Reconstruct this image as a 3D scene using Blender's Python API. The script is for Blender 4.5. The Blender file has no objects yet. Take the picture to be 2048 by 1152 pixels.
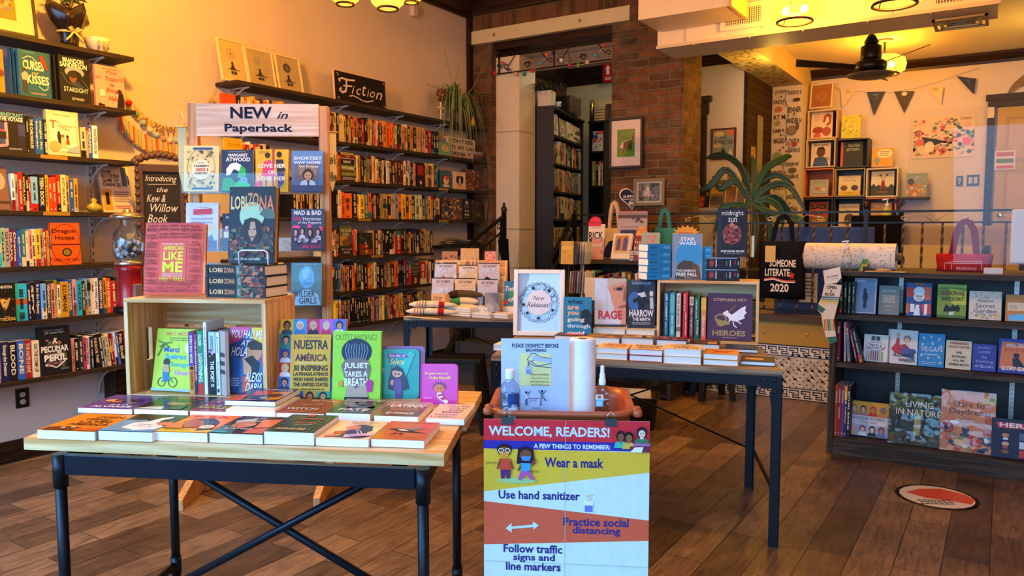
import bpy, math, random, re
from math import sin, cos, pi, radians, atan2, hypot, sqrt
from mathutils import Vector as V, Matrix
sc = bpy.context.scene
col = sc.collection
# ---------------------------------------------------------------- camera
F, CX, CY, H0 = 1540.0, 1024.0, 576.0, 1.36          # focal length in pixels of the 2048x1152 frame, eye height
PITCH, YAW = math.atan(117 / F), radians(32.6)
_r = V((cos(YAW), sin(YAW), 0))
_f = V((-sin(YAW) * cos(PITCH), cos(YAW) * cos(PITCH), -sin(PITCH)))
_u = _r.cross(_f)
C0 = V((0, 0, H0))
cam = bpy.data.objects.new('camera', bpy.data.cameras.new('camera'))
col.objects.link(cam)
cam.data.sensor_width = 36
cam.data.lens = 36 * F / 2048
cam.data.clip_start = .05
cam.matrix_world = Matrix(((_r.x, _u.x, -_f.x, 0), (_r.y, _u.y, -_f.y, 0), (_r.z, _u.z, -_f.z, H0), (0, 0, 0, 1)))
sc.camera = cam
# ---------------------------------------------------------------- exposure, world, daylight
sc.view_settings.view_transform = 'Standard'
sc.view_settings.look = 'None'
sc.view_settings.gamma = 1
sc.view_settings.exposure = EXPO = .0
W = bpy.data.worlds.new('sky'); sc.world = W; W.use_nodes = True
W.node_tree.nodes['Background'].inputs[0].default_value = (.55, .75, 1, 1)
W.node_tree.nodes['Background'].inputs[1].default_value = .6
def light(name, kind, loc, energy, color, size=.1, rot=None, sy=None, spread=None):
    d = bpy.data.lights.new(name, kind); d.energy = energy; d.color = color
    if kind == 'AREA':
        d.shape = 'RECTANGLE'; d.size = size; d.size_y = sy or size
        if spread: d.spread = spread
    else: d.shadow_soft_size = size
    o = bpy.data.objects.new(name, d); o.location = loc
    if rot: o.rotation_euler = rot
    col.objects.link(o); return o
DAY = (.24, .56, 1.0)
# daylight entering by the two shop windows behind the camera (front wall, y = -1.6)
light('window_daylight', 'AREA', (-3.05, -1.55, 1.75), 165, DAY, 3.0, (radians(52), 0, 0), 2.2, radians(125))
light('window_daylight', 'AREA', (.7, -1.55, 1.75), 100, DAY, 2.6, (radians(52), 0, 0), 2.2, radians(125))
AMBER = (1, .55, .075)
# ---------------------------------------------------------------- pixel rays on the real planes of the room
def ray(x, y): return _f + _r * ((x - CX) / F) + _u * ((CY - y) / F)
def on(x, y, p, n):
    d = ray(x, y); n = V(n); return C0 + d * ((V(p) - C0).dot(n) / d.dot(n))
def atz(x, y, z=0): return on(x, y, (0, 0, z), (0, 0, 1))
def atx(x, y, X): return on(x, y, (X, 0, 0), (1, 0, 0))
def aty(x, y, Y): return on(x, y, (0, Y, 0), (0, 1, 0))
def proj(p):
    v = V(p) - C0; z = v.dot(_f); return CX + F * v.dot(_r) / z, CY - F * v.dot(_u) / z
def solx(p, d, x):           # how far along d from p until it is seen at column x
    v = V(p) - C0; a = (x - CX) / F
    return (a * v.dot(_f) - v.dot(_r)) / (d.dot(_r) - a * d.dot(_f))
def soly(p, d, y):
    v = V(p) - C0; a = (CY - y) / F
    return (a * v.dot(_f) - v.dot(_u)) / (d.dot(_u) - a * d.dot(_f))
# ---------------------------------------------------------------- colours
def lin(c): return c / 12.92 if c <= .04045 else ((c + .055) / 1.055) ** 2.4
PAL = dict(k='15110f', K='2e2a28', m='5c1820', r='b3201c', R='dc4420', o='ea7022', O='e0a022', y='ecc222', Y='e8da80', c='ecd8a8',
    w='f2eee6', t='c49c68', n='643a1c', N='38231a', g='5c8038', G='aacc98', d='1c3626', e='28707a', b='2860b4', B='7cb4e4', v='18224e',
    p='ea9c92', P='5c2e6c', l='aaa4cc', s='9c9c9a', i='8c8834', h='d63a7c', a='26bcdc', W='ffffff', x='000000')
CN = dict(k='black', K='dark grey', m='maroon', r='red', R='orange red', o='orange', O='amber', y='yellow', Y='pale yellow', c='cream', w='white',
    t='tan', n='brown', N='dark brown', g='green', G='pale green', d='dark green', e='teal', b='blue', B='light blue', v='navy', p='pink',
    P='purple', l='lavender', s='grey', i='olive', h='hot pink', a='aqua')
_cc = {}
def C(c):
    if not isinstance(c, str): return c
    if c not in _cc:
        h = PAL.get(c, c)
        if len(h) == 3: h = ''.join(q * 2 for q in h)
        _cc[c] = tuple(lin(int(h[i:i + 2], 16) / 255) for i in (0, 2, 4))
    return _cc[c]
# ---------------------------------------------------------------- materials
def nt(name):
    m = bpy.data.materials.new(name); m.use_nodes = True; t = m.node_tree; b = t.nodes['Principled BSDF']
    def N(k, **kw):
        n = t.nodes.new('ShaderNode' + k)
        for a, v in kw.items(): setattr(n, a, v)
        return n
    return m, t, b, N, t.links.new
def setin(n, **kw):
    for k, v in kw.items(): n.inputs[k.replace('_', ' ')].default_value = v
def am(name, rough=.5, metal=0, nscale=40, amt=.1, bump=0, spec=.5, sub=0, stretch=(1, 1, 1)):
    """colour of the mesh's own faces, broken up by a procedural noise"""
    m, t, b, N, L = nt(name)
    at = N('VertexColor', layer_name='Col'); tc = N('TexCoord'); mp = N('Mapping'); no = N('TexNoise')
    mp.inputs['Scale'].default_value = stretch
    setin(no, Scale=nscale, Detail=3)
    L(tc.outputs['Object'], mp.inputs[0]); L(mp.outputs[0], no.inputs['Vector'])
    mr = N('MapRange'); mr.inputs[3].default_value = 1 - amt; mr.inputs[4].default_value = 1 + amt
    L(no.outputs[0], mr.inputs[0])
    mx = N('VectorMath', operation='SCALE'); L(at.outputs[0], mx.inputs[0]); L(mr.outputs[0], mx.inputs['Scale'])
    L(mx.outputs[0], b.inputs['Base Color'])
    setin(b, Roughness=rough, Metallic=metal); b.inputs['Specular IOR Level'].default_value = spec
    if bump:
        bp = N('Bump'); setin(bp, Strength=bump, Distance=.004); L(no.outputs[0], bp.inputs['Height']); L(bp.outputs[0], b.inputs['Normal'])
    return m
M = {}
M['paper'] = am('printed_card', .5, spec=.35)
M['gloss'] = am('glossy_cover', .22, spec=.5)
M['matte'] = am('matte_surface', .85, spec=.2)
M['pages'] = am('page_block', .85, nscale=9, amt=.12, spec=.1, stretch=(1, 90, 1))
M['plain'] = am('painted_surface', .5, nscale=14, amt=.06, bump=.05)
M['metal'] = am('dark_metal', .38, .55, 25, .1, .05)
M['chrome'] = am('bright_metal', .2, .95, 25, .05)
M['cloth'] = am('woven_cloth', .95, nscale=220, amt=.18, bump=.35, spec=.1)
M['leaf'] = am('leaf_surface', .42, nscale=12, amt=.3, spec=.4, stretch=(1, 1, .2))
M['plastic'] = am('moulded_plastic', .35, nscale=6, amt=.05)
def wood(name, c1, c2, rough=.5, scale=6, axis=0, knots=False, bump=.08, fine=True):
    m, t, b, N, L = nt(name)
    tc = N('TexCoord'); mp = N('Mapping'); s = [scale * 2.2] * 3; s[axis] = scale * .1; mp.inputs['Scale'].default_value = s
    L(tc.outputs['Object'], mp.inputs[0])
    n1 = N('TexNoise'); setin(n1, Scale=1.3, Detail=2, Distortion=.15); L(mp.outputs[0], n1.inputs['Vector'])
    w = N('MapRange'); w.inputs[4].default_value = 14; L(n1.outputs[0], w.inputs[0])
    fr = N('Math', operation='SINE'); mu = N('Math', operation='MULTIPLY'); mu.inputs[1].default_value = 3.1
    L(w.outputs[0], mu.inputs[0]); L(mu.outputs[0], fr.inputs[0])
    n2 = N('TexNoise'); setin(n2, Scale=9, Detail=6); L(mp.outputs[0], n2.inputs['Vector'])
    ad = N('Math', operation='MULTIPLY_ADD'); ad.inputs[1].default_value = .28; ad.inputs[2].default_value = 0
    L(fr.outputs[0], ad.inputs[0])
    a2 = N('Math', operation='ADD'); L(ad.outputs[0], a2.inputs[0]); L(n2.outputs[0], a2.inputs[1])
    cr = N('ValToRGB'); e = cr.color_ramp.elements
    e[0].position = .2; e[0].color = (*C(c1), 1); e[1].position = .85; e[1].color = (*C(c2), 1)
    L(a2.outputs[0], cr.inputs[0]); L(cr.outputs[0], b.inputs['Base Color']); setin(b, Roughness=rough)
    b.inputs['Specular IOR Level'].default_value = .35
    bp = N('Bump'); setin(bp, Strength=bump, Distance=.003); L(a2.outputs[0], bp.inputs['Height']); L(bp.outputs[0], b.inputs['Normal'])
    return m
M['pine'] = wood('pine_wood', 'cf9a5a', 'ecca94', .45, 5, 0)
M['pine_z'] = wood('pine_wood_upright', 'cf9a5a', 'ecca94', .45, 5, 2)
M['pine_y'] = wood('pine_wood_deep', 'cf9a5a', 'ecca94', .45, 5, 1)
M['maple'] = wood('pale_maple', 'c8b09a', 'ded0c0', .5, 5, 0)
M['maple_z'] = wood('warm_maple', 'a87646', 'd09c66', .45, 6, 2)
M['grey_oak'] = wood('grey_oak', '5c4c3c', '9a8468', .55, 7, 0)
M['shelf'] = wood('dark_stained_shelf', '1e1610', '3c2c1c', .55, 7, 1)
M['cabinet'] = wood('dark_oak_cabinet', '2a2119', '4c3e30', .6, 6, 0)
M['cabinet_z'] = wood('dark_oak_upright', '2a2119', '4c3e30', .6, 6, 2)
M['trim'] = wood('dark_trim', '1c0f08', '3a2214', .4, 6, 1)
M['trim_x'] = wood('dark_trim_across', '1c0f08', '3a2214', .4, 6, 0)
M['black_wood'] = wood('black_wood', '080706', '161311', .5, 6, 2)
def clear(name, tint, mixv=.9, rough=.02, wave=0, top=.75, glow=None):
    m, t, b, N, L = nt(name); out = t.nodes['Material Output']
    tr = N('BsdfTransparent'); tr.inputs[0].default_value = (*tint, 1)
    gl = N('BsdfGlossy'); setin(gl, Roughness=rough); fz = N('LayerWeight'); setin(fz, Blend=.22)
    mr = N('MapRange'); mr.inputs[3].default_value = 1 - mixv; mr.inputs[4].default_value = top
    ms = N('MixShader'); L(fz.outputs['Fresnel'], mr.inputs[0]); L(mr.outputs[0], ms.inputs[0]); L(tr.outputs[0], ms.inputs[1]); L(gl.outputs[0], ms.inputs[2])
    if wave:
        tc = N('TexCoord'); no = N('TexNoise'); setin(no, Scale=wave, Detail=2); L(tc.outputs['Object'], no.inputs['Vector'])
        bp = N('Bump'); setin(bp, Strength=.5, Distance=.03); L(no.outputs[0], bp.inputs['Height']); L(bp.outputs[0], gl.inputs['Normal']); L(bp.outputs[0], fz.inputs['Normal'])
    if glow:
        e = N('Emission'); e.inputs[0].default_value = (*glow[0], 1); e.inputs[1].default_value = glow[1]; a = N('AddShader'); L(ms.outputs[0], a.inputs[0]); L(e.outputs[0], a.inputs[1]); ms = a
    L(ms.outputs[0], out.inputs[0]); return m
M['acrylic'] = clear('clear_acrylic', (.94, .965, .97), .985, top=.3)
M['bottle'] = clear('clear_bottle', (.8, .86, .9), .93, .05, 30, .55)
M['screen'] = clear('clear_screen', (.97, .975, .97), .99, top=.14)
M['wrap'] = clear('shrink_wrap', (.98, .98, .98), .985, .1, 9, .3)
M['glass'] = clear('clear_glass', (.9, .94, .93), .92)
M['amber'] = clear('amber_glass', (1, .66, .2), .95, .05, top=.3, glow=((1, .52, .08), 1.1))
def emit(name, c, s):
    m, t, b, N, L = nt(name); e = N('Emission'); e.inputs[0].default_value = (*c, 1); e.inputs[1].default_value = s
    L(e.outputs[0], t.nodes['Material Output'].inputs[0]); return m
M['bulb'] = emit('glowing_bulb', (1, .72, .3), 14)
# room surfaces
def plaster(name, c, sc_=3, amt=.06):
    m, t, b, N, L = nt(name); tc = N('TexCoord'); no = N('TexNoise'); setin(no, Scale=sc_, Detail=5); L(tc.outputs['Object'], no.inputs['Vector'])
    cr = N('ValToRGB'); c = C(c); cr.color_ramp.elements[0].color = (*[q * (1 - amt) for q in c], 1); cr.color_ramp.elements[1].color = (*[q * (1 + amt) for q in c], 1)
    L(no.outputs[0], cr.inputs[0]); L(cr.outputs[0], b.inputs['Base Color']); setin(b, Roughness=.8)
    n2 = N('TexNoise'); setin(n2, Scale=120, Detail=2); L(tc.outputs['Object'], n2.inputs['Vector'])
    bp = N('Bump'); setin(bp, Strength=.12, Distance=.003); L(n2.outputs[0], bp.inputs['Height']); L(bp.outputs[0], b.inputs['Normal']); return m
M['plaster'] = plaster('painted_plaster', 'd2c8c0')
M['cream'] = plaster('cream_paint', 'd8cba4')
M['ceil'] = plaster('ceiling_paint', 'd6ccb8')
def bricky(name, scale, c1, c2, mort, bw, rh, ms, swap, bumpd=.012, noise=.5, offset=.5, rough=.85, contrast=.35, smear=0):
    m, t, b, N, L = nt(name); tc = N('TexCoord'); sx = N('SeparateXYZ'); cb = N('CombineXYZ')
    L(tc.outputs['Object'], sx.inputs[0])
    for i, ch in enumerate(swap): L(sx.outputs['XYZ'.index(ch)], cb.inputs[i])
    wn = N('TexNoise'); setin(wn, Scale=7, Detail=3); L(tc.outputs['Object'], wn.inputs['Vector'])
    wa = N('VectorMath', operation='SCALE'); wa.inputs['Scale'].default_value = .02 * noise; L(wn.outputs['Color'], wa.inputs[0])
    va = N('VectorMath', operation='ADD'); L(cb.outputs[0], va.inputs[0]); L(wa.outputs[0], va.inputs[1])
    br = N('TexBrick'); br.offset = offset; setin(br, Scale=scale); br.inputs['Brick Width'].default_value = bw; br.inputs['Row Height'].default_value = rh
    br.inputs['Mortar Size'].default_value = ms; br.inputs['Mortar Smooth'].default_value = .3; br.inputs['Bias'].default_value = 0
    br.inputs['Color1'].default_value = (*C(c1), 1); br.inputs['Color2'].default_value = (*C(c2), 1); br.inputs['Mortar'].default_value = (*C(mort), 1)
    L(va.outputs[0], br.inputs['Vector'])
    n2 = N('TexNoise'); setin(n2, Scale=5, Detail=8, Roughness=.7); L(tc.outputs['Object'], n2.inputs['Vector'])
    mr = N('MapRange'); mr.inputs[1].default_value = .3; mr.inputs[2].default_value = .7; mr.inputs[3].default_value = 1 - contrast; mr.inputs[4].default_value = 1 + contrast
    src = br.outputs[0]
    if smear:
        n4 = N('TexNoise'); setin(n4, Scale=3.2, Detail=6, Roughness=.75); L(tc.outputs['Object'], n4.inputs['Vector']); m4 = N('MapRange'); m4.inputs[1].default_value = .48; m4.inputs[2].default_value = .66; m4.inputs[4].default_value = smear; L(n4.outputs[0], m4.inputs[0])
        mx = N('MixRGB'); L(m4.outputs[0], mx.inputs[0]); L(br.outputs[0], mx.inputs[1]); mx.inputs[2].default_value = (*C(mort), 1); src = mx.outputs[0]
    L(n2.outputs[0], mr.inputs[0]); sm = N('VectorMath', operation='SCALE'); L(src, sm.inputs[0]); L(mr.outputs[0], sm.inputs['Scale'])
    L(sm.outputs[0], b.inputs['Base Color']); setin(b, Roughness=rough); b.inputs['Specular IOR Level'].default_value = .25
    if bumpd:
        n3 = N('TexNoise'); setin(n3, Scale=38, Detail=5); L(tc.outputs['Object'], n3.inputs['Vector'])
        ma = N('Math', operation='MULTIPLY_ADD'); ma.inputs[1].default_value = .5; L(n3.outputs[0], ma.inputs[0])
        iv = N('Math', operation='SUBTRACT'); iv.inputs[0].default_value = 1; L(br.outputs['Fac'], iv.inputs[1]); L(iv.outputs[0], ma.inputs[2])
        bp = N('Bump'); setin(bp, Strength=.9, Distance=bumpd); L(ma.outputs[0], bp.inputs['Height']); L(bp.outputs[0], b.inputs['Normal'])
    return m
M['brick'] = bricky('old_brick_front', 1, '7a5030', '503820', '6c5e46', .21, .072, .009, 'XZY', .02, 1.4, contrast=.5, smear=.7)
M['brick_side'] = bricky('old_brick_side', 1, '7a5030', '503820', '6c5e46', .21, .072, .009, 'YZX', .02, 1.4, contrast=.5, smear=.7)
M['brick_arch'] = bricky('brick_soldier_course', 1, '7a5030', '503820', '6c5e46', .2, .075, .009, 'ZXY', offset=0)
M['brick_dark'] = bricky('dark_brick', 1, '3c2a18', '30200f', '2a1c0e', .2, .07, .008, 'YZX')
M['floor'] = bricky('wood_plank_tile', 1, '86694e', '4c3828', '3a2c20', .6, .165, .0025, 'YXZ', .002, .0, .37, .32, .3)
def floor_grain(m):
    t = m.node_tree; N = t.nodes; L = t.links.new
    tc = N.new('ShaderNodeTexCoord'); mp = N.new('ShaderNodeMapping'); mp.inputs['Rotation'].default_value = (0, 0, 0); mp.inputs['Scale'].default_value = (16, 2.2, 1)
    no = N.new('ShaderNodeTexNoise'); no.inputs['Scale'].default_value = 3; no.inputs['Detail'].default_value = 9; no.inputs['Roughness'].default_value = .72
    no.inputs['Distortion'].default_value = .8
    L(tc.outputs['Object'], mp.inputs[0]); L(mp.outputs[0], no.inputs['Vector'])
    mr = N.new('ShaderNodeMapRange'); mr.inputs[1].default_value = .32; mr.inputs[2].default_value = .68; mr.inputs[3].default_value = .4; mr.inputs[4].default_value = 1.5
    L(no.outputs[0], mr.inputs[0])
    b = N['Principled BSDF']; src = b.inputs['Base Color'].links[0].from_socket
    sm = N.new('ShaderNodeVectorMath'); sm.operation = 'SCALE'; L(src, sm.inputs[0]); L(mr.outputs[0], sm.inputs['Scale']); L(sm.outputs[0], b.inputs['Base Color'])
    b.inputs['Specular IOR Level'].default_value = .4
floor_grain(M['floor'])
# ---------------------------------------------------------------- mesh builder: one MB = one mesh object
X3, Y3, Z3 = V((1, 0, 0)), V((0, 1, 0)), V((0, 0, 1))
class MB:
    def __init__(s): s.v = []; s.f = []; s.c = []; s.m = []; s.sm = []
    def face(s, pts, c, m=0, smooth=False):
        n = len(s.v); s.v += [tuple(p) for p in pts]; s.f.append(tuple(range(n, n + len(pts)))); s.c.append(C(c)); s.m.append(m); s.sm.append(smooth); return s
    def grid(s, rows, c, m=0, smooth=True, closed=False, cap=False):
        n = len(s.v); k = len(rows[0]); c = C(c) if not callable(c) else c
        for r in rows: s.v += [tuple(p) for p in r]
        for i in range(len(rows) - 1):
            for j in range(k if closed else k - 1):
                a = n + i * k + j; b = n + i * k + (j + 1) % k
                s.f.append((a, b, b + k, a + k)); s.c.append(c(i, j) if callable(c) else c); s.m.append(m); s.sm.append(smooth)
        if cap:
            for q, fl in ((0, True), (len(rows) - 1, False)):
                id_ = [n + q * k + j for j in range(k)]
                s.f.append(tuple(id_[::-1] if fl else id_)); s.c.append(c(0, 0) if callable(c) else c); s.m.append(m); s.sm.append(False)
        return s
    def hexa(s, o, a, b, c_, col_, m=0):
        o, a, b, c_ = V(o), V(a), V(b), V(c_); n = len(s.v)
        s.v += [tuple(p) for p in (o, o + a, o + a + b, o + b, o + c_, o + a + c_, o + a + b + c_, o + b + c_)]
        fl = a.cross(b).dot(c_) < 0
        for q in ((3, 2, 1, 0), (4, 5, 6, 7), (0, 1, 5, 4), (1, 2, 6, 5), (2, 3, 7, 6), (3, 0, 4, 7)):
            s.f.append(tuple(n + i for i in (q[::-1] if fl else q))); s.c.append(C(col_)); s.m.append(m); s.sm.append(False)
        return s
    def box(s, x0, y0, z0, x1, y1, z1, c='w', m=0): return s.hexa((x0, y0, z0), (x1 - x0, 0, 0), (0, y1 - y0, 0), (0, 0, z1 - z0), c, m)
    def bar(s, p, q, w, h, c='w', m=0, up=Z3):
        p, q = V(p), V(q); d = (q - p); t = d.normalized(); u = t.cross(V(up))
        if u.length < 1e-4: u = t.cross(X3)
        u.normalize(); k = u.cross(t).normalized()
        return s.hexa(p - u * w / 2 - k * h / 2, d, u * w, k * h, c, m)
    def tube(s, pts, r, c='w', n=8, m=0, cap=True, closed=False):
        pts = [V(p) for p in pts]; rows = []; u = None
        for i, p in enumerate(pts):
            t = (pts[min(i + 1, len(pts) - 1)] - pts[max(i - 1, 0)]).normalized()
            if u is None: u = t.orthogonal().normalized()
            u = (u - t * u.dot(t)).normalized(); w = t.cross(u); rr = r[i] if isinstance(r, (list, tuple)) else r
            rows.append([p + (u * cos(a) + w * sin(a)) * rr for a in (2 * pi * j / n for j in range(n))])
        return s.grid(rows, c, m, True, True, cap)
    def lathe(s, prof, c='w', n=20, o=(0, 0, 0), m=0, sx=1, cap=True):
        o = V(o); return s.grid([[o + V((r * cos(2 * pi * j / n) * sx, r * sin(2 * pi * j / n), z)) for j in range(n)] for r, z in prof], c, m, True, True, cap)
    def ball(s, o, r, c='w', n=10, m=0, sz=1):
        k = n // 2 + 1; return s.lathe([(max(r * sin(pi * i / k), 1e-4), -r * cos(pi * i / k) * sz) for i in range(k + 1)], c, n, o, m)
    def prism(s, poly, o, ux, uy, h, c='w', m=0):
        """polygon (list of 2D) on plane o,ux,uy pushed along h"""
        o, ux, uy, h = V(o), V(ux), V(uy), V(h); a = [o + ux * p[0] + uy * p[1] for p in poly]; b = [p + h for p in a]
        s.face(a, c, m); s.face(b[::-1], c, m); k = len(a)
        for i in range(k): s.face([a[i], b[i], b[(i + 1) % k], a[(i + 1) % k]], c, m)
        return s
    def build(s, name, mats, parent=None, bevel=0, loc=None, norm=True):
        me = bpy.data.meshes.new(name); me.from_pydata(s.v, [], s.f)
        if not isinstance(mats, (list, tuple)): mats = [mats]
        for q in mats: me.materials.append(M[q] if isinstance(q, str) else q)
        me.polygons.foreach_set('material_index', s.m); me.polygons.foreach_set('use_smooth', s.sm)
        at = me.color_attributes.new('Col', 'FLOAT_COLOR', 'CORNER'); buf = []
        for f, c in zip(s.f, s.c): buf += [c[0], c[1], c[2], 1.0] * len(f)
        at.data.foreach_set('color', buf)
        me.update()
        o = bpy.data.objects.new(name, me); col.objects.link(o)
        if parent: o.parent = parent
        if loc: o.location = loc
        if bevel:
            b = o.modifiers.new('bevel', 'BEVEL'); b.width = bevel; b.segments = 2; b.limit_method = 'ANGLE'; b.angle_limit = radians(50)
        return o
def grain(o, az):
    """turn a board so that its wood grain runs along az"""
    o.data.transform(Matrix.Rotation(-az, 4, 'Z')); o.rotation_euler = (0, 0, az); return o
def tag(o, label=None, cat=None, group=None, kind=None):
    for k, v in (('label', label), ('category', cat), ('group', group), ('kind', kind)):
        if v: o[k] = v
    return o
def thing(name, label, cat, loc=(0, 0, 0), rz=0, group=None, lean=0):
    o = bpy.data.objects.new(name, None); o.empty_display_size = .05; col.objects.link(o)
    o.location = loc; o.rotation_euler = (-radians(lean), 0, rz)
    return tag(o, label, cat, group)
def struct(name, mb, mat, bevel=0): return tag(mb.build(name, mat, bevel=bevel), kind='structure')
# ---------------------------------------------------------------- lettering (the built-in typeface turned into faces)
_tx = {}
_cu = bpy.data.curves.new('lettering', 'FONT'); _co = bpy.data.objects.new('lettering', _cu)
def letters(s, bold=0, shear=0):
    k = (s, bold, shear)
    if k not in _tx:
        _cu.body = s; _cu.resolution_u = 2; _cu.offset = bold; _cu.shear = shear
        me = _co.to_mesh(); vs = [(v.co.x, v.co.y) for v in me.vertices]; fs = [tuple(p.vertices) for p in me.polygons]; _co.to_mesh_clear()
        if vs:
            x0, x1 = min(v[0] for v in vs), max(v[0] for v in vs); y0, y1 = min(v[1] for v in vs), max(v[1] for v in vs)
            vs = [((x - x0) / (x1 - x0 + 1e-9), (y1 - y) / (y1 - y0 + 1e-9)) for x, y in vs]
        _tx[k] = (vs, fs)
    return _tx[k]
_aseed = [0]
def art(mb, ops, o, ux, uy, nrm, m=0, eps=.00025):
    """draws flat print on a surface: o = top left corner, ux, uy = full width and height (down), percent coordinates"""
    o, ux, uy, nrm = V(o), V(ux), V(uy), V(nrm).normalized(); asp = uy.length / ux.length; lay = 0
    _aseed[0] += 1; rnd = random.Random(_aseed[0])
    def P(x, y): return o + ux * (x / 100) + uy * (y / 100) + nrm * (eps * lay)
    def fc(pts, c):
        q = [P(*p) for p in pts]
        n = V((0, 0, 0))
        for i in range(len(q)): n += (q[i] - q[0]).cross(q[(i + 1) % len(q)] - q[0])
        mb.face(q if n.dot(nrm) > 0 else q[::-1], c, m)
    for op in ops.split(';'):
        op = op.strip()
        if not op: continue
        k, rest = op[0], op[2:]; lay += 1
        if k in 'tTivVI':
            a = rest.split(' ', 5); x0, y0, x1, y1 = map(float, a[:4]); c = a[4]
            vs, fs = letters(a[5], .028 if k in 'TV' else (.012 if k == 'I' else 0), .35 if k in 'iI' else 0)
            n0 = len(mb.v)
            if k in 'vV': mb.v += [tuple(P(x1 - (x1 - x0) * y, y0 + (y1 - y0) * x)) for x, y in vs]
            else: mb.v += [tuple(P(x0 + (x1 - x0) * x, y0 + (y1 - y0) * y)) for x, y in vs]
            for f in fs:
                p = [V(mb.v[n0 + i]) for i in f[:3]]
                fl = (p[1] - p[0]).cross(p[2] - p[0]).dot(nrm) < 0
                mb.f.append(tuple(n0 + i for i in (f[::-1] if fl else f))); mb.c.append(C(c)); mb.m.append(m); mb.sm.append(False)
            continue
        a = rest.split()
        if k == 'r': x0, y0, x1, y1 = map(float, a[:4]); fc([(x0, y0), (x1, y0), (x1, y1), (x0, y1)], a[4])
        elif k == 'e':
            x, y, rx, ry = map(float, a[:4]); fc([(x + rx * cos(2 * pi * i / 20), y + ry * sin(2 * pi * i / 20)) for i in range(20)], a[4])
        elif k == 'o':                                   # ring: cx cy rx ry thickness colour
            x, y, rx, ry, w = map(float, a[:5]); wy = w / asp
            for i in range(24):
                t0, t1 = 2 * pi * i / 24, 2 * pi * (i + 1) / 24
                fc([(x + rx * cos(t0), y + ry * sin(t0)), (x + rx * cos(t1), y + ry * sin(t1)), (x + (rx - w) * cos(t1), y + (ry - wy) * sin(t1)), (x + (rx - w) * cos(t0), y + (ry - wy) * sin(t0))], a[5])
        elif k == 'p': q = list(map(float, a[1:])); fc(list(zip(q[::2], q[1::2])), a[0])
        elif k == 'l':
            w = float(a[1]) / 2; q = list(map(float, a[2:])); pts = [(q[i], q[i + 1] * asp) for i in range(0, len(q), 2)]
            for (xa, ya), (xb, yb) in zip(pts, pts[1:]):
                d = hypot(xb - xa, yb - ya) or 1; tx, ty = (xb - xa) / d * w, (yb - ya) / d * w; e = .4
                fc([((xa - tx * e) - ty, (ya - ty * e + tx) / asp), ((xb + tx * e) - ty, (yb + ty * e + tx) / asp), ((xb + tx * e) + ty, (yb + ty * e - tx) / asp), ((xa - tx * e) + ty, (ya - ty * e - tx) / asp)], a[0])
        elif k == 'q':                                   # lines of print too small to read: x0 y0 x1 y1 colour lines
            x0, y0, x1, y1 = map(float, a[:4]); n = int(a[5]); h = (y1 - y0) / n
            for i in range(n):
                x = x0 + rnd.random() * (x1 - x0) * .08; e = x1 - rnd.random() * (x1 - x0) * .12
                while x < e:
                    w = (x1 - x0) * rnd.uniform(.05, .16); fc([(x, y0 + h * i + h * .25), (min(x + w, e), y0 + h * i + h * .25), (min(x + w, e), y0 + h * i + h * .75), (x, y0 + h * i + h * .75)], a[4]); x += w + (x1 - x0) * .025
        elif k == 's':                                   # scattered shapes: x0 y0 x1 y1 count size colours...
            x0, y0, x1, y1 = map(float, a[:4]); sz = float(a[5]); l0 = lay
            for i in range(int(a[4])):
                x, y = rnd.uniform(x0, x1), rnd.uniform(y0, y1); r1 = sz * rnd.uniform(.5, 1.1); t0 = rnd.random() * 6; k2 = rnd.choice((5, 6, 7)); st = rnd.uniform(.5, 1); lay = l0 + (i % 6) * .3
                fc([(min(max(x + r1 * cos(t0 + 2 * pi * j / k2), x0), x1), min(max(y + r1 * st * sin(t0 + 2 * pi * j / k2) / asp, y0), y1)) for j in range(k2)], rnd.choice(a[6:]))
            lay = l0 + 2
        elif k == 'z':                                   # person: cx top width height skin hair shirt
            cx, ty, w, h = map(float, a[:4])
            fc([(cx - w * .5, ty + h), (cx - w * .42, ty + h * .72), (cx - w * .15, ty + h * .6), (cx + w * .15, ty + h * .6), (cx + w * .42, ty + h * .72), (cx + w * .5, ty + h)], a[6])
            lay += 1; fc([(cx + w * .34 * cos(2 * pi * i / 16), ty + h * .32 + h * .32 * sin(2 * pi * i / 16)) for i in range(16)], a[5])
            lay += 1; fc([(cx - w * .1, ty + h * .5), (cx + w * .1, ty + h * .5), (cx + w * .12, ty + h * .68), (cx - w * .12, ty + h * .68)], a[4])
            lay += 1; fc([(cx + w * .23 * cos(2 * pi * i / 16), ty + h * .38 + h * .21 * sin(2 * pi * i / 16)) for i in range(16)], a[4])
            lay += 1
            for q in (-1, 1): fc([(cx + q * w * .09 + w * .035 * cos(2 * pi * i / 8), ty + h * .36 + h * .03 * sin(2 * pi * i / 8)) for i in range(8)], '201010')
            fc([(cx - w * .07, ty + h * .48), (cx + w * .07, ty + h * .48), (cx, ty + h * .51)], 'a03030')
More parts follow.
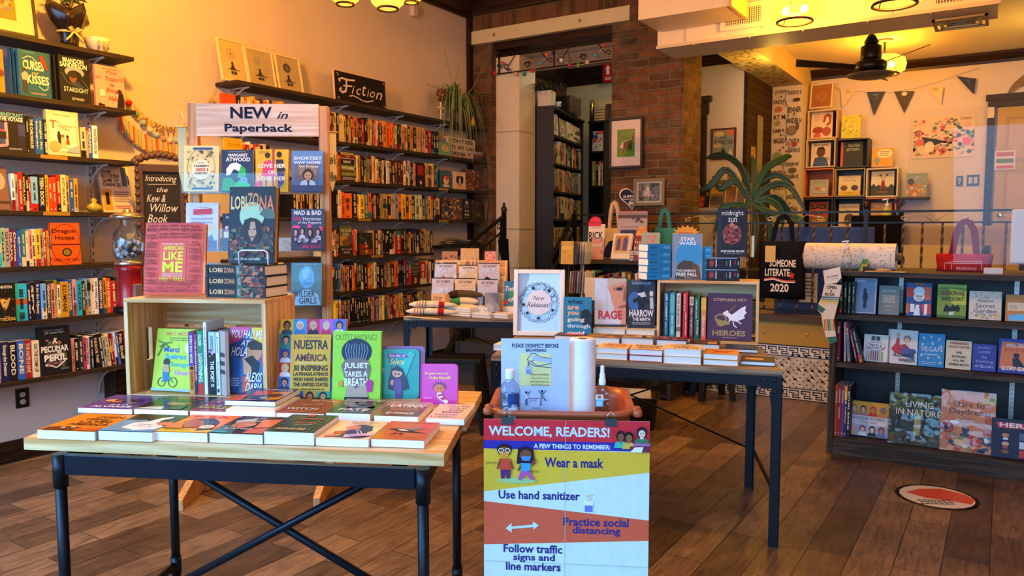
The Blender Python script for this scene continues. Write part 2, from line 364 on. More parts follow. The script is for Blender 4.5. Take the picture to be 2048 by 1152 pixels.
# ---------------------------------------------------------------- books
ORD = 'first second third fourth fifth sixth seventh eighth ninth tenth eleventh twelfth thirteenth fourteenth fifteenth sixteenth seventeenth eighteenth nineteenth'.split()
TENS = {2: 'twenty', 3: 'thirty', 4: 'forty', 5: 'fifty', 6: 'sixty', 7: 'seventy', 8: 'eighty'}
def ordw(n):
    if n < 20: return ORD[n - 1]
    t, u = divmod(n, 10); return (TENS[t][:-1] + 'ieth') if u == 0 else TENS[t] + '-' + ORD[u - 1]
def book(label, p, rz, w, h, t, cov, front='', spine='', lean=0, group=None, name='book', pages='f4ecd8', mat='paper', cat='book', hard=.0022, tint=None, parts=True, spc=None, edge=None):
    """local frame: cover on y=0 facing -y, spine on x=0, base z=0"""
    o = thing(name, label, cat, V(p) + Z3 * (.0007 + (t * sin(radians(lean)) if 0 < lean < 45 else 0)), rz, group, lean)
    b = MB(); k = hard; e = .003 if hard > .0015 else 0
    b.box(0, 0, 0, w, k, h, cov); b.box(0, t - k, 0, w, t, h, cov); b.box(0, k, 0, k, t - k, h, spc or cov)
    if spc: b.face([(-.0002, 0, 0), (-.0002, 0, h), (-.0002, t, h), (-.0002, t, 0)], spc)
    if front: art(b, front, (0, 0, h), (w, 0, 0), (0, 0, -h), (0, -1, 0))
    if spine: art(b, spine, (0, t, h), (0, -t, 0), (0, 0, -h), (-1, 0, 0))
    if not parts:
        b.box(k, k, e, w - e, t - k, h - e, pages); b.build('cover', mat, o); return o
    b.build('cover', mat, o)
    MB().box(k, k, e, w - e, t - k, h - e, pages).build('pages', 'pages', o)
    return o
def facing(label, bl, brx, topy, cov, front='', plane=('z', .76), az=None, t=.025, lean=6, **kw):
    """a book (or box) seen face on: bl = bottom left corner, brx, topy = where its right and top edges lie"""
    k, val = plane; p = atz(*bl, val) if k == 'z' else (atx(*bl, val) if k == 'x' else aty(*bl, val) if k == 'y' else on(*bl, *val))
    d = V((cos(az), sin(az), 0)); w = solx(p, d, brx); bk = V((-sin(az), cos(az), 0)); a = radians(lean)
    h = soly(p, Z3 * cos(a) + bk * sin(a), topy)
    if 'w_' in kw: w = kw.pop('w_')
    return book(label, p, az, w, h, t, cov, front, lean=lean, **kw)
def flat(label, bl, brx, base, t, depth, cov, front='', az=0, pz=None, **kw):
    p = atz(*bl, pz or base); p.z = base; d = V((cos(az), sin(az), 0)); w = solx(p, d, brx) * .985 - .001
    return book(label, p + Z3 * t, az, w, depth, t, cov, front, lean=90, **kw)

def lay(label, br, lx, base, t, depth, az, cov, spine='', p=None, w=None, **kw):
    """book lying flat, spine towards the viewer: br = lower right corner of the spine, lx = its left end"""
    d = V((cos(az), sin(az), 0)); p = p or atz(*br, base); L = w or -solx(p, d, lx)
    o = book(label, p + Z3 * t, 0, depth, L, t, cov, '', '', **kw)
    n1 = V((sin(az), -cos(az), 0)); o.rotation_euler = Matrix((-n1, -Z3, -d)).transposed().to_euler()
    if spine:
        b = MB(); 
        c = next(q for q in o.children if q.name.startswith('cover')); me = c.data
        art(b, spine, (-.0003, 0, L), (0, 0, -L), (0, t, 0), (-1, 0, 0)); n0 = len(me.vertices)
        extra = b.build('x', 'paper'); join(c, extra)
    return o
def join(a, b):
    """fold mesh object b into a (same local frame)"""
    ma, mb = a.data, b.data; bb = MB()
    for me in (ma, mb):
        n = len(bb.v); bb.v += [tuple(v.co) for v in me.vertices]; cols = [0.0] * (4 * len(me.loops)); me.color_attributes['Col'].data.foreach_get('color', cols)
        for p in me.polygons:
            bb.f.append(tuple(n + i for i in p.vertices)); k = p.loop_start * 4; bb.c.append(tuple(cols[k:k + 3])); bb.m.append(p.material_index); bb.sm.append(p.use_smooth)
    t = bb.build('x', list(ma.materials)); a.data = t.data; bpy.data.objects.remove(t); bpy.data.objects.remove(b)
def spine_up(label, xl, xr, yb, topy, z, az, cov, spine='', depth=.14, lean=0, **kw):
    """book standing with its spine to the viewer on a level surface"""
    d = V((cos(az), sin(az), 0)); p = atz(xr, yb, z); t = -solx(p, d, xl); h = soly(p, Z3, topy)
    return book(label, p, az + pi / 2, depth, h, t, cov, '', spine, lean=lean, **kw)
# ================================================================ THE ROOM
XL, YB, ZC = -4.87, 6.8, 3.75            # left wall, brick wall, shop ceiling
PZ, YP, YE = .66, 6.36, 9.6              # raised level: height, front edge, back wall
struct('floor', MB().box(XL - .1, -1.7, -.1, 2.7, 6.9, 0), 'floor')
struct('wall_left', MB().box(XL - .1, -1.7, 0, XL, YB + .45, ZC), 'plaster')
struct('wall_right', MB().box(2.6, -1.7, 0, 2.7, YE, ZC), 'plaster')
struct('ceiling', MB().box(XL - .1, -1.7, ZC, 2.7, 6.82, ZC + .1), 'ceil')
# front wall with the two shop windows and the glazed door opening (behind the camera)
w = MB()
for a in ((XL, 0, -4.6, ZC), (-1.5, 0, -.65, ZC), (2.05, 0, 2.6, ZC), (-4.6, 0, -1.5, .6), (-.65, 0, 2.05, .6), (-4.6, 2.9, -1.5, ZC), (-.65, 2.9, 2.05, ZC)):
    w.box(a[0], -1.7, a[1], a[2], -1.6, a[3])
struct('wall_front', w, 'plaster')
for i, (a, b_) in enumerate(((-4.6, -1.5), (-.65, 2.05))):
    w = MB(); m_ = (a + b_) / 2
    for q in ((a, .6, a + .06, 2.9), (b_ - .06, .6, b_, 2.9), (m_ - .03, .6, m_ + .03, 2.9), (a, .6, b_, .66), (a, 2.84, b_, 2.9)): w.box(q[0], -1.68, q[1], q[2], -1.61, q[3])
    struct('window_%d' % (i + 1), w, 'trim_x')
# brick wall with the stair opening, pillar, painted lintel
w = MB(); w.box(XL, YB, 0, -4.6, YB + .45, 3.32); w.box(-3.22, YB, PZ, -2.515, YB + .45, 3.45); w.box(-3.22, YB, 0, -2.515, YB + .45, PZ)
struct('wall_brick', w, 'brick')
struct('trim_1', MB().box(-3.03, YB - .012, 3.3, -2.51, YB + .1, ZC), 'brick')
struct('trim_2', MB().box(-4.87, YB - .01, 3.42, -3.03, YB + .44, ZC), 'brick_arch')
struct('wall_pillar_side', MB().box(-2.52, YB - .013, PZ, -2.5, YB + .46, ZC), 'brick_side')
w = MB(); w.box(XL, YB - .035, 3.305, -3.03, YB + .03, 3.44, 'd6cc9c')
for x in (-4.55, -3.55):
    w.lathe([(.018, 0), (.012, .012), (.001, .016)], 'a89a6c', 10)
    n = len(w.v) - 30
    for i in range(n, len(w.v)): v = w.v[i]; w.v[i] = (x + v[0], YB - .035 - v[2], 3.372 + v[1])
struct('trim_3', w, 'plain')
struct('trim_4', MB().box(-4.62, YB + .06, 3.24, -3.2, YB + .4, 3.32), 'trim_x')
# crown moulding and corner trim
def crown(name, axis, a, b_, fixed, z0, z1, d, mat, sgn=1):
    w = MB(); prof = [(0, z0), (d * .25, z0), (d * .3, z0 + (z1 - z0) * .25), (d * .75, z0 + (z1 - z0) * .7), (d, z0 + (z1 - z0) * .8), (d, z1), (0, z1)]
    if axis == 'y': w.prism([(p[0] * sgn, p[1]) for p in prof], (fixed, a, 0), X3, Z3, V((0, b_ - a, 0)))
    else: w.prism([(p[0] * sgn, p[1]) for p in prof], (a, fixed, 0), Y3, Z3, V((b_ - a, 0, 0)))
    struct(name, w, mat)
crown('trim_5', 'y', -1.6, YB, XL, 3.57, ZC, .14, 'trim')
crown('trim_6', 'x', XL, -2.5, YB - .012, 3.6, ZC, .12, 'trim_x', -1)
struct('trim_7', MB().box(XL, 6.72, .0, XL + .035, 6.79, 3.58), 'trim')
struct('baseboard_left', MB().box(XL, -1.6, 0, XL + .02, 6.72, .1).box(XL, -1.6, .1, XL + .012, 6.72, .125), 'trim')
# raised level: riser with mosaic tile and gold cap
w = MB(); w.box(-3.2, YP, 0, 2.6, YE, PZ); struct('floor_upper', w, 'grey_oak')
mos = MB(); Yt = YP - .012; x0m, x1m = -3.18, -.6
mos.box(x0m, Yt, 0, x1m, YP - .002, .435, 'cfc8ba')
def key_band(z0, z1, c1='f0ece2', c2='141212'):
    h = z1 - z0; y = Yt - .001
    mos.face([(x0m, y, z0), (x1m, y, z0), (x1m, y, z1), (x0m, y, z1)], c1); y -= .0012
    def R(xa, za, xb, zb): mos.face([(xa, y, za), (xb, y, za), (xb, y, zb), (xa, y, zb)], c2)
    R(x0m, z0, x1m, z0 + h * .07); R(x0m, z1 - h * .07, x1m, z1)
    s = h * .93; k = h * .09; x = x0m
    while x < x1m - s:
        za, zb = z0 + h * .17, z1 - h * .17; m_ = (za + zb) / 2
        R(x, zb - k, x + s * .8, zb); R(x, m_ + k * .6, x + k, zb); R(x, m_ + k * .2, x + s * .48, m_ + k * 1.2)
        R(x + s * .26, za, x + s, za + k); R(x + s * .26, za, x + s * .26 + k, m_ - k * .5); R(x + s * .26, m_ - k * 1.4, x + s * .72, m_ - k * .5); R(x + s * .72 + k * .2, za + k, x + s * .72 + k, zb)
        x += s
key_band(.0, .095, 'dcd2bc'); key_band(.345, .435, 'f4f2ee')
rnd = random.Random(5); z = .1; i = 0
while z < .34:
    x = x0m + (.026 if i % 2 else 0)
    while x < x1m - .05:
        cc = rnd.choice(('dedacf', 'e6e2d8', 'd0cabc', 'c6beae', 'b8b0a2'))
        if rnd.random() < .6: mos.face([(x + .004, Yt - .001, z + .003), (x + .048, Yt - .001, z + .003), (x + .048, Yt - .001, z + .023), (x + .004, Yt - .001, z + .023)], cc)
        else: mos.face([(x + .004, Yt - .001, z + .003), (x + .024, Yt - .001, z + .003), (x + .024, Yt - .001, z + .047), (x + .004, Yt - .001, z + .047)], cc)
        mos.face([(x - .005, Yt - .0016, z - .004), (x + .005, Yt - .0016, z - .004), (x + .005, Yt - .0016, z + .006), (x - .005, Yt - .0016, z + .006)], '161414')
        x += .052
    z += .027; i += 1
struct('trim_8', mos, 'gloss')
w = MB(); w.box(-3.18, YP - .03, .44, 2.6, YP + .0, .5, 'b8983c'); w.box(-3.18, YP - .018, .5, 2.6, YP + .002, .63, 'b8983c'); w.box(-3.18, YP - .06, .63, 2.6, YP + .03, .675, '4a3a22')
for x in (-1.62, -1.29, -.95): w.ball((x, YP - .02, .53), .014, 'c8a848', 8)
struct('trim_9', w, 'plain')
# stairs up to the opening
w = MB()
for i in range(4): w.box(-4.28, 5.42 + .25 * i, 0, -3.3, 5.42 + .25 * (i + 1), .165 * (i + 1), '3a3836')
w.box(-4.87, 6.4, 0, -3.2, YE, PZ, '5a4630')
struct('floor_stairs', w, 'plain')
st = MB()
for x in (-3.3, -4.28):
    st.prism([(5.3, 0), (5.62, 0), (6.4, .55), (6.4, .8), (6.2, .8)], (x - .03, 0, 0), Y3, Z3, V((.06, 0, 0)), '141210')
struct('trim_10', st, 'plain')
# upper room
struct('wall_back', MB().box(-2.0, YE, PZ, 2.6, YE + .1, 3.3), 'plaster')
struct('ceiling_upper', MB().box(-2.55, 6.8, 3.2, 2.6, YE + .1, 3.3).box(-2.3, 6.75, 3.2, 2.6, 6.82, ZC), 'ceil')
crown('trim_11', 'x', -1.98, 2.6, YE, 3.09, 3.2, .07, 'trim_x', -1)
struct('wall_adventure', MB().box(-2.9, 8.2, PZ, -2.33, 8.3, 3.25).box(-3.4, 8.2, 2.72, -2.9, 8.3, 3.25), 'plaster')
crown('trim_12', 'x', -3.3, -2.33, 8.2, 3.1, 3.2, .07, 'trim_x', -1)
struct('wall_dark_brick', MB().box(-2.36, 8.19, PZ, -2.325, 9.2, 3.05), 'brick_dark')
# back room beyond the opening
struct('wall_back_room', MB().box(-5.6, 9.35, PZ, -2.9, 9.45, 3.6), 'cream')
struct('wall_back_room_side', MB().box(-5.2, 7.25, PZ, -5.1, 9.4, 3.6), 'brick_side')
struct('ceiling_back_room', MB().box(-5.2, 7.25, 3.5, -2.5, 9.45, 3.6), 'ceil')
crown('trim_13', 'x', -5.1, -2.9, 9.35, 3.28, 3.5, .1, 'trim_x', -1)
crown('trim_14', 'y', 7.25, 9.35, -5.1, 3.28, 3.5, .1, 'trim')
struct('wall_back_room_right', MB().box(-3.2, 7.25, PZ, -3.15, 9.4, 3.6), 'plaster')
w = MB(); w.box(-4.64, 6.88, PZ, -4.31, 7.2, 3.16, 'e0d4b0')
for z in (2.38, 1.36, .95): w.box(-4.645, 6.874, z, -4.305, 7.2, z + .012, 'b8ac88')
w.box(-4.6, 7.2, 3.05, -3.2, 7.25, 3.24, '8a7c68')
struct('trim_15', w, 'plain')
# mural pilaster and mural beam
mu = MB(); mu.box(-2.325, 9.2, PZ, -1.985, YE, 3.06, 'cfc0a0'); mu.box(-2.33, 6.83, 2.99, -1.985, YE, 3.2, 'c8b488')
ink = '4a3a24'
mural = 'T 8 2 52 5 %s JOSEPH;T 50 3 96 6 %s HARRISON D.;T 4 9 48 12 %s FAITH L;T 50 15 94 19 %s KENNER;T 6 20 44 23.5 %s RT M;T 46 23 96 27 %s VANDER H;T 4 30 44 33 %s SAM R;' \
    'T 8 37 50 41 %s MAGGIE R;T 58 38 92 41 %s TATE R;T 56 45 94 48 %s GAVIN E;T 4 54 46 57 %s ORION S;T 50 55 92 58 %s EVAN W;T 4 61 50 64 %s ELIZABETH N;T 52 64 94 67 %s IVAN K;' \
    'T 10 73 44 76 %s JACK F;T 6 80 44 83 %s ANNIE H;T 54 79 92 82 %s SADIE S;T 52 88 92 91 %s SANTINO;T 54 93 96 96 %s RAFAEL' % ((ink,) * 19)
mural += ''.join(';l 5c4a2c 1.8 %d %d %d %d %d %d %d %d' % (46 + 8 * (i % 2), y, 40 + 10 * (i % 3), y + 6, 56 - 6 * (i % 2), y + 12, 46 + 8 * ((i + 1) % 2), y + 18) for i, y in enumerate(range(4, 92, 16)))
mural += ';e 22 16 12 2.2 c0703c;e 66 32 16 3.4 8a7a5a;o 66 32 16 3.4 1.5 4a3a24;e 84 29 6 3 6a5a44;e 22 50 16 2.6 8a8a4a;e 76 42 10 1.6 b0402c;p a8302c 20 62 34 61 30 64;e 72 61 14 2 6a5a3c;e 80 10 12 1.4 4a4030;e 20 26 10 2 a09060'
mural += ''.join(';e %d %d 3.5 .8 %s' % (x, y, c) for x, y, c in ((40, 44, 'a82820'), (50, 47, 'a82820'), (44, 50, 'a82820'), (58, 52, 'a82820'), (52, 42, 'b8482c'), (30, 46, 'a82820'), (34, 70, '6a7038'), (62, 70, '6a7038'), (30, 86, '6a7038'), (66, 85, '6a7038'), (30, 7, '6a7038'), (74, 20, '6a7038'), (32, 35, '6a7038')))
mural += ''.join(';l %s 1.2 %d %d %d %d' % (ink, 48, y, 48 + (34 if i % 2 else -34), y - 4) for i, y in enumerate(range(14, 96, 11)))
art(mu, mural, (-2.325, 9.2, 2.98), (.34, 0, 0), (0, 0, -1.55), (0, -1, 0), eps=.0004)
art(mu, ''.join('l %s 2 %d %d %d %d %d %d;' % (('5c4a2c', '6a7038', '7a5a34')[i % 3], 5 + 20 * (i % 4), 3 + i * 3.4, 30 + 14 * (i % 5), 5 + i * 3.4, 20 + 18 * (i % 4), 8 + i * 3.4) for i in range(27)) + 's 4 3 96 97 60 7 6a7038 8a5a34 a08a50', (-2.33, 6.83, 2.99), (.345, 0, 0), (0, 2.37, 0), (0, 0, -1), eps=.0004)
struct('trim_16', mu, 'matte')
# duct over the edge of the raised level, second soffit
w = MB(); w.box(-2.52, 6.2, 2.86, -.11, 6.6, ZC, 'd4c8ac'); w.box(-2.52, 6.17, 2.86, -.09, 6.2, 2.885, 'c0b496')
for x in (-2.28, -1.66, -.75): w.box(x, 6.195, 2.87, x + .006, 6.2, ZC, 'b0a488')
for x in (-2.2, -1.75, -1.35, -.9, -.5): w.ball((x, 6.18, 2.858), .009, '8a8070', 8)
struct('trim_17', w, 'plain')
w = MB(); w.box(-2.5, 5.75, 3.0, -1.78, 6.17, ZC, 'd8ccae'); w.box(-1.785, 5.74, 2.995, -1.76, 6.17, ZC, 'c6a868'); struct('trim_18', w, 'plain')
# doors
def frame_z(mb, x0, z0, x1, z1, y0, y1, w_, c): mb.box(x0, y0, z0, x0 + w_, y1, z1, c); mb.box(x1 - w_, y0, z0, x1, y1, z1, c); mb.box(x0 + w_, y0, z1 - w_, x1 - w_, y1, z1, c)
d = bpy.data.objects.new('door_1', None); col.objects.link(d); d.location = (-.21, YE, PZ); tag(d, kind='structure')
w = MB(); frame_z(w, 0, 0, 1.05, 2.04, -.05, 0, .07, '241409'); w.box(-.02, -.06, 2.04, 1.07, 0, 2.1, '241409'); w.build('door_frame', 'plain', d)
w = MB(); w.box(.09, -.035, 0, .96, -.005, 1.96, 'b89a50')
for z in (.2, .85, 1.4):
    for x in (.17, .57): w.box(x, -.042, z, x + .3, -.03, z + .46, 'a88a44'); w.box(x + .03, -.046, z + .03, x + .27, -.03, z + .43, 'bc9e56')
w.build('door_panel', 'plain', d)
w = MB(); w.lathe([(.03, -.02), (.03, 0), (.012, .01), (.012, .04), (.03, .05), (.032, .07), (.02, .085)], 'c0b49a', 14)
for i, v in enumerate(w.v): w.v[i] = (.155 + v[0], -.05 - v[2], .62 + v[1])
k = w; k2 = MB(); k2.lathe([(.03, 0), (.03, .02), (.01, .03)], 'c0b49a', 14)
for i, v in enumerate(k2.v): k2.v[i] = (.155 + v[0], -.04 - v[2], .85 + v[1])
k.build('door_knob', 'chrome', d); k2.build('deadbolt', 'chrome', d)
w = MB(); w.box(.0, -.06, 1.86, .06, -.03, 1.97, 'd8d0c0'); w.build('door_sensor', 'plastic', d)
d = bpy.data.objects.new('door_2', None); col.objects.link(d); d.location = (-2.9, 8.2, PZ); tag(d, kind='structure')
w = MB(); w.box(-.02, -.04, 0, .15, .1, 1.93, '35281c'); w.box(-.52, -.04, 1.93, .17, .1, 2.08, '35281c'); w.box(-.54, -.07, 2.06, .2, .12, 2.12, '35281c')
for x in (.02, .05, .08, .11): w.box(x, -.048, .02, x + .012, -.04, 1.9, '2a1f15')
w.build('door_frame', 'plain', d)
w = MB(); w.hexa((-.02, -.05, 0), (-.3, -.24, 0), (.022, -.028, 0), (0, 0, 1.92), '7a7a3a')
for z in (.15, 1.0): w.hexa((-.06, -.095, z), (-.2, -.16, 0), (.03, -.037, 0), (0, 0, .7), '8a8a48')
w.build('door_panel', 'plain', d)
# ================================================================ LEFT WALL: shelving and books
XF = XL + .24                                            # front edge of the wall shelves
rnd = random.Random(11)
def wall_shelf(label, z, ya, yb, brackets, group, tags=()):
    o = thing('wall_shelf', label, 'shelf', (XL, ya, z), 0, group)
    MB().box(.004, 0, -.026, .24, yb - ya, 0).build('board', 'shelf', o, bevel=.002)
    for y in brackets:
        b = MB(); y -= ya
        b.tube([(.012 + .2 * (1 - cos(t)), y, -.03 - .17 * (1 - sin(t))) for t in (pi / 2 * i / 8 for i in range(9))], .007, 'c8bfae', 6)
        b.box(.008, y - .008, -.034, .21, y + .008, -.027, 'c8bfae')
        b.build('bracket', 'plain', o)
    for y in tags:
        b = MB(); b.box(.24, y - .075 - ya, -.024, .2435, y + .075 - ya, -.003, 'c89a3c'); b.build('label_holder', 'metal', o, bevel=.001)
    return o
def rail(label, y, za, zb):
    o = MB(); o.box(XL, y - .015, za, XL + .012, y + .015, zb, 'd6cec0')
    z = za + .03
    while z < zb: o.box(XL + .0118, y - .004, z, XL + .0124, y + .004, z + .018, '4a4640'); z += .045
    tag(o.build('slotted_rail', 'plain'), label, 'shelf rail', 'slotted wall rails')
ROWN = 'top second third fourth fifth sixth bottom'.split()
LZ = [atx(x, y, XF).z for x, y in ((266, 114), (265, 220), (268, 322.6), (269.6, 426), (272, 525), (247, 624), (249, 729))]
FZ = [atx(x, y, XF).z for x, y in ((471, 158.6), (680, 282.6), (669.6, 360), (657, 435.5), (657, 513.6), (665.4, 585.4), (687, 652))]
for i, z in enumerate(LZ):
    wall_shelf('dark wooden wall shelf of the left unit, %s board from the top' % ordw(i + 1), z, .9, 2.86, (1.6, 2.68), 'boards of the left shelving unit', (2.35,) if i in (2, 3) else ())
for i, z in enumerate(FZ):
    yb = 6.72 if i < 4 else solx(V((XF, 0, z)), Y3, 868)
    wall_shelf('long dark wooden fiction shelf, %s board from the top' % ordw(i + 1), z, 3.62, yb, (3.75, 4.75, 5.45, 6.1)[:4 if i < 5 else 3], 'boards of the fiction shelving', ((6.0,) if i in (2,) else (4.9, 6.0) if i in (3,) else (5.05,) if i == 4 else ()))
rail('white slotted rail behind the left shelving unit, by its right end', 2.68, .45, 2.4)
rail('white slotted rail at the left end of the fiction shelves', 3.75, .5, 2.42)
rail('white slotted rail behind the middle of the fiction shelves', 5.2, .5, 2.42)
tag(MB().box(XL + .002, 2.72, .13, XL + .14, 2.79, .5).build('shelf_upright', 'trim'), 'short dark upright under the end of the left shelving', 'upright')
def contrast(c):
    r = C(c); return 'ecdcb0' if sum(r) < .8 else '2a1c14'
def spine_art(c, txt, rnd, wide):
    if txt: return 'V 22 8 78 86 %s %s' % (contrast(c), txt)
    k = rnd.random(); ct = contrast(c); alt = rnd.choice(('b3201c', 'e0a022', 'ecd8a8', '28707a', '15110f', 'd8c8a0', 'c06030'))
    a = []
    if k < .25: a.append('r 0 %d 100 100 %s' % (rnd.randint(70, 88), alt))
    elif k < .4: a.append('r 0 0 100 %d %s' % (rnd.randint(10, 26), alt))
    elif k < .5: a.append('r 0 %d 100 %d %s' % (40, rnd.randint(52, 64), alt))
    y = rnd.randint(8, 20)
    for i in range(rnd.randint(1, 2) + wide):
        e = y + rnd.randint(14, 34); x = rnd.randint(26, 38)
        while y < e: h = rnd.uniform(1.5, 4); a.append('r %d %.1f %d %.1f %s' % (x, y, 100 - x, y + h, ct)); y += h + 1.2
        y += rnd.randint(4, 9)
        if y > 84: break
    a.append('r 38 91 62 95 %s' % ct)
    return ';'.join(a)
def spine_row(toks, xa, xb, z, X, hh, where, group, axis=Y3, rz=pi, name='paperback', leans=None, count0=0, base=None, kind='paperback', d=(.135, .17), fill=None, parts=True):
    """books standing spine outwards between image columns xa and xb on a shelf at height z"""
    T = []
    for q in toks.replace(',', ' , ').split(' , ') if ':' in toks else toks.split():
        q = q.strip()
        m = re.match(r'(\*|[A-Za-z])([\d.]+)(?::(.*))?$', q)
        if m: T.append((m.group(1), float(m.group(2)), m.group(3)))
    tot = sum(t[1] for t in T); p0 = V((X, 0, z)) if axis is Y3 else V((0, X, z)); x = xa; n = count0
    sa = solx(p0, axis, xa)
    for i, (c, wd, txt) in enumerate(T):
        x1 = x + wd * (xb - xa) / tot; sb = solx(p0, axis, x1)
        if c != '*':
            n += 1; t = abs(sb - sa) - .0006; h = hh * rnd.uniform(.86, 1.0) * (1 if wd > 3 else .97)
            if txt: h = hh * rnd.uniform(.93, 1)
            p = p0 + axis * max(sa, sb) - V((rnd.uniform(0, .012), 0, 0))
            ln = leans(i, len(T)) if leans else 0; t -= abs(ln) * t * .004
            cc = C(c); j = rnd.uniform(.8, 1.15); cc = tuple(min(1, q * j) for q in cc)
            book('%s %s, %s from left on %s' % (CN[c], kind, ordw(n), where), p, rz, rnd.uniform(*d), h, t, cc, '', spine_art(c, txt, rnd, wd > 6), lean=ln, group=group, name=name, hard=.001, parts=parts, pages='e8d8b4')
        x, sa = x1, sb
    return n
def sface(label, xa, xb, topy, z, cov, front, X=XF - .015, t=.025, lean=3, axis=Y3, az=pi / 2, **kw):
    p0 = V((X, 0, z)) if axis is Y3 else V((0, X, z)); p = p0 + axis * solx(p0, axis, xa); w = solx(p, axis, xb); a = radians(lean)
    bk = V((-sin(az), cos(az), 0)); h = soly(p, Z3 * cos(a) + bk * sin(a), topy)
    return book(label, p, az, w, h, t, cov, front, lean=lean, **kw)
G = 'young readers books on the left shelves'
# second board: face-out books
for k in (2, 1): sface('copy of the teal romance with cream swirled title, %s' % ('backmost' if k == 2 else 'in the middle'), 41 - 8 * k, 103 - 8 * k, 97, LZ[1], '1c5664', '', X=XF - .02 - .028 * k, t=.024, spc='3a8ab0')
sface('teal novel with swirling cream title and a couple', 41, 104, 97, LZ[1], '1c5664',
    'r 12 3 55 6 3a7a86;T 14 22 80 42 f0dcb0 CURSES;I 40 44 62 52 c8a848 and;T 24 53 94 72 f0dcb0 KISSES;l f0dcb0 2 14 20 30 13 44 14 56 22;l f0dcb0 2 60 76 76 84 88 80 90 74;p e0a090 6 54 20 46 30 54 26 66 10 66;r 10 66 24 92 3a3038;e 18 43 4 4 3a2018;p a8281c 66 10 80 8 94 40 84 36 72 24;t 34 91 82 95 e0a090 SANDHYA MENON', t=.024, spc='3a8ab0')
sface('copy of the black space novel behind its twin', 112, 172, 109, LZ[1], '16130f', '', X=XF - .05, t=.028)
sface('black space fantasy novel with a helmeted figure', 122, 183, 109, LZ[1], '16130f',
    'T 14 4 82 14 f0e4c8 BRANDON;T 4 14 92 25 f0e4c8 SANDERSON;e 50 34 32 12 8a9a94;e 50 42 24 12 16130f;e 44 46 12 12 7a4a30;e 44 40 14 7 2a1c14;p 2c3a48 28 62 60 54 80 66 66 68;t 12 68 92 78 e8dcc0 STARSIGHT;t 36 90 76 96 d8ccb0 SKYWARD;l 5a6a70 2 8 38 22 56 34 60;l 5a6a70 2 74 50 92 66', t=.03)
sface('orange paperback at the left edge of the second left shelf', -34, 11, 92, LZ[1], 'f08018', 'q 60 20 96 30 a03c10 2;e 84 55 16 9 6a2a10', t=.02)
sface('pink novel with hand lettered red title overhanging the shelf', 193, 251, 128, LZ[1], 'e89a84',
    'q 22 5 86 9 8a3c34 1;I 38 12 76 19 d0281c This;I 34 25 78 36 d0281c Train;I 48 41 66 49 d0281c Is;I 36 54 78 66 d0281c Being;I 42 72 80 84 d0281c Held;r 0 27 20 33 c87a68;r 82 24 98 34 d07a68;p 1c1418 78 66 92 62 98 80 96 99 70 99;e 82 60 8 6 3a2018;p f0c8b0 14 60 30 58 32 74 14 76;p 1c1418 8 92 30 96 28 99 6 99', t=.022, lean=2)
# third board
sface('dark block adventure novel with a tower at sunset', -42, 54, 215, LZ[2], '241c2c',
    'p 3c3a70 0 30 100 30 100 60 0 60;p c84a5a 0 42 60 48 60 62 0 60;p f0a848 0 54 50 58 50 66 0 66;p 3a4a78 0 66 60 64 60 80 0 84;r 62 26 84 92 1c1418;p e89aa8 55 30 62 28 62 84 56 86;p d88a98 40 84 62 80 60 88 38 92;r 40 52 58 70 241a1c;T 46 4 97 14 78b0bc MINECRAFT;T 46 14 95 25 f0e8dc THE VOYAGE;t 62 91 90 96 f0e8dc JASON FRY', t=.03)
sface('cream award winning novel with ornamental border and children', 97, 161, 219, LZ[2], 'e4c890',
    'r 8 10 92 92 f2e0bc;e 50 9 36 6 f4dcb0;t 22 6 78 12 7a4a20 Adam Gidwitz;T 10 22 30 40 a06a28 T;t 30 24 44 29 a06a28 The;t 32 30 90 37 a06a28 nquisitor\'s;t 46 37 70 43 a06a28 Tale;e 36 50 4 4 2c1c14;p 2c2420 30 54 42 52 42 74 34 72;e 48 56 5 4 8a6a3a;p d8c48a 42 60 54 60 58 82 40 82;e 62 57 4 4 1c1410;p c03a28 58 62 66 61 68 74 58 74;e 22 80 18 12 d0a860;p 98b0b4 60 84 98 74 98 92 60 92;q 40 90 76 92 7a5a30 1;s 4 8 96 92 0 3 c', t=.03)
spine_row('k5,K9:THE CHRONICLES,b7:keeper,b8:single fin,k7', 55, 98, LZ[2], XF - .02, .215, 'the third left shelf beside the tower cover', G, name='book', kind='novel', d=(.13, .15))
spine_row('c9,p4,b8:MIDSUMMER,w9:WINTERHOUSE', 163, 197, LZ[2], XF - .02, .2, 'the third left shelf beside the cream award novel', G, name='book', kind='novel', d=(.13, .15))
# fourth board
sface('leaning brown novel showing a face, left on the fourth shelf', -20, 22, 332, LZ[3], '7a5444', 'e 60 34 30 20 c89a80;r 0 80 100 86 3a2a24', t=.02, lean=10)
spine_row('w8,s5,r10,k7:VICTOR LADY,k6,r5,B14,k14:TEEN BOOK,y7:WE NATION,R8,R8,r8,Y11:JUST LIKE PUNK,t7,b9,O8', 25, 158, LZ[3], XF - .02, .215, 'the fourth left shelf', G, name='book', kind='novel', d=(.13, .15))
tag(MB().lathe([(.001, 0), (.03, .004), (.05, .025), (.04, .045), (.012, .06), (.02, .075), (.004, .09)], 'b0a03c', 14, (XF - .09, 2.62, LZ[3]), sx=.6).build('ceramic_bird', 'gloss'), 'small mustard ceramic bird on the fourth left shelf', 'ornament')
